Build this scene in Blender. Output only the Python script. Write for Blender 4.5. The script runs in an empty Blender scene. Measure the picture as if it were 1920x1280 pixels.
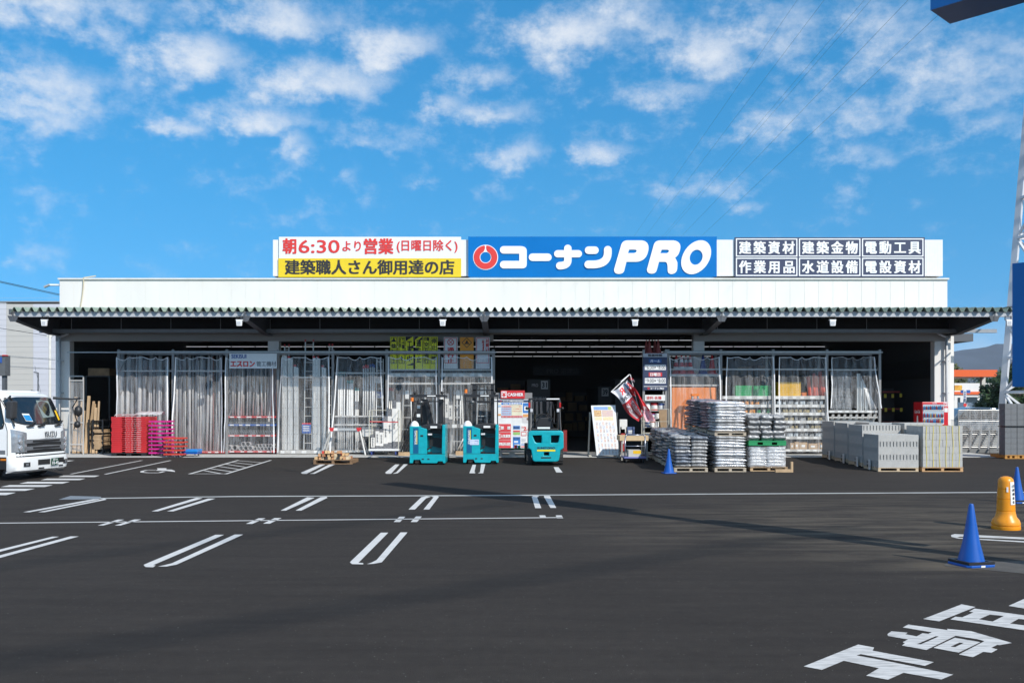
import bpy, bmesh, math, random
from mathutils import Vector, Matrix, noise
random.seed(7)
R = math.radians
SC = bpy.context.scene
COL = SC.collection

# ---------------------------------------------------------------- camera
F, CX, HY, CZ = 1750.0, 960.0, 757.0, 2.0        # focal length, principal column, horizon row (1920x1280 photo), eye height
cam = bpy.data.cameras.new('camera'); camo = bpy.data.objects.new('camera', cam); COL.objects.link(camo)
cam.sensor_width = 36; cam.lens = F / 1920 * 36
cam.shift_y = (HY - 640) / 1920
cam.clip_start = 0.1; cam.clip_end = 9000
camo.location = (0, 0, CZ); camo.rotation_euler = (R(90), 0, 0)
SC.camera = camo

# ---------------------------------------------------------------- light and sky
SUN_EL = R(36.5); SUN_H = Vector((0.62, -0.785, 0)).normalized()
sl = bpy.data.lights.new('sun', 'SUN'); sl.energy = 4.5; sl.angle = R(0.5); sl.color = (1.0, 0.955, 0.89)
so = bpy.data.objects.new('sun', sl); COL.objects.link(so)
tosun = Vector((SUN_H.x * math.cos(SUN_EL), SUN_H.y * math.cos(SUN_EL), math.sin(SUN_EL)))
so.rotation_euler = tosun.to_track_quat('Z', 'Y').to_euler(); so.location = (20, -20, 30)
SC.view_settings.view_transform = 'Standard'; SC.view_settings.look = 'None'
SC.view_settings.gamma = 1; SC.view_settings.exposure = 0.06

W = bpy.data.worlds.new('World'); SC.world = W; W.use_nodes = True
nt = W.node_tree; nt.nodes.clear()
def N(t, **kw):
    n = nt.nodes.new(t)
    for k, v in kw.items(): setattr(n, k, v)
    return n
def M(op, a, b=None, c=None, clamp=False):
    n = nt.nodes.new('ShaderNodeMath'); n.operation = op; n.use_clamp = clamp
    for i, v in enumerate((a, b, c)):
        if v is None: continue
        if isinstance(v, (int, float)): n.inputs[i].default_value = v
        else: nt.links.new(v, n.inputs[i])
    return n.outputs[0]
sky = N('ShaderNodeTexSky', sky_type='NISHITA', sun_disc=False)
sky.sun_elevation = SUN_EL; sky.sun_rotation = math.atan2(SUN_H.x, SUN_H.y)
sky.air_density = 1.0; sky.dust_density = 0.15; sky.ozone_density = 2.5; sky.altitude = 100
hs = N('ShaderNodeHueSaturation'); hs.inputs['Hue'].default_value = 0.50; hs.inputs['Saturation'].default_value = 1.36; hs.inputs['Value'].default_value = 1.0
nt.links.new(sky.outputs[0], hs.inputs['Color'])
gain = N('ShaderNodeMix', data_type='RGBA', blend_type='MULTIPLY'); gain.inputs[0].default_value = 1.0
nt.links.new(hs.outputs[0], gain.inputs[6]); gain.inputs[7].default_value = (1.50, 2.44, 2.10, 1)
tc = N('ShaderNodeTexCoord'); vm = N('ShaderNodeVectorMath', operation='MULTIPLY_ADD'); nt.links.new(tc.outputs['Generated'], vm.inputs[0]); vm.inputs[1].default_value = (1, 1, .75); vm.inputs[2].default_value = (0, 0, .30)
vn = N('ShaderNodeVectorMath', operation='NORMALIZE'); nt.links.new(vm.outputs[0], vn.inputs[0]); nt.links.new(vn.outputs[0], sky.inputs[0]); sep = N('ShaderNodeSeparateXYZ'); nt.links.new(tc.outputs['Generated'], sep.inputs[0])
dx, dy, dz = sep.outputs
AZ = M('ARCTAN2', dx, dy); EL = M('ARCSINE', dz)
# slow warp so that cloud edges are ragged
def wnoise(scale, detail, rough, sx, sz, off=0.0):
    cb = N('ShaderNodeCombineXYZ')
    nt.links.new(M('MULTIPLY', AZ, sx), cb.inputs[0]); nt.links.new(M('MULTIPLY', EL, sz), cb.inputs[1]); cb.inputs[2].default_value = off
    n = N('ShaderNodeTexNoise'); n.inputs['Scale'].default_value = scale; n.inputs['Detail'].default_value = detail; n.inputs['Roughness'].default_value = rough
    nt.links.new(cb.outputs[0], n.inputs['Vector']); return n.outputs[0]
n1 = wnoise(16, 10, 0.58, 1.0, 1.5, 5.3)
n2 = wnoise(34, 10, 0.66, 1.0, 1.4, 4.1)
n3 = wnoise(3.2, 4, 0.5, 1.0, 2.2, 7.7)
AZw = M('ADD', AZ, M('MULTIPLY', M('SUBTRACT', n2, 0.5), 0.05)); ELw = M('ADD', EL, M('MULTIPLY', M('SUBTRACT', n1, 0.5), 0.05))
BL = [(90,10,200,42,.95),(520,38,140,48,.75),(355,105,115,38,1.1),(80,160,140,42,.85),(60,208,120,26,.5),(725,88,120,36,1.0),(600,160,150,40,1.0),
 (330,232,65,18,.75),(490,228,120,34,.85),(545,265,45,18,.7),(830,195,50,24,.6),(930,215,90,28,.6),(965,290,85,32,.65),(1080,68,140,50,.95),(905,140,90,22,.4),
 (1180,35,120,46,.7),(1320,90,110,44,.6),(1440,50,120,60,.6),(1250,180,130,28,.45),(1120,285,95,22,.55),(1340,345,140,26,.42),(1400,388,80,18,.34),(1450,225,140,32,.45),
 (1600,230,130,28,.42),(1640,70,120,58,.6),(1800,110,130,58,.5),(1750,180,210,36,.42),(1600,290,90,22,.35),(50,475,90,26,.34),(810,345,40,14,.3),(650,330,50,34,.28),(720,270,110,22,.3),(1860,235,80,26,.35),
 (-420,60,260,60,.8),(2300,150,260,70,.7),(900,-320,400,120,.8),(-900,150,300,70,.7),(2900,200,300,80,.7)]
acc = None
for px, py, rx, ry, s in BL:
    a0 = math.atan((px - CX) / F); e0 = math.atan((HY - py) / F * math.cos(a0))
    qa = M('MULTIPLY', M('SUBTRACT', AZw, a0), F / rx * 1.15); qe = M('MULTIPLY', M('SUBTRACT', ELw, e0), F / ry * 1.05)
    g = M('MULTIPLY', M('EXPONENT', M('MULTIPLY', M('ADD', M('MULTIPLY', qa, qa), M('MULTIPLY', qe, qe)), -0.9)), .95 * s ** .6)
    acc = g if acc is None else M('SMOOTH_MAX', acc, g, 0.18)
midb = N('ShaderNodeMapRange', interpolation_type='SMOOTHSTEP'); nt.links.new(EL, midb.inputs[0]); midb.inputs[1].default_value = .16; midb.inputs[2].default_value = .34; midb.inputs[4].default_value = .10
acc = M('ADD', acc, midb.outputs[0])
dens = M('ADD', M('MULTIPLY', acc, 1.0), M('MULTIPLY', M('SUBTRACT', n1, 0.5), 1.3))
dens = M('ADD', dens, M('MULTIPLY', M('SUBTRACT', n2, 0.5), 1.35))
mr = N('ShaderNodeMapRange', interpolation_type='SMOOTHSTEP'); nt.links.new(dens, mr.inputs[0])
mr.inputs[1].default_value = 0.16; mr.inputs[2].default_value = 1.34; mr.inputs[3].default_value = 0; mr.inputs[4].default_value = 0.90
up = N('ShaderNodeMapRange'); nt.links.new(EL, up.inputs[0]); up.inputs[1].default_value = 0.015; up.inputs[2].default_value = 0.12
cov = M('MULTIPLY', mr.outputs[0], up.outputs[0])
# unseen broken clouds added beside, above and behind the viewpoint to whiten sky light
oth = N('ShaderNodeMapRange', interpolation_type='SMOOTHSTEP'); nt.links.new(M('MAXIMUM', M('ABSOLUTE', AZ), M('MULTIPLY', EL, 1.1)), oth.inputs[0]); oth.inputs[1].default_value = .72; oth.inputs[2].default_value = .95
nb = N('ShaderNodeTexNoise'); nb.inputs['Scale'].default_value = 3.5; nb.inputs['Detail'].default_value = 8; nt.links.new(tc.outputs['Generated'], nb.inputs['Vector'])
cb2 = N('ShaderNodeMapRange', interpolation_type='SMOOTHSTEP'); nt.links.new(nb.outputs[0], cb2.inputs[0]); cb2.inputs[1].default_value = .40; cb2.inputs[2].default_value = .62; cb2.inputs[4].default_value = .85
cov = M('MAXIMUM', cov, M('MULTIPLY', oth.outputs[0], cb2.outputs[0]))
# low pale bank above the hills
low = N('ShaderNodeMapRange', interpolation_type='SMOOTHSTEP'); nt.links.new(M('ADD', EL, M('MULTIPLY', M('SUBTRACT', n1, .5), .08)), low.inputs[0])
low.inputs[1].default_value = 0.10; low.inputs[2].default_value = 0.02; low.inputs[3].default_value = 0.0; low.inputs[4].default_value = 0.38
cov = M('MAXIMUM', cov, low.outputs[0])
mixc = N('ShaderNodeMix', data_type='RGBA'); nt.links.new(cov, mixc.inputs[0]); nt.links.new(gain.outputs[2], mixc.inputs[6])
mixc.inputs[7].default_value = (8.2, 8.6, 9.2, 1)
bg = N('ShaderNodeBackground'); nt.links.new(mixc.outputs[2], bg.inputs[0]); bg.inputs[1].default_value = 0.10
ow = N('ShaderNodeOutputWorld'); nt.links.new(bg.outputs[0], ow.inputs[0])

# ---------------------------------------------------------------- placing helpers
Y_A, Y_B, SL = 26.7, 32.47, 0.025                 # the lot is level, then climbs gently to the shop's apron
ZB = (Y_B - Y_A) * SL
def gz(Y): return 0.0 if Y < Y_A else min(ZB, (Y - Y_A) * SL)
def G(px, py):
    k = (py - HY) / F
    Y = CZ / k
    if Y > Y_A: Y = (CZ + SL * Y_A) / (k + SL)
    if Y > Y_B: Y = (CZ - ZB) / k
    return Vector(((px - CX) / F * Y, Y, gz(Y)))
def Xp(px, Y): return (px - CX) / F * Y
def Zp(py, Y): return CZ + (HY - py) / F * Y

# ---------------------------------------------------------------- materials
MATS = {}
def mat(name, col, rough=0.6, metal=0.0, var=0.12, scale=6.0, bump=0.0, bscale=60.0, stretch=(1, 1, 1), spec=0.5, emit=0.0, coat=0.0, dirt=None):
    if name in MATS: return MATS[name]
    m = bpy.data.materials.new(name); m.use_nodes = True; t = m.node_tree; b = t.nodes['Principled BSDF']
    c = (*col, 1)
    b.inputs['Roughness'].default_value = rough; b.inputs['Metallic'].default_value = metal
    b.inputs['Specular IOR Level'].default_value = spec; b.inputs['Coat Weight'].default_value = coat
    tcn = t.nodes.new('ShaderNodeTexCoord'); mp = t.nodes.new('ShaderNodeMapping'); mp.inputs['Scale'].default_value = stretch
    t.links.new(tcn.outputs['Object'], mp.inputs[0])
    n = t.nodes.new('ShaderNodeTexNoise'); n.inputs['Scale'].default_value = scale; n.inputs['Detail'].default_value = 6
    n.inputs['Roughness'].default_value = 0.6; t.links.new(mp.outputs[0], n.inputs['Vector'])
    r = t.nodes.new('ShaderNodeValToRGB'); r.color_ramp.elements[0].position = 0.28; r.color_ramp.elements[1].position = 0.72
    d = dirt or tuple(x * (1 - var) for x in col)
    r.color_ramp.elements[0].color = (*d, 1); r.color_ramp.elements[1].color = (*[min(1, x * (1 + var * 0.6)) for x in col], 1)
    t.links.new(n.outputs[0], r.inputs[0]); t.links.new(r.outputs[0], b.inputs['Base Color'])
    if bump:
        n2 = t.nodes.new('ShaderNodeTexNoise'); n2.inputs['Scale'].default_value = bscale; n2.inputs['Detail'].default_value = 4
        t.links.new(mp.outputs[0], n2.inputs['Vector'])
        bp = t.nodes.new('ShaderNodeBump'); bp.inputs['Strength'].default_value = bump; bp.inputs['Distance'].default_value = 0.02
        t.links.new(n2.outputs[0], bp.inputs['Height']); t.links.new(bp.outputs[0], b.inputs['Normal'])
    if emit:
        b.inputs['Emission Color'].default_value = c; b.inputs['Emission Strength'].default_value = emit
    MATS[name] = m; return m
def paint_mat(name='road_paint', p0=.60, p1=.80):
    m = mat(name, (.60, .585, .56), .7, var=.1, scale=3)
    t = m.node_tree; b = t.nodes['Principled BSDF']
    tcn = [n for n in t.nodes if n.type == 'TEX_COORD'][0]; ramp = [n for n in t.nodes if n.type == 'VALTORGB'][0]
    mp = t.nodes.new('ShaderNodeMapping'); mp.inputs['Scale'].default_value = (5, 42, 1); t.links.new(tcn.outputs['Object'], mp.inputs[0])
    n = t.nodes.new('ShaderNodeTexNoise'); n.inputs['Scale'].default_value = 1; n.inputs['Detail'].default_value = 5; t.links.new(mp.outputs[0], n.inputs[0])
    r = t.nodes.new('ShaderNodeValToRGB'); r.color_ramp.elements[0].position = p0; r.color_ramp.elements[1].position = p1
    n4 = t.nodes.new('ShaderNodeTexNoise'); n4.inputs['Scale'].default_value = .8; t.links.new(tcn.outputs['Object'], n4.inputs[0])
    r.color_ramp.elements[0].color = (0, 0, 0, 1); r.color_ramp.elements[1].color = (.75, .75, .75, 1); t.links.new(n.outputs[0], r.inputs[0])
    mx = t.nodes.new('ShaderNodeMix'); mx.data_type = 'RGBA'; t.links.new(r.outputs[0], mx.inputs[0]); t.links.new(ramp.outputs[0], mx.inputs[6]); mx.inputs[7].default_value = (.16, .155, .15, 1)
    t.links.new(mx.outputs[2], b.inputs['Base Color'])
    return m
def asphalt_mat():
    m = bpy.data.materials.new('asphalt'); m.use_nodes = True; t = m.node_tree; b = t.nodes['Principled BSDF']
    tcn = t.nodes.new('ShaderNodeTexCoord')
    def nz(scale, sx=(1, 1, 1), det=6, rg=.6):
        mp = t.nodes.new('ShaderNodeMapping'); mp.inputs['Scale'].default_value = sx; t.links.new(tcn.outputs['Object'], mp.inputs[0])
        n = t.nodes.new('ShaderNodeTexNoise'); n.inputs['Scale'].default_value = scale; n.inputs['Detail'].default_value = det; n.inputs['Roughness'].default_value = rg
        t.links.new(mp.outputs[0], n.inputs[0]); return n.outputs[0]
    def ramp(src, p0, c0, p1, c1):
        r = t.nodes.new('ShaderNodeValToRGB'); r.color_ramp.elements[0].position = p0; r.color_ramp.elements[1].position = p1
        r.color_ramp.elements[0].color = (*c0, 1); r.color_ramp.elements[1].color = (*c1, 1); t.links.new(src, r.inputs[0]); return r.outputs[0]
    def mix(f, a, bb, bt='MIX'):
        x = t.nodes.new('ShaderNodeMix'); x.data_type = 'RGBA'; x.blend_type = bt
        for i, v in ((0, f), (6, a), (7, bb)):
            if isinstance(v, (int, float)): x.inputs[i].default_value = v
            elif isinstance(v, tuple): x.inputs[i].default_value = (*v, 1)
            else: t.links.new(v, x.inputs[i])
        return x.outputs[2]
    c = ramp(nz(.22), .3, (.0335, .029, .026), .72, (.046, .040, .036))
    c = mix(.45, c, ramp(nz(1.3, (.3, 2.4, 1), 9, .7), .3, (.026, .023, .021), .75, (.060, .053, .047)), 'MIX')
    c = mix(.5, c, ramp(nz(7, det=8, rg=.75), .3, (.72, .72, .72), .75, (1.3, 1.28, 1.25)), 'MULTIPLY')
    c = mix(.6, c, ramp(nz(160, det=2), .25, (.45, .45, .45), .8, (1.5, 1.5, 1.5)), 'MULTIPLY')
    # pale grit lying on the asphalt
    sp = ramp(nz(38, det=2), .70, (0, 0, 0), .735, (1, 1, 1))
    c = mix(sp, c, (.20, .19, .175))
    # sand dragged in at the entrance on the right
    def blob(x, y, rx, ry):
        s = t.nodes.new('ShaderNodeMapping'); s.inputs['Location'].default_value = (-x / rx, -y / ry, 0); s.inputs['Scale'].default_value = (1 / rx, 1 / ry, 0)
        t.links.new(tcn.outputs['Object'], s.inputs[0]); g = t.nodes.new('ShaderNodeTexGradient'); g.gradient_type = 'SPHERICAL'; t.links.new(s.outputs[0], g.inputs[0]); return g.outputs[1]
    def mul(a, bb, op='MULTIPLY'):
        n = t.nodes.new('ShaderNodeMath'); n.operation = op; n.use_clamp = True
        for i, v in enumerate((a, bb)):
            if isinstance(v, (int, float)): n.inputs[i].default_value = v
            else: t.links.new(v, n.inputs[i])
        return n.outputs[0]
    bl = mul(mul(blob(6.2, 12.2, 2.6, 2.0), blob(8.0, 16, 6.5, 6.5), 'ADD'), mul(blob(4.0, 15, 5.0, 4.0), .7), 'ADD')
    st = ramp(nz(.9, (.5, 2.6, 1), 8, .7), .42, (0, 0, 0), .75, (1, 1, 1))
    c = mix(mul(mul(bl, st), .75), c, (.17, .145, .11))
    c = mix(mul(blob(5.6, 11.6, .9, .5), .55), c, (.16, .135, .10))
    t.links.new(c, b.inputs['Base Color'])
    b.inputs['Roughness'].default_value = .92; b.inputs['Specular IOR Level'].default_value = .12
    bp = t.nodes.new('ShaderNodeBump'); bp.inputs['Strength'].default_value = .5; bp.inputs['Distance'].default_value = .012
    t.links.new(nz(120, det=3), bp.inputs['Height']); t.links.new(bp.outputs[0], b.inputs['Normal'])
    return m
def film_mat(name, lo, hi, tint=(.95, .96, .98), rough=.18, sc=(16, 16, 1.1), p=(.40, .72)):
    m = bpy.data.materials.new(name); m.use_nodes = True; t = m.node_tree; t.nodes.clear()
    o = t.nodes.new('ShaderNodeOutputMaterial'); mx = t.nodes.new('ShaderNodeMixShader'); tr = t.nodes.new('ShaderNodeBsdfTransparent'); b = t.nodes.new('ShaderNodeBsdfPrincipled')
    tr.inputs[0].default_value = (.955, .95, .94, 1)
    b.inputs['Base Color'].default_value = (*tint, 1); b.inputs['Roughness'].default_value = rough; b.inputs['Specular IOR Level'].default_value = .9
    tcn = t.nodes.new('ShaderNodeTexCoord'); mp = t.nodes.new('ShaderNodeMapping'); mp.inputs['Scale'].default_value = sc
    t.links.new(tcn.outputs['Object'], mp.inputs[0]); n = t.nodes.new('ShaderNodeTexNoise'); n.inputs['Scale'].default_value = 1; n.inputs['Detail'].default_value = 7; n.inputs['Roughness'].default_value = .62
    n.inputs['Distortion'].default_value = .6
    t.links.new(mp.outputs[0], n.inputs[0]); mr = t.nodes.new('ShaderNodeMapRange'); t.links.new(n.outputs[0], mr.inputs[0])
    mr.inputs[1].default_value = p[0]; mr.inputs[2].default_value = p[1]; mr.inputs[3].default_value = lo; mr.inputs[4].default_value = hi
    bp = t.nodes.new('ShaderNodeBump'); bp.inputs['Strength'].default_value = .5; bp.inputs['Distance'].default_value = .05; t.links.new(n.outputs[0], bp.inputs['Height']); t.links.new(bp.outputs[0], b.inputs['Normal'])
    lw = t.nodes.new('ShaderNodeLayerWeight'); lw.inputs[0].default_value = .25
    ad = t.nodes.new('ShaderNodeMath'); ad.operation = 'MULTIPLY_ADD'; ad.use_clamp = True; t.links.new(lw.outputs['Facing'], ad.inputs[0]); ad.inputs[1].default_value = .13; t.links.new(mr.outputs[0], ad.inputs[2])
    t.links.new(ad.outputs[0], mx.inputs[0]); t.links.new(tr.outputs[0], mx.inputs[1]); t.links.new(b.outputs[0], mx.inputs[2]); t.links.new(mx.outputs[0], o.inputs[0])
    MATS[name] = m; return m

# ---------------------------------------------------------------- mesh building
class B:
    def __init__(s): s.v = []; s.f = []
    def add(s, vs, fs):
        k = len(s.v); s.v += [tuple(p) for p in vs]; s.f += [tuple(i + k for i in f) for f in fs]; return s
    def box(s, x0, x1, y0, y1, z0, z1):
        return s.add([(x0, y0, z0), (x1, y0, z0), (x1, y1, z0), (x0, y1, z0), (x0, y0, z1), (x1, y0, z1), (x1, y1, z1), (x0, y1, z1)],
                     [(0, 3, 2, 1), (4, 5, 6, 7), (0, 1, 5, 4), (1, 2, 6, 5), (2, 3, 7, 6), (3, 0, 4, 7)])
    def quad(s, a, b, c, d): return s.add([a, b, c, d], [(0, 1, 2, 3)])
    def tube(s, a, b, r, n=8, r2=None, cap=True):
        a = Vector(a); b = Vector(b); d = (b - a).normalized(); u = d.orthogonal().normalized(); w = d.cross(u); r2 = r if r2 is None else r2
        vs = [a + (u * math.cos(t) + w * math.sin(t)) * r for t in [2 * math.pi * i / n for i in range(n)]] + [b + (u * math.cos(t) + w * math.sin(t)) * r2 for t in [2 * math.pi * i / n for i in range(n)]]
        fs = [(i, (i + 1) % n, n + (i + 1) % n, n + i) for i in range(n)]
        if cap: fs += [tuple(range(n - 1, -1, -1)), tuple(range(n, 2 * n))]
        return s.add(vs, fs)
    def path(s, pts, r, n=6):
        for a, b in zip(pts, pts[1:]): s.tube(a, b, r, n)
        return s
    def bar(s, a, b, w, h):                         # rectangular bar between two points, w along the horizontal normal
        a = Vector(a); b = Vector(b); d = (b - a).normalized(); u = d.cross(Vector((0, 0, 1)))
        u = Vector((1, 0, 0)) if u.length < 1e-4 else u.normalized(); w2 = u.cross(d).normalized()
        c = [u * w / 2 + w2 * h / 2, -u * w / 2 + w2 * h / 2, -u * w / 2 - w2 * h / 2, u * w / 2 - w2 * h / 2]
        return s.add([a + q for q in c] + [b + q for q in c], [(0, 1, 2, 3), (7, 6, 5, 4), (0, 4, 5, 1), (1, 5, 6, 2), (2, 6, 7, 3), (3, 7, 4, 0)])
    def lathe(s, prof, c=(0, 0, 0), n=24):
        k = len(s.v); c = Vector(c)
        for r, z in prof:
            for i in range(n):
                t = 2 * math.pi * i / n; s.v.append((c.x + r * math.cos(t), c.y + r * math.sin(t), c.z + z))
        for j in range(len(prof) - 1):
            for i in range(n):
                a = k + j * n + i; b = k + j * n + (i + 1) % n; s.f.append((a, b, b + n, a + n))
        s.f.append(tuple(k + i for i in range(n - 1, -1, -1))); s.f.append(tuple(k + (len(prof) - 1) * n + i for i in range(n))); return s
    def prism(s, poly, lo, hi, ax='y'):             # polygon in the two other axes, extruded along ax
        n = len(poly)
        def P(p, t): return {'y': (p[0], t, p[1]), 'x': (t, p[0], p[1]), 'z': (p[0], p[1], t)}[ax]
        return s.add([P(p, lo) for p in poly] + [P(p, hi) for p in poly],
                     [tuple(range(n)), tuple(range(2 * n - 1, n - 1, -1))] + [(i, n + i, n + (i + 1) % n, (i + 1) % n) for i in range(n)])
    def text(s, body, u0, u1, v0, v1, Y=0, bold=0.0, sp=1.0, fr=None):
        vs, fs = text_mesh(body, 0.0, sp)
        if not vs: return s
        sh = [(0, 0)] if not bold else [(0, 0), (bold, bold * .6), (-bold, bold * .6), (bold, -bold * .6), (-bold, -bold * .6)]
        kx = (u1 - u0) ; n0 = len(vs)
        a0 = min(p[0] for p in vs); a1 = max(p[0] for p in vs); b0 = min(p[1] for p in vs); b1 = max(p[1] for p in vs)
        ku = (u1 - u0) / max(1e-6, a1 - a0 + 2 * bold); kv = (v1 - v0) / max(1e-6, b1 - b0 + 1.2 * bold)
        for j, (du, dv) in enumerate(sh):            # bold lettering: thin layers, each a little proud of the last
            out = []
            for p in vs:
                u = u0 + (p[0] - a0 + bold + du) * ku; v = v0 + (p[1] - b0 + .6 * bold + dv) * kv; e = j * .0012
                out.append(fr[0] + fr[1] * u + fr[2] * v + fr[1].cross(fr[2]) * e if fr else (u, Y - e, v))
            s.add(out, fs)
        return s
    def shape(s, outer, holes=(), lo=0.0, hi=.02, bevel=0.0):   # filled outline in x-z, between y=lo and y=hi
        cu = bpy.data.curves.new('tmp', 'CURVE'); cu.dimensions = '2D'; cu.fill_mode = 'BOTH'
        for ring in [outer] + list(holes):
            sp_ = cu.splines.new('POLY'); sp_.points.add(len(ring) - 1); sp_.use_cyclic_u = True
            for q, p in zip(sp_.points, ring): q.co = (p[0], p[1], 0, 1)
        h = (hi - lo) / 2; cu.extrude = max(0, h - bevel); cu.bevel_depth = bevel; cu.bevel_resolution = 2; cu.offset = -bevel
        vs, fs = eval_curve(cu)
        return s.add([(p[0], lo + h - p[2], p[1]) for p in vs], fs)
    def build(s, name, m, parent=None, smooth=False, bevel=0.0, local=False):
        me = bpy.data.meshes.new(name); off = Vector((0, 0, 0))
        if not local:
            if parent is not None:
                off = parent.location.copy(); q = parent.parent
                while q is not None: off += q.location; q = q.parent
            else:
                xs = [p[0] for p in s.v]; ys = [p[1] for p in s.v]; zs = [p[2] for p in s.v]
                off = Vector(((min(xs) + max(xs)) / 2, (min(ys) + max(ys)) / 2, min(zs)))
        me.from_pydata([(p[0] - off.x, p[1] - off.y, p[2] - off.z) for p in s.v], [], s.f)
        bm = bmesh.new(); bm.from_mesh(me); bmesh.ops.recalc_face_normals(bm, faces=bm.faces); bm.to_mesh(me); bm.free()
        if smooth: me.polygons.foreach_set('use_smooth', [True] * len(me.polygons))
        me.materials.append(m)
        o = bpy.data.objects.new(name, me); COL.objects.link(o)
        if parent is not None: o.parent = parent
        elif not local: o.location = off
        if smooth == 'auto':
            me.set_sharp_from_angle(angle=R(40))
        if bevel:
            bv = o.modifiers.new('bevel', 'BEVEL'); bv.width = bevel; bv.segments = 2; bv.limit_method = 'ANGLE'; bv.angle_limit = R(50)
        return o
def eval_curve(cu):
    ob = bpy.data.objects.new('tmp', cu); COL.objects.link(ob); bpy.context.view_layer.update()
    me = bpy.data.meshes.new_from_object(ob.evaluated_get(bpy.context.evaluated_depsgraph_get()))
    vs = [tuple(v.co) for v in me.vertices]; fs = [tuple(p.vertices) for p in me.polygons]
    bpy.data.objects.remove(ob); bpy.data.meshes.remove(me)
    if isinstance(cu, bpy.types.Curve): bpy.data.curves.remove(cu)
    return vs, fs
TX = {}
def text_mesh(body, bold=0.0, sp=1.0):
    k = (body, bold, sp)
    if k not in TX:
        cu = bpy.data.curves.new('tmp', 'FONT'); cu.body = body; cu.size = 1; cu.resolution_u = 3; cu.space_character = sp; cu.align_x = 'CENTER'
        TX[k] = eval_curve(cu)
    return TX[k]
def tag(o, label, cat, group=None):
    o['label'] = label; o['category'] = cat
    if group: o['group'] = group
    return o
def thing(name, label, cat, loc, group=None, rz=0.0):
    o = bpy.data.objects.new(name, None); COL.objects.link(o); o.location = loc; o.rotation_euler = (0, 0, rz); o.empty_display_size = .2
    return tag(o, label, cat, group)
def stru(o): o['kind'] = 'structure'; return o
KIDS = {}
def copy_tree(o, loc=None, rz=None, label=None, parent=None, group=None):
    c = o.copy(); COL.objects.link(c)
    if parent is not None: c.parent = parent
    if loc is not None: c.location = loc
    if rz is not None: c.rotation_euler = (c.rotation_euler[0], c.rotation_euler[1], rz)
    if label: c['label'] = label
    if group: c['group'] = group
    for ch in list(o.children): copy_tree(ch, parent=c)
    return c
ORD = ['first', 'second', 'third', 'fourth', 'fifth', 'sixth', 'seventh', 'eighth', 'ninth', 'tenth', 'eleventh', 'twelfth', 'thirteenth', 'fourteenth', 'fifteenth', 'sixteenth', 'seventeenth', 'eighteenth', 'nineteenth', 'twentieth', 'twenty-first', 'twenty-second', 'twenty-third', 'twenty-fourth', 'twenty-fifth', 'twenty-sixth', 'twenty-seventh', 'twenty-eighth']
def topn(i): return 'topmost' if i == 0 else ORD[i] + ' from the top'
def leftn(i): return 'leftmost' if i == 0 else ORD[i] + ' from the left'

def pbox(b, x0, x1, y0, y1, Y, dY):               # box given by photo columns/rows at depth Y
    return b.box(Xp(x0, Y), Xp(x1, Y), Y, Y + dY, Zp(y1, Y), Zp(y0, Y))
# ---------------------------------------------------------------- ground
asph = asphalt_mat(); conc = mat('apron_concrete', (.50, .49, .465), .8, var=.14, scale=1.5, bump=.15, bscale=40)
g = B()
xs = [-3500, -60, 60, 3500]; ys = [-120, Y_A, Y_B, 60, 3600]
for j in range(4):
    for i in range(3):
        a = (xs[i], ys[j]); c = (xs[i + 1], ys[j + 1])
        g.add([(a[0], a[1], gz(a[1])), (c[0], a[1], gz(a[1])), (c[0], c[1], gz(c[1])), (a[0], c[1], gz(c[1]))], [(0, 1, 2, 3)])
# weld the strips so that the sheet is continuous
gnd = stru(g.build('ground', asph)); gnd_loc = gnd.location.copy()
for v in gnd.data.vertices: v.co += gnd_loc
gnd.location = (0, 0, 0)
FL = ZB + .016                                     # apron / shop floor level
ap = B(); ap.box(-17.6, 17.3, Y_B, 60.4, ZB - .25, FL); stru(ap.build('apron', conc))
aj = B()
for x in range(-17, 18, 3): aj.box(x + .3, x + .312, Y_B + .004, 34.2, FL, FL + .003)
stru(aj.build('apron_joints', mat('joint', (.2, .2, .19), .9)))

def flat(name, polys, m, lift=.005):               # paint: outlines given in photo pixels, laid on the lot
    b = B()
    for p in polys:
        q = [G(*c) + Vector((0, 0, lift)) for c in p]; b.add(q, [tuple(range(len(q)))])
    o = b.build(name, m); return stru(o)
PW = paint_mat(); PWW = paint_mat('worn_road_paint', .45, .70)
def stroke(pts, w):                                # a painted line of real width along ground points
    out = []
    for (a, c) in zip(pts, pts[1:]):
        d = (c - a); d.z = 0; d.normalize(); n = Vector((-d.y, d.x, 0)) * w / 2
        out.append([a + n, c + n, c - n, a - n])
    return out
bm_ = B()
def line(px, w=.1, lift=.005):
    pts = [G(*p) for p in px]
    for q in stroke(pts, w):
        bm_.add([p + Vector((0, 0, lift)) for p in q], [(0, 1, 2, 3)])
def pl(*p): bm_.add([G(*c) + Vector((0, 0, .005)) for c in p], [tuple(range(len(p)))])
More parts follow.
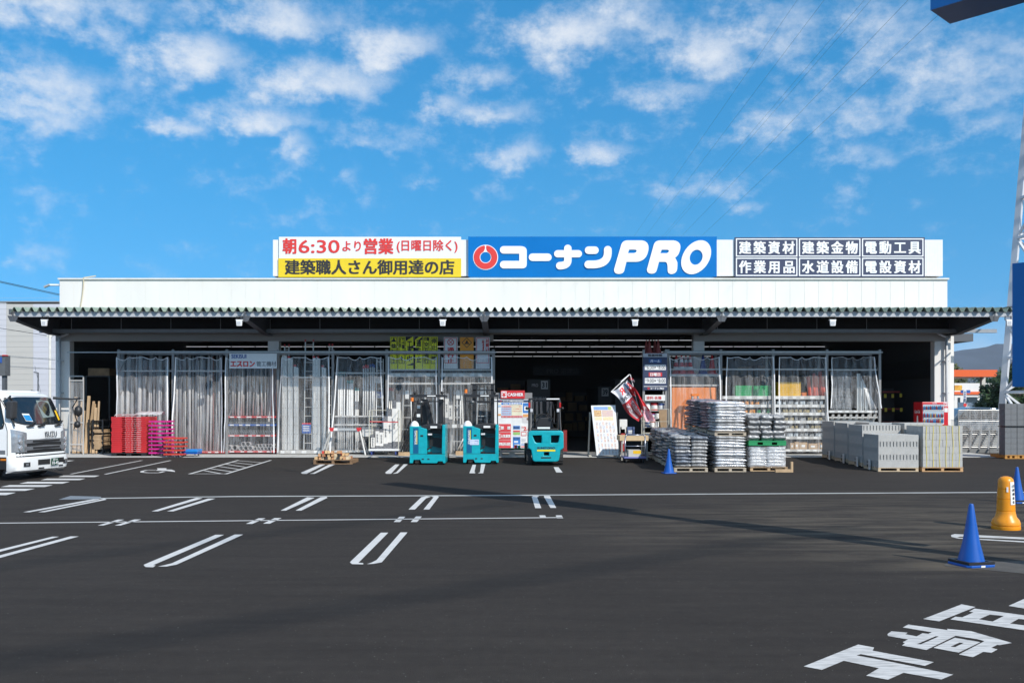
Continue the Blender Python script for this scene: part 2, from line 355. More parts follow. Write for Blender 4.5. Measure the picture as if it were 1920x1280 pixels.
# front row of double bay lines (hooked ends), the wheel-stop line and its ticks, the middle row, the row by the shop
pl((269,1059),(273,1063),(287,1063.5),(292,1060),(287,1059.5),(420,1002.5),(404,1002.5),(283,1053))
pl((296,1062),(312,1062),(331,1058.5),(456,1002),(440,1002),(322,1056),(308,1059.5))
pl((656,1054),(660,1057.5),(681,1058),(681,1055.5),(672,1055),(728,998.5),(714,998.5))
pl((688,1057.5),(700,1057),(716,1054),(764,998),(751,998),(706,1050),(697,1054.5))
pl((-30,1042),(-30,1037.5),(98,1006),(111,1006)); pl((-30,1054),(-30,1049),(132,1005.5),(148,1005.5))
line([(-40,981),(1055,970)], .09)
for q in [((183,985),(194,985),(233,974),(221,974)),((215,985),(226,985),(265,973.7),(252,973.7)),((461,982),(473,982),(498,971.5),(485,971.5)),((493,981.5),(506,981.5),(528,971),(515,971)),
          ((738,978.5),(750,978.5),(760,968.5),(749,968.5)),((770,978.5),(782,978.5),(791,968),(780,968)),((1013,970),(1024,970),(1022,966),(1011,966)),((1044,971.5),(1056,971.5),(1053,966),(1042,966))]: pl(*q)
for q in [((43,960),(56,960),(188,936),(178,935)),((71,960),(84,960),(200,936.5),(196,934.5),(182,938)),((284,958.5),(296,958.5),(380,934),(368,933)),((313,958.5),(325,958.5),(404,934.5),(390,934.5)),
          ((526,957),(536,957),(590,933),(576,932)),((554,957),(565,957),(614,933),(612,931),(601,932)),((766,955),(778,955),(799,934),(808,931),(799,930),(790,932)),((794,955),(805,955),(823,931),(820,929.5),(808,930.5),(813,932)),
          ((1003.5,952.5),(1015,952.5),(1007,932),(1011,930),(1000,929.5),(997,931)),((1032,952),(1043,952),(1031,929.5),(1020,929.5),(1020,931.5))]: pl(*q)
for q in [((564,886),(567,888),(575,888),(577,886.7),(610,870.5),(600,870.5)),((580,888),(590,888),(628,870.5),(617,870.5),(588,886)),((722,886),(725,888),(733,888),(735,886),(749,870.5),(741,870.5)),((736,888),(746,887),(765,870),(757,870),(743,885)),
          ((880,887),(891,887),(891,885),(889.5,885),(892.5,871),(886,871)),((896,887),(906,887),(910,870),(902,870),(900,885)),((1043,885.5),(1055,885.5),(1047,875.5),(1038,875.5))]: pl(*q)
line([(133,888.5),(266,863)], .09); line([(197,889),(320,863)], .09)
BAY = stru(bm_.build('bay_markings', PW)); bm_ = B()
# hatched strip beside the accessible bay
line([(355,888.5),(447,862.5)], .09); line([(423,888.5),(508,862.5)], .09); line([(355,888),(423,888)], .09)
for a, c in [((383,882),(415,888)),((395,878.5),(434,884)),((410,874),(447,879.5)),((424,870),(460,875.5)),((436,866.5),(474,871)),((447,863.5),(490,867))]: line([a, c], .08)
stru(bm_.build('hatched_marking', PW)); bm_ = B()
# wheelchair symbol
def arc(c, r, a0, a1, n=14): return [Vector((c.x + r[0] * math.cos(R(a0 + (a1 - a0) * i / n)), c.y + r[1] * math.sin(R(a0 + (a1 - a0) * i / n)), 0)) for i in range(n + 1)]
def gl(pts, w):
    for q in stroke(pts, w): bm_.add([Vector((p.x, p.y, gz(p.y) + .005)) for p in q], [(0, 1, 2, 3)])
pl((294,877.5),(312,877.5),(312,880),(322,880.2),(328,882.8),(328,884.4),(318,883.2),(310,882.3),(292,882),(296,879.5))
gl([G(*p) for p in [(292,881),(276,881),(267,883),(266,885),(278,886.2),(298,886.2),(308,883.5)]], .1)
stru(bm_.build('wheelchair_marking', PW)); bm_ = B()
for q in [((109,894),(178,894),(187,891.3),(119,891.3)),((76,899.8),(150,899.8),(160,897),(88,897)),((36,906.5),(117,906.5),(131,903),(52,903)),((1,912.7),(84,912.7),(99,909.2),(18,909.2)),((-40,920),(47,920),(66,916),(-40,916)),((-60,928),(12,928),(30,923.3),(-60,923.3)),((122,866),(140,863),(124,863.2),(112,866))]: pl(*q)
stru(bm_.build('crosswalk_stripes', PW)); bm_ = B()
# stop lettering painted at the entrance, seen from its left side
pl((1507,1249.5),(1541,1256),(1582,1239),(1648,1253),(1624,1267),(1665,1274.5),(1694,1261.5),(1765,1274),(1787,1265),(1668,1240.5),(1606,1229),(1614,1226.5),(1734,1248.5),(1751,1241.5),(1636,1220),(1639,1214),(1609,1208.5))
SAN = [(975,352),(1035,318),(1125,325),(1270,262),(1215,250),(1285,213),(1920,298),(2400,350),(2400,560),(1920,490)]
def plh(ring, holes):
    cu = bpy.data.curves.new('tmp', 'CURVE'); cu.dimensions = '2D'; cu.fill_mode = 'BOTH'
    for r_ in [ring] + holes:
        sp_ = cu.splines.new('POLY'); sp_.points.add(len(r_) - 1); sp_.use_cyclic_u = True
        for q, (x, y) in zip(sp_.points, r_): p = G(1640 + x / 6.857, 1110 + y / 6.857); q.co = (p.x, p.y, 0, 1)
    vs, fs = eval_curve(cu); bm_.add([(v[0], v[1], .005) for v in vs], fs)
plh([(362,455),(432,418),(940,490),(930,473),(1240,503),(1765,655),(1610,683),(1575,680),(1500,717),(1580,738),(1500,782),(1395,770),(1262,838),(1083,803),(1410,633),(1330,608),(1040,563),(665,745),(350,688),(390,658),(360,645),(430,610),(170,565),(165,540),(215,505),(425,522),(395,543),(540,570),(615,530),(690,538),(735,518)], [[(545,670),(785,568),(825,572),(595,672)]])
plh(SAN, [[(1340,350),(1480,290),(1660,308),(1515,380)], [(1740,405),(1850,345),(2200,388),(2090,450)]])
plh([(755,718),(1030,588),(1360,645),(1080,780)], [[(975,703),(1090,650),(1145,655),(1035,708)]])
pl((1731,1160.5),(1761,1165),(1829,1138),(1803,1133))
pl((1891,1136),(1990,1152),(1990,1120),(1922,1122)); pl((1783,1003),(1790,1001),(1800,1001.5),(1990,1011),(1990,1014),(1800,1006),(1794,1008),(1990,1018),(1990,1021),(1796,1009.5),(1784,1006.5))
stru(bm_.build('stop_lettering', PWW)); bm_ = B()
line([(118,935),(440,930.5),(940,928.5),(1400,925.5),(2100,921.5)], .20, .004)
stru(bm_.build('drain_channel', mat('drain_concrete', (.42, .42, .40), .8, var=.3, scale=2, stretch=(.6, 3, 1)))); bm_ = B()
pl((110,936.5),(132,929.5),(190,931),(186,935.5)); stru(bm_.build('drain_grating', mat('grating', (.33, .35, .36), .5, .5, var=.3, scale=30))); bm_ = B()
pl((1990,1050),(1776,1055),(1770,1058),(1772,1061),(1990,1082)); 
bm_.v = [(x, y, z - .001) for x, y, z in bm_.v]
stru(bm_.build('dust_patch', mat('packed_dust', (.085, .078, .068), .9, var=.35, scale=4, bump=.3)))
# ---------------------------------------------------------------- shop building
WF = 35.3
M_wall = mat('white_panel', (.78, .755, .71), .45, var=.07, scale=.9, stretch=(1, 1, .25))
M_wall2 = mat('grey_wall', (.34, .315, .285), .6, var=.05, scale=.8)
M_steel = mat('dark_steel_paint', (.10, .108, .12), .45, var=.1, scale=3)
M_soff = mat('soffit', (.014, .013, .012), .85)  # soffit and inside colours are near-black, with shade put into them
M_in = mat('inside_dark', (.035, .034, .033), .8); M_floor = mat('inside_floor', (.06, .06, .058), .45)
M_galv = mat('galvanised', (.46, .455, .44), .42, .55, var=.15, scale=12)
M_grey = mat('rack_grey', (.29, .28, .27), .45, .3, var=.12, scale=9)
M_white = mat('white_paint', (.80, .80, .79), .4, var=.04); M_black = mat('black_plastic', (.018, .018, .019), .45, var=.2)
M_red = mat('red_plastic', (.62, .035, .04), .38, var=.12); M_navy = mat('navy_board', (.032, .045, .10), .5, var=.08)
M_txtk = mat('ink_black', (.025, .025, .03), .6); M_txtw = mat('ink_white', (.86, .86, .86), .5, var=.02); M_txtr = mat('ink_red', (.70, .04, .035), .5, var=.03); M_txtb = mat('ink_blue', (.03, .10, .36), .5)
store = thing('store_building', 'long low white warehouse shop with open dark bays under a canopy', 'shop', (0, WF, ZB))
def sx(p): return Xp(p, WF)
def szz(p): return Zp(p, WF)
for x0, x1 in ((104, 131), (502, 523), (1300, 1321), (1752, 1783)): B().box(sx(x0), sx(x1), WF, WF + .35, ZB, szz(639)).build('pillar', M_wall, store, bevel=.02)
b = B(); b.box(sx(104), sx(925), WF + .004, WF + .3, szz(639.5), szz(621)); b.box(sx(925), sx(1300), WF + .004, WF + .3, szz(626), szz(621)); b.box(sx(1300), sx(1783), WF + .004, WF + .3, szz(639.5), szz(621)); b.build('header', M_wall2, store)
B().box(sx(104), sx(1783), WF + .006, WF + .3, szz(620.9), szz(584)).build('upper_wall', mat('upper_dark', (.02, .02, .021), .8), store)  # near-black strip: the canopy's shade is put into this wall's colour
b = B(); x0 = sx(110); x1 = sx(1778); n = 62
b.box(x0 + .02, x1 - .02, WF + .07, WF + .4, szz(590), szz(524))
for i in range(n):
    a = x0 + (x1 - x0) * i / n; c = x0 + (x1 - x0) * (i + 1) / n; b.box(a + .006, c - .006, WF + .062, WF + .069, szz(590), szz(524.2))
b.build('parapet', M_wall, store)
b = B(); b.box(x0 - .04, x1 + .04, WF + .0, WF + .5, szz(524), szz(521)); b.build('coping', mat('coping_cream', (.70, .69, .64), .5), store)
B().box(sx(104), sx(104) + .2, WF + .36, 60, ZB, szz(584)).build('side_wall', M_wall, store); B().box(sx(1783) - .2, sx(1783), WF + .36, 60, ZB, szz(584)).build('side_wall', M_wall, store)
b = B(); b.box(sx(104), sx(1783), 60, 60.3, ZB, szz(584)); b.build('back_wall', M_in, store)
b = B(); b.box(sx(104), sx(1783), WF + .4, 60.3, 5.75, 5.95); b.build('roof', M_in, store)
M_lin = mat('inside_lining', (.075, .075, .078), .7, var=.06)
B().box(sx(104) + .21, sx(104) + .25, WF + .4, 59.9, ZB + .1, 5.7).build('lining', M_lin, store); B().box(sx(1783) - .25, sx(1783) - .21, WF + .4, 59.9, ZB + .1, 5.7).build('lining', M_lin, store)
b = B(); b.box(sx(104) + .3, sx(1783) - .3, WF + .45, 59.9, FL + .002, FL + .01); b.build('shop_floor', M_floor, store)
b = B()
for y in range(38, 60, 3): b.box(sx(104) + .3, sx(1783) - .3, y, y + .15, 5.35, 5.74)
for x in range(-15, 17, 4): b.box(x, x + .12, 36.2, 59.8, 5.5, 5.72)
b.build('ceiling_beam', M_black, store)
for p, s in ((115, 1), (1772, -1)):
    b = B(); X = sx(p); b.tube((X, WF - .12, ZB + .02), (X, WF - .12, szz(632)), .05, 10); b.tube((X, WF - .12, szz(632)), (X + .4 * s, WF - .3, szz(626)), .05, 10)
    for z in (1.2, 2.4, 3.6): b.box(X - .09, X + .09, WF - .14, WF, z, z + .03)
    b.build('downpipe', mat('pipe_grey', (.5, .51, .52), .5), store, smooth=True)
# canopy
CF = 32.0; cx0 = Xp(22, CF); cx1 = Xp(1898, CF); zt = Zp(580.5, CF)
b = B(); npd = 117; A = .075; rows = []
pts = []
for i in range(npd):
    w = (cx1 - cx0) / npd; a = cx0 + w * i
    pts += [(a, -A), (a + w * .14, -A), (a + w * .42, A), (a + w * .58, A), (a + w * .86, -A)]
pts.append((cx1, -A))
def roofz(y): return zt + (y - CF) * .055
y0, y1 = CF - .12, WF - .02
k = len(pts); vs = [(x, y0, roofz(y0) + z) for x, z in pts] + [(x, y1, roofz(y1) + z) for x, z in pts]
vs += [(x, y, z + .012) for x, y, z in vs]
fs = []
for i in range(k - 1):
    fs += [(i, i + 1, k + i + 1, k + i), (2 * k + i, 3 * k + i, 3 * k + i + 1, 2 * k + i + 1), (i, 2 * k + i, 2 * k + i + 1, i + 1)]
b.add(vs, fs); can = b.build('canopy_roof', mat('pale_green_sheet', (.30, .37, .29), .45, var=.12, scale=2), store)
b = B()
zl, zh = Zp(593.2, CF), Zp(584.4, CF)
b.box(cx0, cx1, CF + .03, CF + .05, zl, zh); b.box(cx0, cx1, CF - .02, CF + .1, zl - .014, zl); b.box(cx0, cx1, CF - .015, CF + .1, zh, zh + .01)
b.build('canopy_fascia', mat('fascia_grey', (.42, .435, .46), .45, var=.06), can)
gird = [cx0 + .06, Xp(460, CF), Xp(908, CF), Xp(1353, CF), Xp(1864, CF)]
for x in gird:
    b = B(); zb0 = Zp(603, CF); zb1 = Zp(624, 34.9)
    b.prism([(CF + .09, zb0 + .10), (CF + .09, zh), (WF - .01, roofz(WF) - .12), (WF - .01, zb1 - .05), (34.6, zb1 - .05)], x - .012, x + .012, 'x')
    b.prism([(CF + .02, zb0 + .06), (CF + .02, zb0 + .09), (34.6, zb1 - .055), (WF - .01, zb1 - .055), (WF - .01, zb1 - .085), (34.6, zb1 - .085)], x - .11, x + .11, 'x')
    b.prism([(x - .19, zl + .02), (x - .10, zb0), (x + .10, zb0), (x + .19, zl + .02)], CF - .035, CF - .022, 'y')
    b.box(x - .025, x + .025, CF - .05, CF - .036, zb0, zh)
    b.build('girder', mat('girder_grey', (.085, .09, .10), .5), can)
b = B()
for i in range(1, 5):
    y = CF + i * .64; b.box(cx0, cx1, y, y + .08, roofz(y) - .2, roofz(y) - .085)
for x in [cx0 + 1.2 + i * 2.05 for i in range(17)]:
    b.bar((x, CF + .3, roofz(CF + .3) - .2), (x + .9, 34.4, roofz(34.4) - .22), .04, .04)
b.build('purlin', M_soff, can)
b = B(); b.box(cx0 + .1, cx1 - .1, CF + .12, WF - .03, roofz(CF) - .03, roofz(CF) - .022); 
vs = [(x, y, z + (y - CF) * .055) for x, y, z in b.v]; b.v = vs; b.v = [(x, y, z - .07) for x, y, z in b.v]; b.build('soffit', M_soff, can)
b = B(); zz = Zp(619.5, 34.75)
b.box(Xp(75, 34.75), Xp(1868, 34.75), 34.70, 34.80, zz - .07, zz + .05); b.box(Xp(75, 34.75), Xp(1868, 34.75), 34.66, 34.84, zz - .085, zz - .07)
for i in range(19): x = -16.4 + i * 1.85; b.tube((x, 34.75, zz), (x, 34.75, 5.3), .012, 5)
b.build('cable_tray', mat('tray_grey', (.32, .33, .345), .45, .3), can)
b = B(); b.box(cx1 - .2, cx1 + .05, CF - .14, CF + .6, roofz(CF) + .085, roofz(CF) + .10); b.box(cx0 - .05, cx0 + .03, CF - .1, WF, zh - .1, zh + .08); b.build('verge_trim', M_steel, can)
# flat side canopy beyond the right corner
b = B(); b.box(sx(1785), sx(1785) + 1.2, WF + .8, WF + 5, 4.42, 4.72)
b.build('side_canopy', M_steel, store)
b = B(); b.box(sx(1783) + .001, sx(1783) + .35, WF + .5, WF + .9, ZB, 4.6); b.build('side_pillar', M_wall, store)
b = B(); pts = [Vector((sx(151) + .12 * math.sin(t * 1.6), WF - .01, szz(521) * t + (1 - t) * szz(575))) for t in [i / 8 for i in range(9)]]; pts.append(pts[-1] + Vector((.3, .35, .12)))
b.path(pts, .022, 6); tag(b.build('hose', mat('hose_beige', (.55, .48, .33), .6)), 'thin beige hose hanging over the left end of the white parapet', 'hose')
# projecting lamp on the left corner of the parapet
t = thing('wall_lamp', 'small white arm lamp on the far left parapet corner', 'lamp', (sx(110), WF + .2, szz(533)))
b = B(); b.tube((sx(110), WF + .2, szz(533)), (sx(90), WF + .1, szz(533.5)), .035, 8); b.build('arm', M_white, t)
b = B(); b.bar((sx(91), WF + .1, szz(533)), (sx(81.5), WF + .05, szz(538)), .16, .06); b.build('lamp_head', M_galv, t)
# signs on the roof
SY = 35.40
def spx(p): return Xp(p, SY)
def spz(p): return Zp(p, SY)
def seat(t): return t
for (a, c, top, lab) in ((511, 880, 449, 'long white ribbed backing box behind the red and yellow sign'), (1342, 1769, 449, 'long white ribbed backing box behind the navy word panels')):
    t = thing('sign_backing', lab, 'sign frame', (spx((a + c) / 2), SY + .5, spz(519)), 'backing boxes on the roof')
    b = B(); b.box(spx(a), spx(c), SY + .062, SY + .5, spz(517), spz(top))
    k = int((c - a) / 5.2)
    for i in range(k):
        q = spx(a) + (spx(c) - spx(a)) * (i + .5) / k; b.box(q - .035, q + .035, SY + .058, SY + .0615, spz(516.8), spz(top + .3))
    b.build('panel', M_white, t)
    b = B(); b.box(spx(a) + .05, spx(c) - .05, SY + .45, SY + .7, spz(522), spz(517.1)); b.build('rail', M_steel, t)
t = thing('roof_sign', 'white and yellow roof sign with red and dark opening words', 'sign', (spx(693), SY, spz(519)))
b = B(); b.box(spx(523), spx(864.5), SY, SY + .055, spz(484.3), spz(444)); b.build('white_panel', mat('sign_white', (.80, .80, .80), .4, var=.02), t)
b = B(); b.box(spx(522), spx(864.5), SY - .006, SY + .055, spz(519.3), spz(484.4)); b.build('yellow_panel', mat('sign_yellow', (.80, .58, .02), .4, var=.02), t)
b = B()
def T(body, a, c, top, bot, Y=SY - .012, bold=.02): b.text(body, spx(a), spx(c), spz(bot), spz(top), Y, bold)
T('朝', 530, 556, 447, 476, bold=.035); T('6:30', 560, 637, 450, 474.5, bold=.012); T('より', 642, 677, 452, 471); T('営業', 682, 738, 447, 476.5, bold=.035); T('(日曜日除く)', 744, 858, 449.5, 474, bold=.022)
b.build('red_lettering', M_txtr, t)
b = B(); T('建築職人さん御用達の店', 534, 852, 487, 515, bold=.03); b.build('dark_lettering', M_txtk, t)
t = thing('roof_sign', 'wide blue roof sign with red ring emblem and white rounded letters', 'sign', (spx(1110), SY, spz(519)))
b = B(); b.box(spx(878), spx(1343.5), SY - .05, SY + .054, spz(519), spz(444)); b.build('panel', mat('sign_blue', (.001, .165, .50), .5, var=.10, scale=.5, spec=.15), t)
def zp(x, y): return (spx(860 + x / 3.84), spz(430 + y / 3.84))       # coordinates as read in an enlarged view of the sign
def off_stroke(pts, r, n=9):
    L = []; Rr = []; m = len(pts)
    for i, p in enumerate(pts):
        a = pts[max(0, i - 1)]; c = pts[min(m - 1, i + 1)]; d = Vector((c[0] - a[0], c[1] - a[1])).normalized(); nn = Vector((-d.y, d.x))
        if 0 < i < m - 1:
            d1 = Vector((p[0] - a[0], p[1] - a[1])).normalized(); s = 1 / max(.5, abs(d1.dot(d)))
        else: s = 1
        L.append((p[0] + nn.x * r * s, p[1] + nn.y * r * s)); Rr.append((p[0] - nn.x * r * s, p[1] - nn.y * r * s))
    def capp(c, d):
        a0 = math.atan2(d[1], d[0]); return [(c[0] + r * math.cos(a0 + R(90 - 180 * i / n)), c[1] + r * math.sin(a0 + R(90 - 180 * i / n))) for i in range(1, n)]
    d1 = (pts[-1][0] - pts[-2][0], pts[-1][1] - pts[-2][1]); d0 = (pts[0][0] - pts[1][0], pts[0][1] - pts[1][1])
    return L + capp(pts[-1], d1) + Rr[::-1] + capp(pts[0], d0)
def bez(p0, p1, p2, n=8): return [((1 - t) ** 2 * p0[0] + 2 * t * (1 - t) * p1[0] + t * t * p2[0], (1 - t) ** 2 * p0[1] + 2 * t * (1 - t) * p1[1] + t * t * p2[1]) for t in [i / n for i in range(n + 1)]]
b = B(); e = 0
def ST(pts, r):
    global e
    poly = [zp(*p) for p in off_stroke(pts, r)]; e += .004
    b.shape(poly, (), SY - .075 - e, SY - .052)
capl = lambda cy: [(324 - 27 * math.sin(R(180 * i / 10)), cy + 27 * math.cos(R(180 * i / 10))) for i in range(11)]
b.shape([zp(*p) for p in bez((440, 123), (490, 123), (490, 158), 6) + bez((490, 250), (490, 283), (455, 283), 6) + capl(256) + [(436, 229), (436, 177)] + capl(150)], (), SY - .079, SY - .052)
ST([(531, 203), (642, 203)], 27); ST([(712, 178), (861, 178)], 26); ST([(785, 140)] + [(785, 200)] + bez((785, 225), (785, 262), (727, 264), 6), 27)
ST([(934, 153), (980, 153)], 27); ST([(1072, 150)] + bez((1072, 175), (1068, 252), (970, 255), 8) + [(932, 255)], 28)
def rnd(pts): return [zp(*p) for p in pts]
Pout = [(1118, 300)] + bez((1118, 300), (1116, 290), (1120, 280), 3) + bez((1168, 115), (1178, 82), (1215, 82), 5) + bez((1318, 82), (1372, 90), (1364, 150), 8) + bez((1364, 150), (1352, 232), (1275, 236), 8) + [(1206, 236)] + bez((1190, 300), (1182, 323), (1150, 323), 5) + bez((1150, 323), (1122, 322), (1118, 300), 4)
b.shape(rnd(Pout), [rnd([(1226, 148), (1270, 148), (1280, 153), (1276, 166), (1262, 173), (1217, 173)])], SY - .08, SY - .052)
Rout = [(1354, 298)] + bez((1354, 298), (1352, 290), (1356, 280), 3) + bez((1402, 115), (1412, 82), (1450, 82), 5) + bez((1545, 82), (1600, 90), (1593, 140), 8) + bez((1593, 140), (1585, 190), (1556, 205), 5) + bez((1572, 240), (1574, 270), (1568, 300), 5) + bez((1568, 300), (1555, 324), (1528, 324), 4) + bez((1528, 324), (1502, 322), (1502, 296), 4) + bez((1502, 270), (1500, 234), (1480, 236), 5) + [(1440, 236)] + bez((1424, 296), (1416, 321), (1386, 321), 5) + bez((1386, 321), (1358, 320), (1354, 298), 4)
b.shape(rnd(Rout), [rnd([(1460, 149), (1502, 149), (1512, 154), (1508, 167), (1495, 174), (1450, 174)])], SY - .08, SY - .052)
def ell(cx, cy, rx, ry, sh, n=40): return [(cx + rx * math.cos(2 * math.pi * i / n) - sh * ry * math.sin(2 * math.pi * i / n), cy + ry * math.sin(2 * math.pi * i / n)) for i in range(n)]
b.shape(rnd(ell(1707, 203, 102, 122, .28)), [rnd(ell(1707, 203, 46, 54, .12))], SY - .08, SY - .052)
b.build('lettering', M_txtw, t)
def ring(r, notch=1.0):
    o = [(194 + r * math.cos(a), 203 + r * math.sin(a)) for a in [R(-86 + 352 * i / 48) for i in range(49)]]
    inn = [(194 + 42 * math.cos(a), 203 + 42 * math.sin(a)) for a in [R(245 - 310 * i / 30) for i in range(31)]]
    return o + bez((190, 120), (192, 150), (176, 166), 5)[1:-1] + inn + bez((212, 166), (196, 150), (198, 120), 5)[1:-1]
b = B(); b.shape(rnd([(194 + 90 * math.cos(2 * math.pi * i / 40), 203 + 90 * math.sin(2 * math.pi * i / 40)) for i in range(40)]), [rnd([(194 + 38 * math.cos(2 * math.pi * i / 40), 203 + 38 * math.sin(2 * math.pi * i / 40)) for i in range(40)])], SY - .06, SY - .052); b.build('emblem_rim', M_txtw, t)
b = B(); b.shape(rnd(ring(85)), (), SY - .07, SY - .062); b.build('emblem', M_txtr, t)
t = thing('roof_sign', 'navy roof sign of six white framed word panels', 'sign', (spx(1555), SY, spz(519)))
b = B(); b.box(spx(1377.5), spx(1734), SY, SY + .055, spz(519.5), spz(445)); b.build('panel', M_navy, t)
bw = B(); b = B()
words = (('建築資材', '建築金物', '電動工具'), ('作業用品', '水道設備', '電設資材'))
for r in range(2):
    for c in range(3):
        x0 = 1379.8 + c * 118.2; x1 = x0 + 115.2; y0 = 447.2 + r * 36.2; y1 = y0 + 34
        for q in ((x0, x1, y0, y0 + 2), (x0, x1, y1 - 2, y1), (x0, x0 + 2, y0 + 2.01, y1 - 2.01), (x1 - 2, x1, y0 + 2.01, y1 - 2.01)): bw.box(spx(q[0]), spx(q[1]), SY - .006, SY - .001, spz(q[3]), spz(q[2]))
        b.text(words[r][c], spx(x0 + 5.5), spx(x1 - 5), spz(y1 - 5), spz(y0 + 5), SY - .008, .035, 1.35); bw.build('frame_line', M_txtw, t); b.build('lettering', M_txtw, t); bw = B(); b = B()
# floodlights under the canopy edge
proto = None
for i, p in enumerate((82, 448, 830, 1191, 1562, 1893)):
    X = Xp(p, CF - .2); lab = 'white floodlight under the canopy edge, ' + leftn(i) if i else 'white floodlight under the canopy edge above the truck'
    lab = ['white floodlight under the canopy above the truck', 'white floodlight under the canopy above the pipe banner', 'white floodlight under the canopy above the white prohibition sign', 'white floodlight under the canopy above the drooping flags', 'white floodlight under the canopy above the rightmost clear curtain', 'white floodlight under the canopy tip beside the steel tower'][i]
    if proto is None:
        z0 = zl - .04; proto = thing('floodlight', lab, 'lamp', (X, CF - .1, z0), 'floodlights along the canopy')
        b = B(); b.box(-.11, -.095, -.02, .02, -.1, .03); b.box(.095, .11, -.02, .02, -.1, .03); b.box(-.11, .11, -.02, .02, .03, .045); b.build('bracket', M_black, proto, local=True)
        b = B(); b.prism([(-.12, -.08), (.12, -.08), (.10, -.13), (.085, -.30), (-.085, -.30), (-.10, -.13)], -.10, -.02, 'y'); b.box(-.13, .13, -.06, -.03, -.11, -.085); b.build('housing', M_white, proto, local=True, bevel=.012)
        b = B(); b.box(-.055, .055, -.108, -.102, -.26, -.15); b.build('lens', mat('lens_grey', (.55, .55, .56), .2), proto, local=True)
    else: copy_tree(proto, (X, CF - .1, z0), 0, lab)
# strip lights on the ceiling of the shop
LM = mat('tube_glow', (.86, .9, .95), emit=.5); k = 0
proto = None
for r, (Y, pa, pb) in enumerate(((43.9, 925, 1303), (48.8, 300, 1740), (53.9, 925, 1303), (58.7, 925, 1303))):
    z = CZ + 119.7 * 43.9 / F; x = Xp(pa, Y); j = 0
    while x < Xp(pb, Y):
        if proto is None:
            b = B(); b.box(-.59, .59, -.03, .03, -.025, .0); proto = b.build('strip_light', LM, local=True); c = proto
        else: c = proto.copy(); COL.objects.link(c)
        c.location = (x + .6, Y, z); tag(c, 'white ceiling strip light in the ' + ['nearest', 'second', 'third', 'farthest'][r] + ' row, ' + (leftn(j) if j < 28 else 'number %d from the left' % (j + 1)), 'ceiling light', 'ceiling strip lights in the shop'); x += 1.25; j += 1
# dark aisle racks inside the shop
for i, (px, Y, w, h, num) in enumerate(((1010, 40.5, 1.0, 2.9, '31'), (1143, 41, 1.0, 2.6, '39'), (1178, 39.6, 1.1, 2.9, '40'))):
    t = thing('aisle_shelf', f'dark aisle end shelf inside the shop numbered {num}', 'shelf', (Xp(px, Y), Y, FL), 'aisle ends in the shop')
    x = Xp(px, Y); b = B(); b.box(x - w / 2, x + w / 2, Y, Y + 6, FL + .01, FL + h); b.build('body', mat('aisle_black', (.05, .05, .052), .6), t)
    b = B(); zt_ = FL + h; b.box(x + (.1 if i == 0 else -.35), x + (.4 if i == 0 else -.05), Y - .02, Y - .001, zt_ - .42, zt_ - .06); b.build('number_plate', mat('plate_grey', (.5, .5, .5), .5), t)
    b = B(); o = .1 if i == 0 else -.35; b.text(num, x + o + .04, x + o + .26, zt_ - .36, zt_ - .12, Y - .025, .03); b.build('numeral', M_txtk, t)
    if i == 0:
        b = B(); b.text('軽天資材', x - .37, x + .33, zt_ - .95, zt_ - .75, Y - .006, .02); b.text('PRO', x - .3, x - .02, zt_ - .32, zt_ - .18, Y - .006, .03); b.build('lettering', mat('dull_white', (.4, .4, .42), .6), t)
        b = B(); b.box(x - w / 2, x + w / 2, Y - .3, Y - .01, FL + 1.1, FL + 1.16); b.box(x - .4, x + .3, Y - .3, Y - .02, FL + 1.17, FL + 1.4); b.build('shelf', mat('ply', (.35, .25, .14), .7), t)
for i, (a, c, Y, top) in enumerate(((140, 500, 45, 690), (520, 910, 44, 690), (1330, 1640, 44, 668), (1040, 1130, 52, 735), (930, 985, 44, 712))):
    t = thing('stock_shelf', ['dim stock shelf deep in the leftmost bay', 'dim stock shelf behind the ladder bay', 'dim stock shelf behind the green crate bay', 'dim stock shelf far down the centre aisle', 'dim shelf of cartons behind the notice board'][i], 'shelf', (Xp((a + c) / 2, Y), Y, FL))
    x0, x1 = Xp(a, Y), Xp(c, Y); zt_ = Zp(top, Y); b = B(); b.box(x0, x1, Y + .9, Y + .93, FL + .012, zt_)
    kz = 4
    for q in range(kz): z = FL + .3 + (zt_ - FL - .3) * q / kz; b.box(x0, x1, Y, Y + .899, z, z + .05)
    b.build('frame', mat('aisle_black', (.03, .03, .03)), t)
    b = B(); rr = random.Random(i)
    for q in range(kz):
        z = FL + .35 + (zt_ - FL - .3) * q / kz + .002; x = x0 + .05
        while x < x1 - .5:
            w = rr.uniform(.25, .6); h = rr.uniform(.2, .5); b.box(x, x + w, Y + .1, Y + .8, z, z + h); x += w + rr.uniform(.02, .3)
    o = b.build('cartons', mat('carton', (.24, .16, .09), .8, var=.4, scale=1.2), t); o['kind'] = 'stuff'
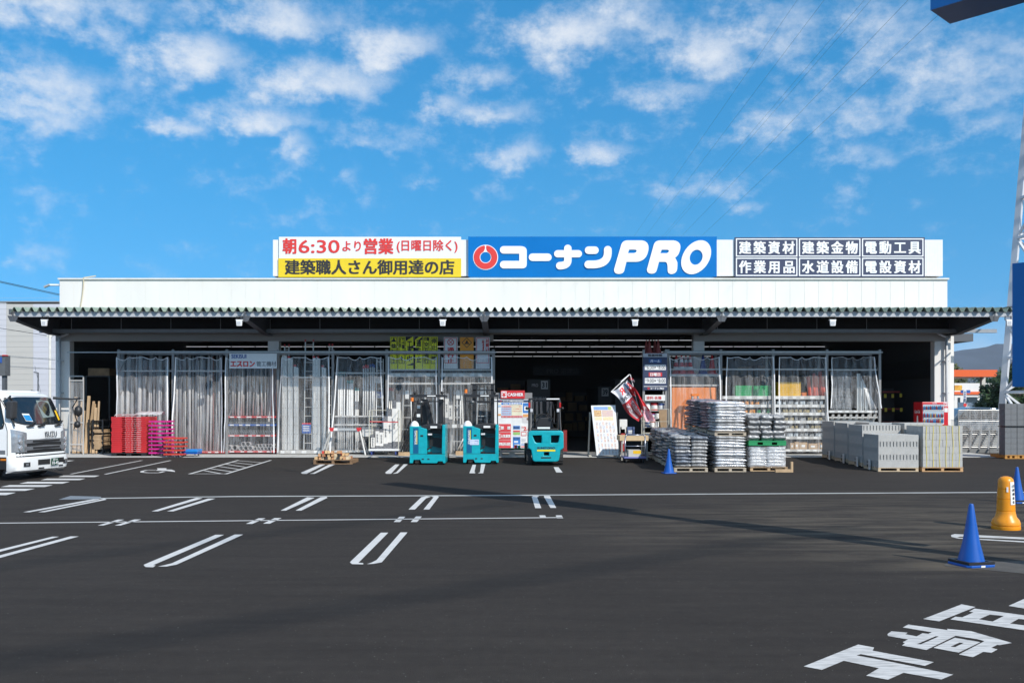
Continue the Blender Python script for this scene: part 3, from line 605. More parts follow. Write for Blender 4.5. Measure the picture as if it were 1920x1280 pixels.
# dim boards with lettering inside: over the centre aisle and along both side walls
t = thing('hanging_board', 'dim black board hanging over the centre aisle in the shop', 'sign', (Xp(1075, 50), 50, 3.3)); b = B(); b.box(Xp(1000, 50), Xp(1090, 50), 50, 50.05, Zp(703, 50), Zp(687, 50)); b.build('board', M_black, t)
b = B(); b.text('PRO 沼津店', Xp(1025, 50), Xp(1086, 50), Zp(700.5, 50), Zp(690, 50), 49.99, .03); b.build('lettering', mat('faint_letters', (.06, .06, .065), .7), t)
XR = sx(1783) - .26; t = thing('wall_banner', 'long black lettered banner on the right inner wall', 'banner', (XR, 40, 3)); b = B(); b.box(XR - .03, XR, 36.3, 41.4, 3.0, 3.75); b.build('board', M_black, t)
b = B(); b.text('業務用 建築資材 工具 大量購入大歓迎', -41.2, -36.5, 3.12, 3.62, 0, .02, fr=(Vector((XR - .034, 0, 0)), Vector((0, -1, 0)), Vector((0, 0, 1)))); b.build('lettering', mat('faint_letters', (.06, .06, .065), .7), t)
XL = sx(104) + .26; t = thing('wall_banner', 'black lettered banner on the left inner wall above the timber', 'banner', (XL, 40, 3)); b = B(); b.box(XL, XL + .03, 36.6, 40, 3.1, 3.8); b.build('board', M_black, t)
b = B(); b.text('木材 建築資材', 36.9, 39.7, 3.2, 3.7, 0, .02, fr=(Vector((XL + .034, 0, 0)), Vector((0, 1, 0)), Vector((0, 0, 1)))); b.build('lettering', mat('faint_letters', (.06, .06, .065), .7), t)
# ---------------------------------------------------------------- racks at the shop front
RF = 34.2                                          # front face of the racks
RB = 35.15
def rx_(p): return Xp(p, RF)
def rz_(p): return Zp(p, RF)
zbm0, zbm1 = rz_(663.5), rz_(657.5)
M_shelf = mat('shelf_pale_grey', (.54, .52, .49), .45, .2, var=.08); M_pvc = mat('pvc_grey', (.45, .445, .44), .45, var=.12, scale=3); M_pvcd = mat('pvc_dark', (.20, .21, .225), .5, var=.15)
M_alu = mat('aluminium', (.66, .65, .62), .38, .45, var=.08, scale=14); M_card = mat('cardboard', (.46, .31, .18), .8, var=.12); M_wood = mat('raw_wood', (.48, .33, .19), .75, var=.25, scale=5, stretch=(1, 1, .2))
M_tag = mat('price_tag', (.78, .78, .76), .6); M_teal = mat('teal_cap', (.03, .30, .30), .5); M_orange = mat('orange_plastic', (.78, .20, .025), .45); M_yel = mat('yellow_plastic', (.88, .52, .02), .42); M_grn = mat('green_plastic', (.02, .40, .12), .45)
M_pink = mat('pink_plastic', (.62, .02, .25), .42); M_blue = mat('cone_blue', (.002, .085, .40), .36, var=.08, coat=.2); M_stl = mat('shelf_strip', (.55, .56, .57), .5)
def rack(a, c, label, beams=(), shelves=(), left_post=True, right_post=False, posts_to=655):
    t = thing('storage_rack', label, 'rack', (rx_((a + c) / 2), RF, FL), 'steel racks across the shop front')
    xa, xc = rx_(a), rx_(c); zt_ = rz_(posts_to)
    for on, x in ((left_post, xa), (right_post, xc)):
        if not on: continue
        for y in (RF, RB - .07):
            b = B(); b.box(x - .045, x + .045, y + .002, y + .07, FL, zt_)
            z = FL + .1
            while z < zt_ - .1: b.box(x - .02, x - .008, y, y + .0019, z, z + .04); b.box(x + .008, x + .02, y, y + .0019, z, z + .04); z += .1
            b.build('post', M_grey, t)
        b = B()
        for i in range(4): z = FL + .3 + i * .9; b.bar((x, RF + .075, z), (x, RB - .075, z + .7), .025, .03)
        b.build('brace', M_grey, t)
    b = B(); b.box(xa + (.046 if left_post else -.1), xc - .046, RF + .004, RF + .05, zbm0, zbm1); b.box(xa + .046, xc - .046, RB - .06, RB - .01, zbm0, zbm1); b.build('top_beam', M_grey, t)
    for p in beams: B().box(xa + .047, xc - .047, RF + .11, RF + .15, rz_(p + 1.4), rz_(p - 1.4)).build('beam', M_shelf, t)
    rr = random.Random(a)
    for p, h, mm, tags in shelves:
        z = rz_(p); b = B(); b.box(xa + .05, xc - .05, RF + .06, RB - .08, z - .012, z); b.box(xa + .05, xc - .05, RF + .045, RF + .059, z - h, z + .002); o = b.build('shelf', mm, t)
        if tags:
            x = xa + .1
            while x < xc - .3:
                w = rr.uniform(.12, .2); B().box(x, x + w, RF + .04, RF + .0445, z - h + .012, z - .012).build('price_tag', M_tag, o); x += w + rr.uniform(.08, .28)
    return t
S_ = lambda p, h=.05, m=None, t=True: (p, h, m or M_shelf, t)
M_rstrip = mat('red_strip', (.55, .05, .05), .5); M_bstrip = mat('blue_strip', (.05, .13, .40), .5)
rack(222, 324, 'steel rack of thin grey pipes behind the leftmost clear curtain', (695,))
rack(324, 425, 'steel rack of grey pipes left of the white pipe banner', (695,), [S_(846, .06, M_rstrip)])
rack(425, 521, 'steel rack with pipe shelves under the white pipe banner', (), [S_(780, .06, M_rstrip), S_(795, .06, M_bstrip), S_(815, .06, M_rstrip), S_(845, .06, M_rstrip)])
rack(521, 624, 'steel rack of upright aluminium ladders', (707,), [S_(844, .12, M_shelf)])
rack(624, 725, 'steel rack of white poles with teal tips', (699,), [S_(779, .05), S_(795, .05), S_(844, .08)])
rack(725, 823, 'steel rack carrying the six yellow road work signs', (693,), [S_(699, .14), S_(717, .07, M_shelf, False)])
rack(823, 925, 'steel rack carrying the red, orange and pale signs', (693,), [S_(699, .14), S_(717, .07, M_shelf, False), S_(795, .14, M_grey)], True, True)
rack(1253, 1352, 'steel rack of orange barriers and striped cones', (692, 722), [S_(701, .09)])
rack(1352, 1450, 'steel rack stacked with green plastic crates', (692,), [S_(742, .12), S_(758, .11), S_(774, .11), S_(790, .1)])
rack(1450, 1551, 'steel rack of small parts with yellow crates and red tubes', (692,), [S_(742, .12), S_(758, .11), S_(773, .11), S_(788, .11), S_(803, .11), S_(818, .1), S_(842, .08)])
rack(1551, 1650, 'steel rack of mesh rolls at the right end', (693,), [S_(769, .09), S_(781, .05, M_shelf, False)], True, True)
for a, c, lab in ((127, 930, 'long grey curtain rail over the left racks'), (1246, 1654, 'grey curtain rail over the right racks')):
    b = B(); b.box(rx_(a), rx_(c), RF - .07, RF - .03, rz_(661.5), rz_(659.5))
    for i in range(int((c - a) / 50)): x = rx_(a + 10 + i * 50); b.box(x - .015, x + .015, RF - .03, RF - .002, rz_(661), rz_(660))
    tag(b.build('curtain_rail', M_galv), lab, 'rail')
# ---- clear curtains
M_film = film_mat('clear_film', .04, .24); M_hem = mat('white_hem', (.80, .80, .80), .45, var=.05)
def curtain(a, c, label, bl=0, br=0, top=669, bot=849, seed=0, hooks=4, Yc=RF - .055):
    rr = random.Random(seed); nx, nz = 72, 44
    ph = [rr.uniform(0, 6.28) for _ in range(6)]; f1 = rr.uniform(2.4, 3.8)
    def P(u, v, e=0.0):                            # v: 0 top, 1 bottom
        x = rx_(a + bl * v + u * (c + br * v - a - bl * v)); sag = .11 * (abs(math.sin(math.pi * u * hooks)) ** .8) * max(0, 1 - v * 5)
        sag *= .6 + .5 * math.sin(ph[0] + u * 9); x += .012 * math.sin(v * 7 + ph[1] + u * 5)
        am = .03 + .016 * math.sin(v * 3 + ph[4])
        fold = am * math.sin(u * 6.283 * f1 + ph[2] + .5 * math.sin(v * 4 + ph[3])) + .011 * math.sin(u * 6.283 * f1 * 2.3 + ph[5] + v * 2)
        pin = .055 * (abs(math.sin(math.pi * u * hooks))) * math.exp(-v * 3)
        fold += .035 * noise.noise(Vector((u * 5 + seed, v * 6, 0))) + .012 * noise.noise(Vector((u * 18 + seed, v * 16, 3)))
        return Vector((x, Yc - .09 + fold + pin - e, rz_(top + (bot - top) * v) - sag))
    o = B(); o.add([P(i / nx, j / nz) for j in range(nz + 1) for i in range(nx + 1)], [(j * (nx + 1) + i, j * (nx + 1) + i + 1, (j + 1) * (nx + 1) + i + 1, (j + 1) * (nx + 1) + i) for j in range(nz) for i in range(nx)])
    t = tag(o.build('clear_curtain', M_film, smooth=True), label, 'curtain', 'clear curtains on the racks')
    for nm, (u0, u1) in (('side_hem', (0.0, .022)), ('side_hem', (.978, 1.0))):
        h = B(); h.add([P(u, j / nz, .006) for j in range(nz + 1) for u in (u0, u1)], [(2 * j, 2 * j + 1, 2 * j + 3, 2 * j + 2) for j in range(nz)]); h.build(nm, M_hem, t, smooth=True)
    h = B(); h.add([P(i / nx, v, .006) for i in range(nx + 1) for v in (0.0, .007)], [(2 * i, 2 * i + 1, 2 * i + 3, 2 * i + 2) for i in range(nx)]); h.build('top_hem', M_hem, t, smooth=True)
    return t
cur = [(222, 318, 'clear plastic curtain over the thin pipes, leftmost of all', -1, -1), (331, 418, 'clear plastic curtain over the pipes left of the banner', -9, 1), (425, 514, 'clear plastic curtain over the pipe shelves and banner', -4, 3),
       (529, 618, 'clear plastic curtain over the aluminium ladders', -8, 3), (634, 716, 'clear plastic curtain over the white poles with teal tips', -14, 5), (729, 820, 'clear plastic curtain under the six yellow signs', -5, 0), (828, 923, 'clear plastic curtain under the orange sign', 0, 0),
       (1254, 1348, 'clear plastic curtain over the orange barrier', 4, 4), (1361, 1448, 'clear plastic curtain over the green crates', -3, 8), (1458, 1546, 'clear plastic curtain over the yellow crates', 0, 8), (1557, 1636, 'clear plastic curtain over the mesh rolls, rightmost of all', -2, 14)]
for i, (a, c, lab, bl, br) in enumerate(cur): curtain(a, c, lab, bl, br, seed=i + 1, bot=848 if i not in (10,) else 765)
# ---- goods: upright pipes and poles
def pole(px, top, bot, r, m, name, label, cat, group, Y=None, lean=0.0, cap=None, capm=None, square=False):
    Y = Y or RF + .35; x = Xp(px, Y); zb_ = max(Zp(bot, Y), FL + .004) if bot < 846 else FL + .004
    b = B(); z1 = Zp(top, Y)
    (b.bar((x, Y, zb_), (x + lean, Y + .12, z1), r * 2, r * 2) if square else b.tube((x, Y, zb_), (x + lean, Y + .12, z1), r, 8))
    o = b.build(name, m, smooth=not square); tag(o, label, cat, group)
    if capm:
        q = B(); q.tube((x + lean * .985, Y + .1182, z1 - .1), (x + lean * 1.003, Y + .1203, z1 + .012), r * 1.25, 8); q.build('end_cap', capm, o)
    return o
rr = random.Random(3)
for a, c, where, mats, r0 in ((226, 320, 'behind the leftmost clear curtain', (M_pvc, M_pvc, M_pvcd), (.025, .075)), (328, 420, 'left of the white banner', (M_pvc, M_pvcd, M_pvc), (.022, .05))):
    x = a + 2; i = 0
    while x < c - 3:
        r = rr.choice((r0[0], r0[0] * 1.3, r0[1])) if i % 5 else r0[1]; m = mats[i % 3]
        if where.startswith('left of') and 398 < x < 404: m = mat('pvc_rust', (.22, .07, .05), .5)
        pole(x, rr.uniform(655, 676), 848, r, m, 'pipe', f'tall grey pipe {where}, {leftn(i)}', 'pipe', 'upright grey pipes ' + where, Y=RF + rr.uniform(.3, .5), lean=rr.uniform(-.05, .05)); x += r * 51 * 2 + rr.uniform(.5, 2.2); i += 1
x = 431; i = 0
while x < 518:
    r = rr.uniform(.02, .045); pole(x, rr.uniform(668, 690), 778.5, r, rr.choice((M_pvc, M_pvc, M_pvcd, M_alu)) if x < 508 else mat('pvc_rust', (.22, .07, .05)), 'pipe', f'grey pipe standing above the pipe shelves, {leftn(i)}', 'pipe', 'upright pipes above the shelves', Y=RF + rr.uniform(.3, .6), lean=rr.uniform(-.06, .06)); x += r * 102 + rr.uniform(1, 3); i += 1
# pipes lying on the shelves, open ends to the front
def lying(px, py, r, lab, grp, m=M_pvc):
    Y = RF + .12; x, z = Xp(px, Y), Zp(py, Y); b = B(); n = 16
    vs = []
    for rr_, y in ((r, Y), (r * .86, Y), (r * .86, Y + .75), (r, Y + .75)):
        vs += [(x + rr_ * math.cos(2 * math.pi * i / n), y, z + rr_ * math.sin(2 * math.pi * i / n)) for i in range(n)]
    fs = []
    for j in range(4): fs += [(j * n + i, j * n + (i + 1) % n, ((j + 1) % 4) * n + (i + 1) % n, ((j + 1) % 4) * n + i) for i in range(n)]
    b.add(vs, fs); tag(b.build('lying_pipe', m, smooth='auto'), lab, 'pipe', grp)
def rows(x0, x1, base, r, n_rows, nm, m=M_pvc):
    d = r * 2 * F / (RF + .12) * 1.02; k = 0; zpx = base - d / 2
    for j in range(n_rows):
        x = x0 + d / 2 + (d / 2 if j % 2 else 0); 
        while x + d / 2 <= x1:
            lying(x, zpx, r, f'pipe end on {nm}, row {j + 1}, {leftn(k % 28)}', 'pipes lying on the shelves', m); x += d; k += 1
        zpx -= d * .88; k = 0
rows(424, 446, 844.4, .10, 1, 'the bottom shelf'); rows(447, 474, 844.4, .085, 2, 'the bottom shelf beside the big pipes'); rows(475, 516, 844.4, .062, 2, 'the bottom shelf right half')
rows(426, 516, 814.6, .042, 2, 'the third pipe shelf', M_pvcd); rows(426, 516, 794.6, .035, 1, 'the second pipe shelf', M_pvcd)
# banner on the pipe rack
t = thing('pipe_banner', 'white banner with blue and red words on the pipe rack', 'banner', (rx_(474), RF - .02, rz_(691)))
bq = RF - .165; b = B(); b.box(Xp(430, bq), Xp(519, bq), bq, bq + .01, Zp(690.5, bq), Zp(662.5, bq)); b.build('sheet', M_white, t)
b = B(); b.text('SEKISUI', Xp(434, bq), Xp(462, bq), Zp(671.5, bq), Zp(664, bq), bq - .004, .03); b.build('blue_lettering', M_txtb, t)
b = B(); b.text('エスロン', Xp(432, bq), Xp(478, bq), Zp(687.5, bq), Zp(676.5, bq), bq - .004, .05); b.build('red_lettering', M_txtr, t)
b = B(); b.text('管工機材', Xp(481, bq), Xp(518, bq), Zp(686.5, bq), Zp(677, bq), bq - .004, .005); b.build('grey_lettering', mat('ink_grey', (.12, .12, .13)), t)
# ---- ladders
def ladder(px0, px1, top, bot, lab, rungs=9, Y=RF + .3, lean=.25, m=M_alu, tips=True):
    x0, x1 = Xp(px0, Y), Xp(px1, Y); z0 = max(FL + .005, Zp(bot, Y)); z1 = Zp(top, Y)
    t = thing('ladder', lab, 'ladder', ((x0 + x1) / 2, Y, z0), 'ladders and trestles in the rack')
    for x in (x0, x1): B().bar((x, Y, z0), (x, Y + lean, z1), .03, .07).build('stile', m, t)
    for i in range(rungs):
        k = (i + .7) / rungs; z = z0 + (z1 - z0) * k; y = Y + lean * k; b = B(); b.tube((x0 + .016, y, z), (x1 - .016, y, z), .016, 6); b.build('rung', m, t)
    if tips:
        for x in (x0, x1): B().bar((x, Y + lean, z1), (x, Y + lean * 1.01, z1 + .09), .034, .08).build('tip', M_red, t)
    return t
M_hole = mat('hole_dark', (.05, .05, .055))
def plank(px, w, top, bot, lab, Y=RF + .25, tip=True):     # a folded ladder seen on its holed side
    x = Xp(px, Y); hw = w / 2 * Y / F; z0 = FL + .15; z1 = Zp(top, Y)
    t = thing('folded_ladder', lab, 'ladder', (x, Y, z0), 'folded ladders behind the curtain')
    b = B(); b.box(x - hw, x - hw * .1, Y, Y + .09, z0, z1); b.box(x - hw * .06, x + hw, Y + .02, Y + .11, z0, z1 - .03); b.build('stile', M_alu, t)
    b = B(); z = z0 + .25
    while z < z1 - .15: b.box(x - hw * .7, x - hw * .5, Y - .003, Y - .0005, z, z + .025); b.box(x + hw * .3, x + hw * .5, Y + .017, Y + .0195, z - .01, z + .015); z += .32
    b.build('rung_end', M_hole, t)
    if tip: B().box(x - hw, x - hw * .1, Y, Y + .09, z1, z1 + .07).build('tip', M_red, t)
    b = B(); b.box(x - hw * .4, x + hw * .1 - .02, Y - .0065, Y - .0035, z0 + 1.7, z0 + 2.1); b.build('sticker', M_tag, t)
for i, (p, top, w) in enumerate(((533, 664, 9), (544, 671, 9), (555, 687, 8.5), (591, 671, 9), (597.5, 671, 5), (607, 688, 8))): plank(p, w, top, 843, f'folded aluminium ladder behind the curtain, {leftn(i)}')
ladder(570, 585, 640, 842, 'tall aluminium ladder rising above the rack beam', 12)
ladder(531, 539, 649, 842, 'aluminium ladder with red tips at the left of the ladder rack', 11, Y=RF + .6); ladder(615, 621, 648, 842, 'narrow aluminium ladder rising at the right of the ladder rack', 11, Y=RF + .5)
t = thing('info_card', 'blue and white info card on the central ladder', 'card', (Xp(575, RF + .2), RF + .2, Zp(812, RF + .2))); y = RF + .2
B().box(Xp(566, y), Xp(583, y), y, y + .01, Zp(812, y), Zp(793, y)).build('panel', M_txtb, t); B().box(Xp(566, y), Xp(583, y), y - .004, y - .001, Zp(795, y), Zp(792.6, y)).build('red_edge', M_red, t); b = B()
for q in (798, 802, 806): b.box(Xp(568, y), Xp(580, y), y - .004, y - .001, Zp(q + 1.6, y), Zp(q, y))
b.build('print', M_tag, t)
# poles with tips
i = 0
for p, top, cm in ((634, 698, M_teal), (637.5, 697, M_teal), (641, 697, M_teal), (645, 697, M_teal), (650, 713, M_teal), (653.5, 714, M_teal), (657, 713, M_teal), (661, 713, M_teal), (667, 727, M_teal), (670.5, 727, M_teal)):
    pole(p, top, 843.5, .028, M_white, 'white_pole', f'white pole with teal tip behind the curtain, {leftn(i)}', 'pole', 'white poles with teal tips', Y=RF + .3, lean=rr.uniform(-.02, .02), capm=cm); i += 1
i = 0
for p, top, cm in ((681, 686, M_red), (685, 684, M_red), (689, 685, M_red), (694, 683, M_txtb), (698, 682, M_txtb), (701, 684, M_txtb)):
    pole(p, top, 778.5, .026, M_white, 'white_pole', f'white pole standing on the upper shelf, {leftn(i)}', 'pole', 'white poles on the shelf', Y=RF + .4, capm=cm); i += 1
def boxpole(px, top, bot, w, lab, Y=RF + .3, grp='long white boxes in the racks', dark=True):
    x = Xp(px, Y); hw = w / 2 * Y / F; z0 = max(FL + .004, Zp(bot, Y)); z1 = Zp(top, Y)
    t = thing('long_box', lab, 'box', (x, Y, z0), grp); e = min(.3, (z1 - z0) * .18)
    B().box(x - hw, x + hw, Y, Y + .12, z0 + e, z1 - e).build('carton', mat('carton_white', (.74, .72, .68), .55), t)
    M_bf = mat('black_film', (.03, .03, .033), .25, var=.8, scale=25, dirt=(.3, .3, .31)); B().box(x - hw, x + hw, Y, Y + .12, z0, z0 + e - .001).build('end_wrap', M_bf, t); B().box(x - hw, x + hw, Y, Y + .12, z1 - e + .001, z1).build('end_wrap', M_bf, t)
    b = B(); zm = (z0 + z1) / 2; b.text('アルミ', x - hw * .35, x + hw * .35, zm - .16, zm + .16, Y - .004, .01); b.build('lettering', M_txtk, t)
    return t
boxpole(669, 752, 842, 6, 'white boxed pole right of the teal tipped poles')
ladder(705, 717, 672, 842, 'white ladder at the right of the pole rack', 10, Y=RF + .35, m=M_white, tips=False)
def carton(px0, px1, top, bot, m, lab, Y=RF + .2, d=.4, name='carton_box', grp='cartons in the racks', label_strip=True):
    x0, x1, z0, z1 = Xp(px0, Y), Xp(px1, Y), Zp(bot, Y), Zp(top, Y); t = thing(name, lab, 'box', ((x0 + x1) / 2, Y, z0), grp)
    B().box(x0, x1, Y, Y + d, z0, z1).build('body', m, t)
    if label_strip: b = B(); w = x1 - x0; b.box(x0 + w * .25, x0 + w * .7, Y - .004, Y - .001, z0 + (z1 - z0) * .3, z0 + (z1 - z0) * .65); b.build('sticker', M_tag, t)
    return t
carton(704, 716, 734, 746, M_txtb, 'blue box beside the white ladder', Y=RF + .5); carton(703, 716, 705, 718, M_tag, 'white box hung behind the white ladder', Y=RF + .55, label_strip=False); carton(679, 700, 800, 818, M_tag, 'white carton low in the pole rack', label_strip=False)
# ---- sign boards standing on the rack
def board(px0, px1, top, bot, m, lab, words, ink, Y=RF + .14, bold=.04, grp='upright warning boards on the racks', rim=None):
    x0, x1, z0, z1 = Xp(px0, Y), Xp(px1, Y), Zp(bot, Y), Zp(top, Y); w = x1 - x0; h = z1 - z0
    t = thing('warning_board', lab, 'sign', ((x0 + x1) / 2, Y, z0), grp)
    B().box(x0, x1, Y, Y + .03, z0, z1).build('board', m, t, bevel=.004)
    if rim: b = B(); q = .025; [b.box(*e, Y - .004, Y - .0005, *f) for e, f in (((x0 + q, x1 - q), (z1 - q - .02, z1 - q)), ((x0 + q, x1 - q), (z0 + q + .18, z0 + q + .2)), ((x0 + q, x0 + q + .018), (z0 + q + .201, z1 - q - .0201)), ((x1 - q - .018, x1 - q), (z0 + q + .201, z1 - q - .0201)))]; b.build('rim_line', rim, t)
    b = B()
    for s, u0, u1, v0, v1 in words:
        if s == '/':                                # hazard wedge
            b.prism([(x0 + w * u0, z0 + h * v0), (x0 + w * u1, z0 + h * v0), (x0 + w * u1, z0 + h * v1)], Y - .006, Y - .003, 'y')
        elif s == '\\': b.prism([(x0 + w * u0, z0 + h * v1), (x0 + w * u1, z0 + h * v1), (x0 + w * u0, z0 + h * v0)], Y - .006, Y - .003, 'y')
        elif s == '^': b.prism([(x0 + w * u0, z0 + h * v0), (x0 + w * u1, z0 + h * v0), (x0 + w * (u0 + u1) / 2, z0 + h * v1)], Y - .006, Y - .003, 'y')
        elif s == 'o':
            cx_, cz_, r = x0 + w * (u0 + u1) / 2, z0 + h * (v0 + v1) / 2, w * (u1 - u0) / 2
            b.shape([(cx_ + r * math.cos(R(9 * k)), cz_ + r * math.sin(R(9 * k))) for k in range(40)], [[(cx_ + r * .8 * math.cos(R(9 * k)), cz_ + r * .8 * math.sin(R(9 * k))) for k in range(40)]], Y - .006, Y - .003)
            b.bar((cx_ - r * .55, Y - .009, cz_ - r * .55), (cx_ + r * .55, Y - .009, cz_ + r * .55), .003, r * .16); b.bar((cx_ - r * .55, Y - .013, cz_ + r * .55), (cx_ + r * .55, Y - .013, cz_ - r * .55), .003, r * .16)
        elif s == '<>':
            cx_, cz_, r = x0 + w * (u0 + u1) / 2, z0 + h * (v0 + v1) / 2, w * (u1 - u0) / 2
            b.shape([(cx_ - r, cz_), (cx_, cz_ - r), (cx_ + r, cz_), (cx_, cz_ + r)], [[(cx_ - r * .86, cz_), (cx_, cz_ - r * .86), (cx_ + r * .86, cz_), (cx_, cz_ + r * .86)]], Y - .006, Y - .003)
            b.shape([(cx_ + r * a_, cz_ + r * c_) for a_, c_ in ((-.5, -.35), (-.3, -.35), (-.12, -.1), (.02, -.35), (.16, -.35), (.1, .0), (.3, -.25), (.5, -.38), (.55, -.3), (.2, .1), (.14, .28), (.1, .42), (-.04, .44), (-.1, .3), (-.2, .1), (-.4, -.2))], (), Y - .0065, Y - .0035)
        else: b.text(s, x0 + w * u0, x0 + w * u1, z0 + h * v0, z0 + h * v1, Y - .006, bold)
    b.build('lettering', ink, t)
M_ys = mat('warning_yellow', (.90, .87, .01), .45, var=.04); M_os = mat('warning_orange', (.88, .34, .015), .45, var=.05)
def vert(s, v0, v1, u0=.18, u1=.82):
    k = len(s); d = (v1 - v0) / k; return [(c, u0, u1, v1 - (i + 1) * d + d * .08, v1 - i * d - d * .08) for i, c in enumerate(s)]
board(731.5, 745, 631, 692, M_ys, 'yellow warning board with black triangle, leftmost of the six', [('^', .14, .86, .84, .97)] + vert('徐行', .45, .80) + vert('します', .16, .44, .32, .68), M_txtk, rim=M_txtk)
board(746.5, 760, 631, 692, M_ys, 'yellow warning board with small lettering and an arrow', vert('工事中', .42, .96, .5, .9) + vert('迂回', .66, .96, .12, .42) + [('^', .3, .7, .32, .42), ('↑', .35, .65, .16, .36)], M_txtk, rim=M_txtk)
board(760.8, 775, 631, 692, M_ys, 'yellow board with corner hazard wedges and the words for road work', [('\\', 0, .9, .86, 1), ('/', .1, 1, .64, .74), ('\\', 0, .9, .44, .52), ('/', .1, 1, .12, .2)] + vert('工事中', .22, .88), M_txtk)
board(778.5, 792, 631, 692, M_ys, 'yellow board saying no passage with bold black letters', [('\\', 0, .5, .9, 1), ('/', .5, 1, .9, 1), ('\\', 0, .6, .5, .66)] + vert('通行止', .18, .92), M_txtk)
board(793, 806, 631, 692, M_ys, 'yellow board with five small rows of lettering', vert('交互通行', .18, .84) + [('片側', .15, .85, .87, .97)], M_txtk, rim=M_txtk)
board(806.8, 820.5, 631, 692, M_ys, 'yellow stop board, rightmost of the six', vert('停止', .58, .96) + vert('確認', .28, .56), M_txtk, rim=M_txtk)
board(832, 858, 632, 691, mat('sign_white', (.8, .8, .8)), 'white board with red crossed ring and red letters', [('o', .26, .74, .72, .96)] + vert('通行止', .16, .69, .24, .76), M_txtr, rim=M_txtr)
board(862.5, 888, 632, 691, M_os, 'orange board with a black digging worker diamond', [('<>', .12, .88, .66, .99)], M_txtk)
board(892, 918, 632, 691, mat('sign_pale', (.78, .78, .80)), 'pale board with red heading and blue rows of lettering', vert('お願い', .55, .95, .72, .92) + [('ご迷惑', .45, .6, .5, .93)], M_txtr, rim=M_txtr)
b = B(); Y = RF + .13; x = Xp(893, Y)
for u in (.16, .3): b.text('|ı|ıı|', x + u * .49, x + u * .49 + .04, Zp(672, Y), Zp(637, Y), Y, .0)
# lower goods in the two sign bays
def stepladder(px, top, lab, Y=RF + .3, w=24):
    x = Xp(px, Y); hw = w / 2 * Y / F; z0 = FL + .005; z1 = Zp(top, Y); t = thing('step_ladder', lab, 'ladder', (x, Y, z0), 'step ladders behind the curtains')
    for s in (-1, 1):
        B().bar((x + s * hw, Y, z0), (x + s * hw * .45, Y + .3, z1), .035, .07).build('front_leg', M_alu, t); B().bar((x + s * hw, Y + .75, z0), (x + s * hw * .5, Y + .34, z1), .03, .05).build('rear_leg', M_alu, t)
    k = 6
    for i in range(1, k): f = i / k; z = z0 + (z1 - z0) * f; h_ = hw * (1 - .55 * f); B().box(x - h_, x + h_, Y + .3 * f - .02, Y + .3 * f + .07, z, z + .03).build('tread', M_alu, t)
    B().box(x - hw * .5, x + hw * .5, Y + .24, Y + .42, z1, z1 + .04).build('top_plate', M_teal if px % 2 else M_alu, t)
    B().box(x - hw * .3, x + hw * .3, Y + .2, Y + .203, z1 - .62, z1 - .3).build('sticker', M_tag, t)
for i, (p, top) in enumerate(((762, 716), (803, 710), (858, 716), (903, 711))): stepladder(p, top, f'aluminium step ladder under the warning boards, {leftn(i)}', Y=RF + .22 + .02 * i)
i = 0
for p, top in ((729.5, 727), (733, 727), (736.5, 728), (845, 720), (851, 718), (857, 719), (863, 720)):
    pole(p, top, 843.5, .03, M_white if p > 800 else M_alu, 'upright_pole', f'upright pole under the warning boards, {leftn(i)}', 'pole', 'poles under the warning boards', Y=RF + .6, capm=M_teal if p > 800 else M_red); i += 1
for i, (p, top, bot, w) in enumerate(((829, 727, 793, 7), (837.5, 737, 793, 8), (844.5, 752, 793, 7))): boxpole(p, top, bot, w, f'white boxed length standing on the grey shelf, {leftn(i)}', Y=RF + .16)
for i in range(4): pole(858 + i * 5, 812, 843, .03, M_alu, 'upright_pole', f'short grey bar leaning low behind the reach trucks, {leftn(i)}', 'pole', 'short bars behind the reach trucks', Y=RF - .3, lean=.3)
b = B(); b.box(Xp(855, 33.7), Xp(868, 33.7), 33.55, 33.85, FL + .002, FL + .14); tag(b.build('timber_block', M_wood), 'pale timber block under the short grey bars', 'timber')
# ---- right bays
def cone(name, label, loc, h, r, m, group=None, base=None, stripes=None, square=.19):
    t = thing(name, label, 'traffic cone', loc, group)
    prof = [(r, .03), (r * .97, .06), (r * .62, h * .38), (r * .36, h * .72), (r * .19, h * .97), (r * .14, h), (r * .08, h)]
    b = B(); b.lathe(prof, (0, 0, 0), 28); b.build('cone_body', m, t, smooth='auto', local=True)
    b = B(); q = square; b.prism([(-q, -q * .8), (-q * .8, -q), (q * .8, -q), (q, -q * .8), (q, q * .8), (q * .8, q), (-q * .8, q), (-q, q * .8)], .0, .029, 'z'); b.build('base', m, t, local=True, bevel=.006)
    if stripes:
        for a, c in stripes:
            def rad(z):
                for (r0, z0), (r1, z1) in zip(prof, prof[1:]):
                    if z0 <= z * h <= z1: return r0 + (r1 - r0) * (z * h - z0) / (z1 - z0) + .002
                return r * .2
            b = B(); b.lathe([(rad(a), a * h), (rad((a + c) / 2), (a + c) / 2 * h), (rad(c), c * h)], (0, 0, 0), 24); b.build('white_band', M_white, t, smooth='auto', local=True)
    return t
zsh = rz_(701)
cs = cone('traffic_cone', 'red and white banded cone behind the curtain, leftmost', (Xp(1268, RF + .4), RF + .4, zsh), .7, .16, M_red, 'banded cones on the rack shelf', stripes=((.22, .4), (.62, .8)))
for i, (p, y) in enumerate(((1278, .3), (1286, .5), (1294, .35))): copy_tree(cs, (Xp(p, RF + y), RF + y, zsh), 0, f'red and white banded cone behind the curtain, {leftn(i + 1)}')
cone('traffic_cone', 'dark blue cone on the shelf behind the curtain', (Xp(1318, RF + .4), RF + .4, zsh), .72, .17, mat('cone_navy', (.02, .05, .25)), 'banded cones on the rack shelf'); cone('traffic_cone', 'plain red cone on the shelf right of the dark blue cone', (Xp(1335, RF + .4), RF + .4, zsh), .72, .17, M_red, 'banded cones on the rack shelf')
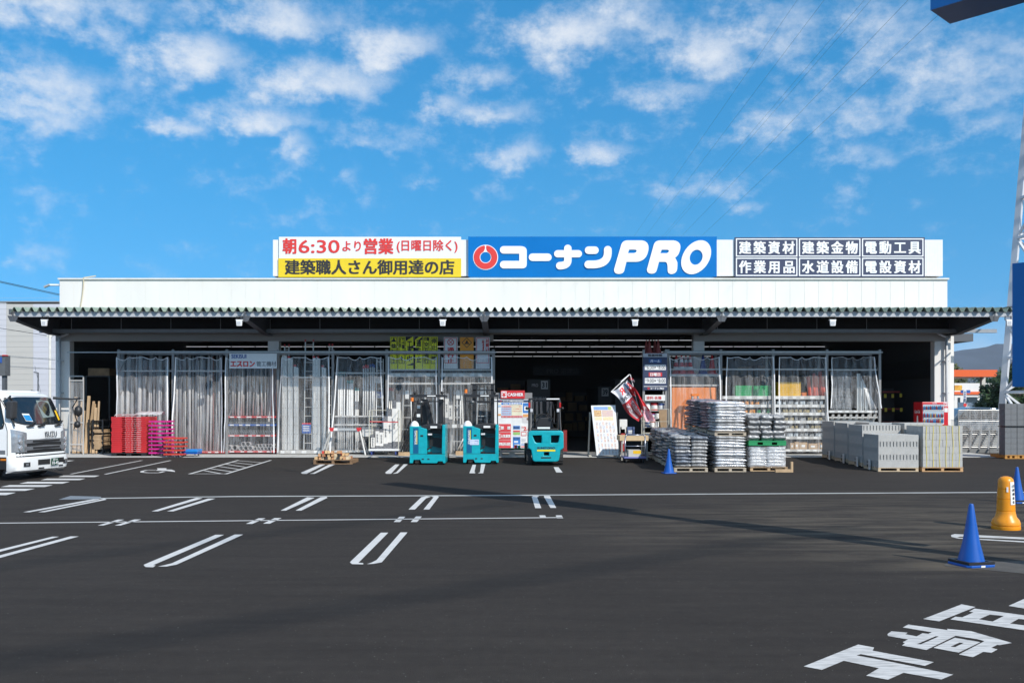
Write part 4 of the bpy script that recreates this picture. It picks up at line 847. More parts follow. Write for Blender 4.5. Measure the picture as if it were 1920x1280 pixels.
M_strp = mat('hazard_dark', (.05, .045, .04), .6)
t = thing('barrier_panel', 'big orange barrier panel with black hazard stripes behind the bags', 'barrier', (Xp(1300, RF + .16), RF + .16, FL)); Y = RF + .16
B().box(Xp(1260, Y), Xp(1344, Y), Y, Y + .04, FL + .01, Zp(726, Y)).build('panel', mat('barrier_orange', (.80, .25, .06), .5, var=.12), t)
b = B()
for i in range(4): x = Xp(1261, Y) + i * .25; z = FL + .25; b.prism([(x, z), (x + .12, z), (x + .42, z + .5), (x + .30, z + .5)], Y - .006, Y - .001, 'y')
b.build('hazard_stripes', M_strp, t)
t = thing('step_ladder', 'small step ladder with an orange top standing before the orange barrier', 'ladder', (Xp(1305, 33.6), 33.6, FL)); Y = 33.6
for s in (-1, 1): B().bar((Xp(1305 + s * 15, Y), Y, FL + .01), (Xp(1305 + s * 5, Y), Y + .15, Zp(742, Y)), .05, .06).build('leg', M_alu, t); B().bar((Xp(1305 + s * 14, Y), Y + .5, FL + .01), (Xp(1305 + s * 5, Y), Y + .2, Zp(742, Y)), .04, .05).build('leg', M_alu, t)
B().box(Xp(1298, Y), Xp(1312, Y), Y + .1, Y + .3, Zp(742, Y) + .002, Zp(738, Y)).build('top_plate', M_orange, t)
def crate(px0, px1, z0, h, m, lab, grp, Y=RF + .15):
    x0, x1 = Xp(px0, Y), Xp(px1, Y); t = thing('plastic_crate', lab, 'crate', ((x0 + x1) / 2, Y, z0), grp); b = B(); b.box(x0 + .015, x1 - .015, Y + .015, Y + .5, z0, z0 + h * .82); b.build('tray', m, t)
    b = B(); b.box(x0, x1, Y, Y + .52, z0 + h * .55, z0 + h * .9); b.build('rim', m, t)
z0 = rz_(742) + .003
for s, (a, c) in enumerate(((1379, 1410), (1412, 1446))):
    for i in range(6): crate(a, c, z0 + i * .064, .066, M_grn, f'green plastic crate in the {["left", "right"][s]} stack, {topn(5 - i)}', 'stacked green crates')
for i in range(8): crate(1459, 1502, z0 + i * .064, .066, M_yel, f'yellow plastic crate in the rack stack, {topn(7 - i)}', 'stacked yellow crates')
for i in range(2): crate(1504, 1513, z0 + i * .064, .066, M_orange, f'small orange tray beside the yellow crates, {topn(1 - i)}', 'small orange trays')
for i, (p, top) in enumerate(((1519, 706), (1526, 700), (1532, 704), (1539, 696), (1545, 706))): pole(p, top, 741.5, .065, mat('tube_red', (.75, .14, .09), .5), 'red_tube', f'thick red tube behind the curtain, {leftn(i)}', 'tube', 'thick red tubes in the rack', Y=RF + .3, lean=rr.uniform(-.04, .06))
rr = random.Random(11); CO = [mat('goods_' + n, c, .5) for n, c in (('white', (.7, .7, .68)), ('orange', (.7, .3, .05)), ('steel', (.35, .36, .36)), ('brass', (.4, .33, .18)), ('clear', (.55, .6, .63)), ('green', (.05, .3, .1)))]
for a, c, py, pal in ((1360, 1448, 758, (0, 1, 1, 2)), (1360, 1448, 774, (5, 5, 1, 0)), (1360, 1448, 790, (2, 0, 4)), (1456, 1546, 758, (4, 4, 2)), (1456, 1546, 773, (3, 2, 3)), (1456, 1546, 788, (3, 3, 2)), (1456, 1546, 803, (2, 2, 3)), (1456, 1546, 818, (4, 4, 2))):
    x = a; i = 0
    while x < c - 5:
        w = rr.uniform(5, 12); h = rr.uniform(4.5, 8); Y = RF + .14; b = B(); m = CO[rr.choice(pal)]
        x0, x1, z0_, z1_ = Xp(x, Y), Xp(x + w, Y), rz_(py) + .003, rz_(py) + h * Y / F
        b.prism([(x0, z0_), (x1, z0_), (x1, z1_ * .98 + z0_ * .02), (x1 - .03, z1_), (x0 + .04, z1_ - .02)], Y, Y + .4, 'y')
        for k in range(5): xx = rr.uniform(x0 + .02, x1 - .03); b.bar((xx, Y - .02, z0_ + .02), (xx + rr.uniform(-.03, .03), Y - .006, z1_ - rr.uniform(0, .05)), .02, .012)
        tag(b.build('parts_bin', m), f'bin of fittings under the {"green" if a < 1400 else "yellow"} crates, tier {int((py - 742) / 15)}, {leftn(i)}', 'bin', 'bins of small fittings'); x += w + rr.uniform(1, 4); i += 1
for i, (a, c, top) in enumerate(((1482, 1489, 830), (1490, 1498, 828), (1499, 1514, 829), (1516, 1533, 831), (1535, 1545, 830))): carton(a, c, top, 841.6, M_card, f'brown carton on the bottom shelf, {leftn(i)}', Y=RF + .1)
# mesh rolls, channels and tilted poles in the last bay
M_mesh = mat('wire_mesh', (.40, .41, .42), .4, .5)
for i, (p, top, r) in enumerate(((1564, 697, .14), (1576, 693, .15), (1589, 696, .14))):
    Y = RF + .4; x = Xp(p, Y); z0_, z1_ = rz_(769) + .003, Zp(top, Y); b = B(); n = 14
    for k in range(n):
        a = 2 * math.pi * k / n; c = 2 * math.pi * (k + 5) / n
        b.tube((x + r * math.cos(a), Y + r * math.sin(a), z0_), (x + r * math.cos(c), Y + r * math.sin(c), z1_), .005, 4); b.tube((x + r * math.cos(a), Y + r * math.sin(a), z0_), (x + r * math.cos(a - 1.8), Y + r * math.sin(a - 1.8), z1_), .005, 4)
    for k in range(12):
        z = z0_ + (z1_ - z0_) * k / 11
        for q in range(n): a = 2 * math.pi * q / n; c = 2 * math.pi * (q + 1) / n; b.tube((x + r * math.cos(a), Y + r * math.sin(a), z), (x + r * math.cos(c), Y + r * math.sin(c), z), .005, 4)
    tag(b.build('mesh_roll', M_mesh), f'upright roll of wire mesh behind the rightmost curtain, {leftn(i)}', 'wire roll', 'rolls of wire mesh')
for i, (p, top) in enumerate(((1609, 700), (1616, 714), (1624, 729))): b = B(); Y = RF + .35; x = Xp(p, Y); z1_ = Zp(top, Y); b.box(x - .06, x + .06, Y, Y + .03, rz_(769) + .003, z1_); b.box(x - .06, x - .04, Y - .05, Y - .001, rz_(769) + .003, z1_); b.box(x + .04, x + .06, Y - .05, Y - .001, rz_(769) + .003, z1_); tag(b.build('steel_channel', M_alu), f'pale steel channel standing behind the rightmost curtain, {leftn(i)}', 'channel', 'steel channels in the rack')
for i in range(6): pole(1632 + i * 2.2, 705 + i * 5, 767, .018, M_white, 'thin_rod', f'thin white rod leaning behind the rightmost curtain, {leftn(i)}', 'rod', 'thin rods in the rack', Y=RF + .25, lean=-.3)
for i in range(8):
    Y = RF + .06; x = Xp(1560 + i * 11.2, Y); b = B(); b.bar((x, Y - .04, rz_(785)), (x + .06, Y + .05, rz_(777)), .08, .05); b.box(x - .02, x + .09, Y + .1, Y + .3, rz_(787), rz_(783)); tag(b.build('metal_bracket', M_alu), f'bright metal bracket on the shelf under the mesh rolls, {leftn(i)}', 'bracket', 'metal brackets on the low shelf')
b = B(); b.box(rx_(1556), rx_(1646), RF + .3, RB - .1, FL + .01, rz_(783)); tag(b.build('low_cabinet', M_galv), 'pale low cabinet under the mesh rolls behind the concrete blocks', 'cabinet')
# ---- left end bay: timber
t = thing('glass_shelf', 'grey frame shelf with clear panels at the far left bay', 'shelf', (rx_(142), RF, FL)); Y = RF - .1
b = B()
for p in (130, 156): b.box(Xp(p, Y) - .02, Xp(p, Y) + .02, Y, Y + .04, FL, Zp(705, Y))
for p in (705, 713, 750, 792, 833): b.box(Xp(130, Y) + .021, Xp(156, Y) - .021, Y + .002, Y + .038, Zp(p + 1, Y), Zp(p - 1, Y))
b.build('frame', M_shelf, t); b = B(); b.box(Xp(130, Y), Xp(156, Y), Y + .041, Y + .047, FL + .1, Zp(714, Y)); b.build('clear_panel', film_mat('panel_film', .06, .2), t)
for i, (p, q, top, w) in enumerate(((139, 135, 744, 7), (147, 146, 752, 4), (153, 151, 770, 4), (160, 159, 742, 5), (164, 168, 752, 4), (171, 170, 757, 4), (175, 172, 764, 5), (181, 178, 752, 3))):
    Y = RF + .1 + .05 * (i % 3); b = B(); b.bar((Xp(p, Y), Y, FL + .03), (Xp(q, Y), Y + .35, Zp(top, Y)), w * Y / F, .05); tag(b.build('timber_board', M_wood), f'pale timber board leaning in the far left bay, {leftn(i)}', 'board', 'timber boards in the far left bay')
t = thing('timber_rack', 'black steel rack of stacked timber strips beside the truck', 'rack', (rx_(180), RF + .2, FL)); b = B(); Y = RF + .1
for p in (166, 174, 192): b.box(Xp(p, Y) - .025, Xp(p, Y) + .025, Y, Y + .05, FL, Zp(786, Y)); b.box(Xp(p, Y) - .025, Xp(p, Y) + .025, Y + .9, Y + .95, FL, Zp(786, Y))
for p in (788, 800, 812, 824): b.box(Xp(166, Y), Xp(192, Y), Y + .06, Y + .9, Zp(p + 1, Y), Zp(p, Y))
b.build('frame', M_black, t)
k = 0
for base, n in ((842, 9), (823, 4), (811, 3)):
    for j in range(n):
        Y = RF + .08; z = max(FL + .01, Zp(base, Y)) + j * .042; o = rr.uniform(-.03, .03); b = B(); b.box(Xp(175.5, Y) + o, Xp(190.5, Y) + o, Y, Y + .8, z, z + .034); tag(b.build('timber_strip', M_wood), f'short timber strip in the black rack, {ORD[k]} from the bottom', 'timber', 'timber strips in the black rack'); k += 1
b = B(); Y = RF + .9; b.box(Xp(165, Y), Xp(205, Y), Y, Y + 1.5, Zp(704, Y), Zp(690, Y)); tag(b.build('wood_bundle', mat('dim_wood', (.20, .12, .06), .8, var=.4, scale=4)), 'brown bundle of wood high up in the far left bay', 'wood bundle')
t = thing('wall_shelf', 'dark shelf under the brown wood bundle in the far left bay', 'shelf', (rx_(185), RF + 1, FL)); b = B(); b.box(Xp(160, Y), Xp(206, Y), Y, Y + 1.6, Zp(706, Y), Zp(704.3, Y)); b.build('board', M_black, t); b = B()
for p in (161, 205): b.box(Xp(p, Y) - .03, Xp(p, Y) + .03, Y, Y + .06, FL, Zp(706, Y))
b.build('upright', M_black, t)
# ---------------------------------------------------------------- stock on the apron and the lot
rr = random.Random(21)
# stacked red pallets
def GX(px, Y): return Xp(px, Y)
Y = 32.95; x0, x1 = GX(209, Y), GX(274, Y); w = x1 - x0; gr = ZB + .016
t = thing('black_pallet', 'low black pallet under the stack of red pallets', 'pallet', ((x0 + x1) / 2, Y, gr)); b = B(); b.box(x0 - .02, x1 + .02, Y - .02, Y + 1.05, gr + .09, gr + .12); b.build('deck', M_black, t); b = B()
for i in range(3): b.box(x0 + w * i * .43, x0 + w * i * .43 + .17, Y - .01, Y + 1.04, gr, gr + .089)
b.build('feet', M_black, t)
def red_pallet_mesh():
    b = B(); h = .073
    for (a, c) in ((0, w * .30), (w * .40, w * .62), (w * .72, w)): b.box(a, c, 0, 1.02, 0, h * .55)
    b.box(0, w, -.012, 1.03, h * .551, h * .93); return b
z = gr + .122; proto = None
for i in range(17):
    lab = f'red plastic pallet with white print, {topn(16 - i)} of the stack'
    if proto is None:
        proto = thing('red_pallet', lab, 'pallet', (x0, Y, z), 'stacked red pallets'); red_pallet_mesh().build('deck', M_red, proto, local=True)
        b = B(); b.text('コーナン', w * .40, w * .54, .048, .066, -.016, .01); b.text('コーナンPRO', w * .57, w * .86, .047, .067, -.016, .03); b.build('lettering', M_txtw, proto, local=True)
    else: copy_tree(proto, (x0 + rr.uniform(-.012, .012), Y + rr.uniform(-.012, .012), z), 0, lab)
    z += .0745
b = B(); n = 10; b.add([(x0 + (w + .45) * i / n, Y + .2 + .5 * j / 4 + .03 * math.sin(i * 2 + j), z + .02 + .07 * abs(math.sin(i * 1.7 + j * 1.3)) + .12 * (i > 4) * math.sin(j / 4 * 3.14)) for j in range(5) for i in range(n + 1)], [(j * (n + 1) + i, j * (n + 1) + i + 1, (j + 1) * (n + 1) + i + 1, (j + 1) * (n + 1) + i) for j in range(4) for i in range(n)])
tag(b.build('loose_film', film_mat('crumpled_film', .25, .7, rough=.12, sc=(6, 6, 6)), smooth=True), 'crumpled clear wrapping film lying on the red pallet stack', 'film')
# wheeled dollies
def dolly_parts(t, m, w, d, h, local=True):
    b = B(); b.box(-w / 2, w / 2, 0, .05, h * .62, h); b.box(-w / 2, w / 2, d - .05, d, h * .62, h); b.box(-w / 2, -w / 2 + .05, .051, d - .051, h * .62, h); b.box(w / 2 - .05, w / 2, .051, d - .051, h * .62, h); b.box(-w * .1, w * .1, .051, d - .051, h * .62, h * .9); b.build('frame', m, t, local=True)
    for sx_ in (-1, 1):
        for y in (.06, d - .06):
            b = B(); X = sx_ * (w / 2 - .1); b.tube((X - .012, y, h * .3), (X + .012, y, h * .3), h * .3, 10); b.box(X - .016, X + .016, y - .02, y + .02, h * .45, h * .615); b.build('caster', mat('caster', (.32, .32, .33), .4, .4), t, local=True)
Yd = 32.9; M_dred = mat('dolly_red', (.62, .06, .04), .4, var=.12); M_sky = mat('dolly_blue', (.02, .22, .62), .35)
for col, px, wpx, n, m, cat_lab in (('pink', 293, 29, 9, M_pink, 'pink dolly in the tall left stack'), ('pink', 313.5, 11.5, 9, M_pink, 'pink dolly in the narrow stack by the curtain'), ('red', 319, 26, 5, M_dred, 'red dolly in the front stack'), ('red', 338, 12, 5, M_dred, 'red dolly in the low narrow stack')):
    Yq = Yd if px != 313.5 else Yd + .25; Yq = Yq - (.55 if col == 'red' else 0); X = Xp(px, Yq); W_ = wpx * Yq / F; h = .138; proto = None
    for i in range(n):
        lab = f'{cat_lab}, {topn(n - 1 - i)}'; loc = (X + rr.uniform(-.012, .012), Yq, FL + .002 + i * h if Yq > Y_B else gz(Yq) + .002 + i * h)
        if proto is None: proto = thing('dolly', lab, 'dolly', loc, 'stacked wheeled dollies'); dolly_parts(proto, m, W_, .42, h)
        else: copy_tree(proto, loc, 0, lab)
Yq = 32.6; t = thing('dolly', 'single low blue dolly at the end of the red dollies', 'dolly', (Xp(352, Yq), Yq, FL + .002)); dolly_parts(t, M_blue, .66, .5, .15); B().box(-.34, .34, -.02, .52, .151, .25).build('blue_tray', M_sky, t, local=True, bevel=.02)
# cut wood on a pallet
def wood_pallet(name, label, loc, w, d, h=.13, m=None, group=None, rz=0, cat='pallet'):
    m = m or mat('pallet_wood', (.42, .31, .20), .8, var=.3, scale=4, stretch=(.4, 3, 3)); t = thing(name, label, cat, loc, group, rz)
    b = B(); k = 6
    for i in range(k): y = d * i / (k - 1) * (1 - .1 / d) ; b.box(-w / 2, w / 2, y, y + .1, h - .022, h)
    b.build('deck_boards', m, t, local=True); b = B()
    for i in (-1, 0, 1): b.box(i * (w / 2 - .04) - .04, i * (w / 2 - .04) + .04, .01, d - .01, .022, h - .0225)
    b.build('stringers', m, t, local=True); b = B()
    for y in (.0, d / 2 - .05, d - .1): b.box(-w / 2, w / 2, y, y + .1, 0, .0215)
    b.build('bottom_boards', m, t, local=True); return t
p = G(624, 870); wood_pallet('wood_pallet', 'weathered wood pallet loaded with short timber offcuts', (p.x, p.y, gz(p.y) + .002), 1.25, 1.0, .14, mat('pallet_brown', (.25, .15, .08), .8, var=.35, scale=5, stretch=(.4, 3, 3)), rz=R(-2))
k = 0; cols = [mat('offcut_a', (.62, .42, .22), .8, var=.2), mat('offcut_b', (.45, .20, .10), .8), mat('offcut_c', (.55, .30, .15), .8), mat('offcut_red', (.55, .05, .03), .6), mat('offcut_black', (.03, .03, .03), .7), mat('offcut_pale', (.7, .55, .35), .8)]
for lay in range(3):
    for i in range(11 - lay * 2):
        for row in range(2 if lay < 2 else 1):
            x = p.x - .54 + lay * .1 + i * .098 + rr.uniform(-.02, .02); y = p.y + .12 + row * .4 + rr.uniform(-.05, .05); z = gz(p.y) + .145 + lay * .095; s = rr.uniform(.07, .092); L = rr.uniform(.28, .36)
            if lay and rr.random() < .22: continue
            a = rr.uniform(-.25, .25) * (1 if lay else .3); b = B(); d = Vector((math.sin(a), math.cos(a), 0)) * L; b.bar((x, y, z + s / 2), Vector((x, y, z + s / 2)) + d, s, s)
            o = tag(b.build('offcut', cols[[0, 1, 2, 3, 5, 0, 4, 2][(k * 5 + lay) % 8]]), f'timber offcut on the pallet, layer {lay + 1}, {"front" if row == 0 else "rear"} row, {leftn(i)}', 'offcut', 'timber offcuts on the pallet'); k += 1
# trestle in front of the poles
Y = 33.6; t = thing('trestle', 'folding white trestle with red joints before the poles', 'trestle', (Xp(648, Y), Y, FL)); za = Zp(804, Y)
b = B(); b.box(Xp(622, Y), Xp(674, Y), Y - .03, Y + .05, za - .05, za + .03); b.build('beam', M_alu, t)
B().box(Xp(626, Y), Xp(633, Y), Y - .034, Y - .031, za - .06, za + .04).build('label_plate', M_white, t)
for s, p0, p1 in ((-1, 621, 606), (1, 674, 688)):
    for y in (-.35, .4): B().bar((Xp(p0, Y), Y, za), (Xp(p1, Y), Y + y, FL + .015), .05, .035).build('leg', M_alu, t)
    b = B(); X = Xp(p0 - s * 1, Y); b.prism([(X - .09, za + .05), (X + .09, za + .05), (X + .05, za - .08), (X - .05, za - .08)], Y - .05, Y + .07, 'y'); b.build('joint', M_red, t)
# roll cage cart with long white boxes
Y = 33.3; t = thing('roll_cart', 'white roll cage cart full of long white boxes', 'cart', (Xp(720, Y), Y, FL)); x0, x1 = Xp(691, Y), Xp(748, Y); M_cage = mat('cage_cream', (.62, .60, .50), .4, .2)
b = B(); b.box(x0, x1, Y, Y + .7, FL + .17, FL + .23); b.build('deck', M_white, t)
for x in (x0 + .02, x1 - .02):
    for y in (Y + .02, Y + .68): b = B(); b.tube((x, y, FL + .23), (x, y, Zp(769, Y)), .018, 8); b.build('post', M_cage, t)
b = B()
for q in (769, 790, 800): b.tube((x0 + .04, Y + .68, Zp(q, Y)), (x1 - .04, Y + .68, Zp(q, Y)), .012, 6)
for x in (x0 + .02, x1 - .02):
    for q in (769, 785, 800, 815, 830): b.tube((x, Y + .04, Zp(q, Y)), (x, Y + .66, Zp(q, Y)), .009, 6)
b.build('cage_bars', M_cage, t)
b = B(); b.bar((x0 + .04, Y, Zp(790, Y)), (x1 - .03, Y - .01, Zp(791, Y)), .012, .03); b.build('red_strap', M_red, t)
for x in (x0 + .1, x1 - .12):
    for y in (Y + .08, Y + .6): b = B(); b.tube((x - .025, y, FL + .075), (x + .025, y, FL + .075), .075, 14); b.box(x - .04, x + .04, y - .04, y + .04, FL + .152, FL + .169); b.build('caster', mat('caster_navy', (.03, .05, .20), .4), t)
for i, (p, top) in enumerate(((699, 815), (707.5, 800), (715, 803), (723, 780), (730.5, 766), (739, 750), (746.5, 738))):
    o = boxpole(p, top, 843, 7 if i < 3 else 8, f'long white carton with black wrapped ends in the roll cart, {leftn(i)}', Y=Y + .2 + .03 * i, grp='long cartons in the roll cart'); o.location.z = FL + .235 if False else o.location.z
    for ch in o.children: pass
# black grilles leaning on a timber
b = B(); Y = 33.15; b.box(Xp(747, Y), Xp(769, Y), Y, Y + .25, FL + .002, FL + .13); tag(b.build('timber_block', M_wood), 'pale timber block under the black slatted panels', 'timber')
for i in range(5):
    x = Xp(751.5 + i * 4.6, Y); b = B(); a = Vector((x, Y + .06, FL + .135)); c = Vector((x + .46, Y + .75, FL + 1.55)); b.bar(a, c, .03, .05); d = (c - a)
    for k in range(9): q = a + d * (.05 + .1 * k); b.box(q.x + .016, q.x + .075, q.y - .012, q.y + .012, q.z, q.z + .035)
    tag(b.build('slatted_panel', M_black), f'black slatted steel panel leaning beside the first reach truck, {leftn(i)}', 'panel', 'black slatted panels')
# ---------------------------------------------------------------- reach trucks
M_tq = mat('truck_turquoise', (.0, .36, .42), .36, var=.16, scale=5, coat=.2, bump=.05, bscale=12); M_tqd = mat('truck_deep_blue', (.0, .10, .22), .4); M_tire = mat('rubber', (.03, .03, .03), .75, var=.2, bump=.3, bscale=30); M_wheel = mat('urethane', (.16, .14, .115), .6); M_blk2 = mat('frame_black', (.022, .022, .024), .4)
def reach(px, gy, lab, high):
    p = G(px, gy); t = thing('reach_truck', lab, 'forklift', (p.x, p.y, gz(p.y)), 'turquoise reach trucks')
    def bb(name, m, *boxes, bev=0.0, par=None):
        b = B(); [b.box(*q) for q in boxes]; return b.build(name, m, par or t, local=True, bevel=bev)
    Lx = -.565; Rx = .565
    b = B(); b.prism([(Lx, .05), (-.47, .05), (-.44, .155), (-.235, .155), (-.19, .05), (.30, .05), (.33, .11), (.475, .11), (.50, .05), (Rx, .05), (Rx, .33), (Lx, .33)], 0, 1.3, 'y'); b.build('chassis', M_tq, t, local=True, bevel=.012)
    b = B(); b.prism([(Lx, .333), (-.02, .333), (-.02, 1.13), (-.30, 1.215), (Lx, 1.215)], .012, .9, 'y'); b.build('battery_case', M_tq, t, local=True, bevel=.012)
    b = B(); b.prism([(.455, .333), (Rx, .333), (Rx, 1.27), (.47, 1.27), (.455, .6)], .005, 1.0, 'y'); b.build('side_panel', M_tq, t, local=True, bevel=.015)
    bb('stripe', M_tqd, (-.455, -.285, .006, .0115, .36, 1.17))
    bb('seam', M_black, (Lx + .01, -.03, .003, .0115, .334, .34)); bb('latch', M_black, (-.225, -.135, .0, .0115, .89, .945), bev=.004)
    b = B(); b.text('SUMITOMO', .645, 1.085, .31, .37, 0, .03, fr=(Vector((-.72, .0045, 0)), Vector((0, 0, 1)), Vector((1, 0, 0)))); bo = b.build('lettering', M_txtw, t, local=True)
    bb('yellow_bar', mat('bar_yellow', (.80, .66, .02), .4), (-.345, -.325, .002, .0058, .65, 1.09))
    bb('cabin_back', M_tq, (-.0195, .4545, .55, .6, .333, 1.1)); b = B(); b.prism([(.02, .60), (.30, .53), (.452, .51), (.452, 1.2), (.06, 1.2)], .44, .548, 'y'); b.build('back_pad', M_black, t, local=True)
    for i in range(3): b = B(); b.path([(.06, .43, 1.0 - i * .045), (.2, .43, .955 - i * .045), (.44, .43, .93 - i * .045)], .006, 5); b.build('pad_stripe', M_tq, t, local=True)
    bb('cabin_floor', M_black, (-.019, .454, .02, .548, .333, .35)); bb('pedal', M_black, (-.0, .13, .06, .2, .352, .40), bev=.008)
    b = B(); b.bar((-.02, .05, .48), (.12, .02, .55), .05, .045); b.bar((.08, .03, .51), (.11, .03, .60), .05, .04); b.build('grab_handle', M_black, t, local=True)
    bb('armrest', mat('arm_white', (.65, .65, .66), .4), (.0, .13, .10, .26, .93, .985), bev=.01)
    b = B(); b.prism([(-.20, 1.14), (-.02, 1.135), (.455, 1.12), (.455, 1.29), (.30, 1.30), (-.10, 1.28), (-.22, 1.225)], .06, .9, 'y'); b.build('console', M_blk2, t, local=True, bevel=.03); bb('rating_plate', M_tag, (.085, .30, .053, .057, 1.16, 1.225))
    for x, r in ((-.335, .155), (.405, .105)): b = B(); b.tube((x - .075, .22, r), (x + .075, .22, r), r, 20); b.build('wheel', M_wheel, t, local=True, smooth='auto', bevel=.01)
    for x in (-.5, .5): b = B(); b.tube((x - .05, 1.9, .13), (x + .05, 1.9, .13), .13, 16); b.build('load_wheel', M_tire, t, local=True)
    for x in (-.5, .5): bb('outrigger', M_blk2, (x - .05, x + .05, 1.301, 2.0, .14, .26))
    for x in (-.15, .03): bb('hole_ring', M_black, (x - .035, x + .035, -.003, -.0005, .16, .20), bev=.001)
    # guard and mast
    zt_ = 2.18; bb('guard_bar', M_blk2, (-.55, .56, .0, .07, zt_ - .04, zt_ + .045)); bb('guard_bar', M_blk2, (-.50, .53, .1, .15, zt_ - .19, zt_ - .155)); bb('guard_bar', M_blk2, (-.55, -.49, .071, 1.1, zt_ - .03, zt_ + .03), (.49, .55, .071, 1.1, zt_ - .03, zt_ + .03), (-.489, .489, .5, .55, zt_ - .02, zt_ + .02), (-.489, .489, 1.04, 1.1, zt_ - .02, zt_ + .02))
    bb('guard_post', M_blk2, (-.52, -.485, .2, .25, 1.215, zt_ - .04)); bb('guard_post', M_blk2, (.515, .55, .03, .075, 1.27, zt_ - .04)); bb('guard_plate', M_tag, (-.01, .26, -.005, -.001, zt_ - .015, zt_ + .02))
    ex = .30 if high else .0
    for x0, x1 in (((-.32, -.20), (.29, .40)) if high else ((-.30, -.10), (.26, .41))): bb('mast_column', M_blk2, (x0, x1, 1.2, 1.36, .3, zt_ - .1 + ex * 1.6), (x0 + .02, x1 - .02, 1.1, 1.199, .3, zt_ - .2))
    if high: bb('mast_crossbar', M_blk2, (-.38, .42, 1.18, 1.38, 2.56, 2.60), (-.3, .38, 1.2, 1.3, 2.36, 2.40)); bb('mast_crossbar', M_blk2, (-.16, .26, 1.2, 1.26, 1.95, 2.0))
    else: b = B(); b.bar((-.12, 1.0, 1.98), (.05, .9, 1.27), .10, .12); b.build('mast_tilt', M_blk2, t, local=True); bb('paper_label', M_tag, (-.42, -.32, .9, .93, 1.78, 1.88), (-.43, -.32, .9, .93, 1.5, 1.6)); bb('equipment_box', M_blk2, (-.44, -.30, .931, 1.1, 1.25, 2.05))
    for x in ((-.41, .46) if not high else (.44, )): b = B(); b.lathe([(.02, -.05), (.042, -.03), (.052, 0), (.042, .03), (.015, .05)], (x, .05, zt_ + .10), 12); b.tube((x, .05, zt_ + .02), (x, .05, zt_ + .06), .015, 6); b.build('round_mirror', M_black, t, local=True, smooth=True)
    bx = -.48 if high else -.49; bz = zt_ + .15 if high else zt_ - .11; b = B(); b.tube((bx, .02, bz - .06), (bx, .02, bz + .06), .05, 12); b.build('beacon', M_orange, t, local=True, smooth='auto')
    b = B(); b.lathe([(.01, -.06), (.07, -.03), (.09, .02), (.05, .05)], (-.22 if not high else -.28, .12, zt_ - .2), 12); b.build('spot_lamp', mat('lamp_grey', (.2, .2, .2), .3, .6), t, local=True, smooth=True)
    b = B(); b.lathe([(.13, 0), (.14, .02), (.12, .09), (.07, .15), (.02, .17)], (-.43, .22, 1.217), 20); b.lathe([(.15, 0), (.15, .02), (.1, .022)], (-.43, .2, 1.2165), 20); b.build('helmet', M_white, t, local=True, smooth='auto')
    if high:
        bb('paper_label', mat('label_lilac', (.6, .66, .80), .5), (-.35, -.06, .0005, .0042, .62, .79)); b = B(); b.text('リース車両', -.33, -.08, .72, .765, -.002, .0); b.text('フォークリフト', -.33, -.08, .645, .69, -.002, .0); b.build('label_lettering', M_txtb, t, local=True)
    return t
reach(801.5, 871, 'turquoise reach truck with a white helmet, beside the roll cart', False)
reach(901.5, 870, 'turquoise reach truck with a raised mast and pale sticker', True)
# ---------------------------------------------------------------- counterbalance forklift
p = G(1022, 873); t = thing('forklift', 'turquoise counterbalance forklift seen from behind, beside the notice board', 'forklift', (p.x, p.y, gz(p.y)))
def bbx(name, m, *boxes, bev=0.0):
    b = B(); [b.box(*q) for q in boxes]; return b.build(name, m, t, local=True, bevel=bev)
def fz(x, y): return ((x - 795) / 465, (1200 - y) / 465)
out = [fz(*q) for q in ((552, 722), (566, 700), (590, 690), (1030, 690), (1052, 700), (1064, 722), (1068, 930), (1050, 955), (1020, 970), (1012, 1040), (1000, 1110), (985, 1130), (955, 1142), (650, 1142), (625, 1130), (612, 1110), (602, 1040), (592, 970), (560, 950), (545, 930))]
h1 = [fz(*q) for q in ((612, 758), (744, 758), (744, 866), (672, 866), (650, 850), (628, 800))]; h2 = [fz(*q) for q in ((882, 758), (1004, 758), (992, 850), (975, 866), (882, 866))]
h3 = [fz(*q) for q in ((779, 1003), (853, 1003), (853, 1050), (779, 1050))]
b = B(); b.shape(out, [h1, h2, h3], 0, .62, .03); b.build('counterweight', M_tq, t, local=True, smooth='auto')
bbx('recess', mat('recess_dark', (.01, .03, .035), .7), (-.40, .45, .35, .36, .35, 1.0)); bbx('tow_slot', M_black, (-.13, .19, -.004, .0, .235, .275), bev=.001)
b = B(); b.prism([fz(748, 762), fz(862, 762), fz(850, 858), fz(760, 858)][::-1], -.008, .012, 'y'); b.build('centre_rib', M_tq, t, local=True, bevel=.004)
bbx('yellow_bar', mat('bar_yellow', (.80, .66, .02)), (-.25, .32, -.010, -.004, .455, .51)); b = B(); b.text('SUMITOMO', -.24, .31, .53, .595, -.012, .03); b.build('lettering', mat('ink_deep', (.01, .05, .10)), t, local=True)
bbx('name_panel', mat('panel_turq', (.0, .33, .38), .4), (-.31, .37, -.0035, -.001, .445, .615))
for x in (-.50, .50): b = B(); b.tube((x - .075, .42, .255), (x + .075, .42, .255), .255, 26); [b.box(x - .078, x + .078, .42 + .25 * math.cos(q) - .014, .42 + .25 * math.cos(q) + .014, .255 + .25 * math.sin(q) - .014, .255 + .25 * math.sin(q) + .014) for q in [2 * math.pi * k / 18 for k in range(18)]]; b.build('rear_tyre', M_tire, t, local=True)
for x in (-.52, .52): b = B(); b.tube((x - .1, 2.0, .32), (x + .1, 2.0, .32), .32, 26); b.build('front_tyre', M_tire, t, local=True)
b = B(); b.prism([(-.53, .3), (.53, .3), (.53, 1.02), (-.53, 1.02)], .65, 1.7, 'y'); b.build('body', M_tq, t, local=True, bevel=.02)
bbx('hood', M_black, (-.42, .42, .2, 1.2, 1.09, 1.16), bev=.02)
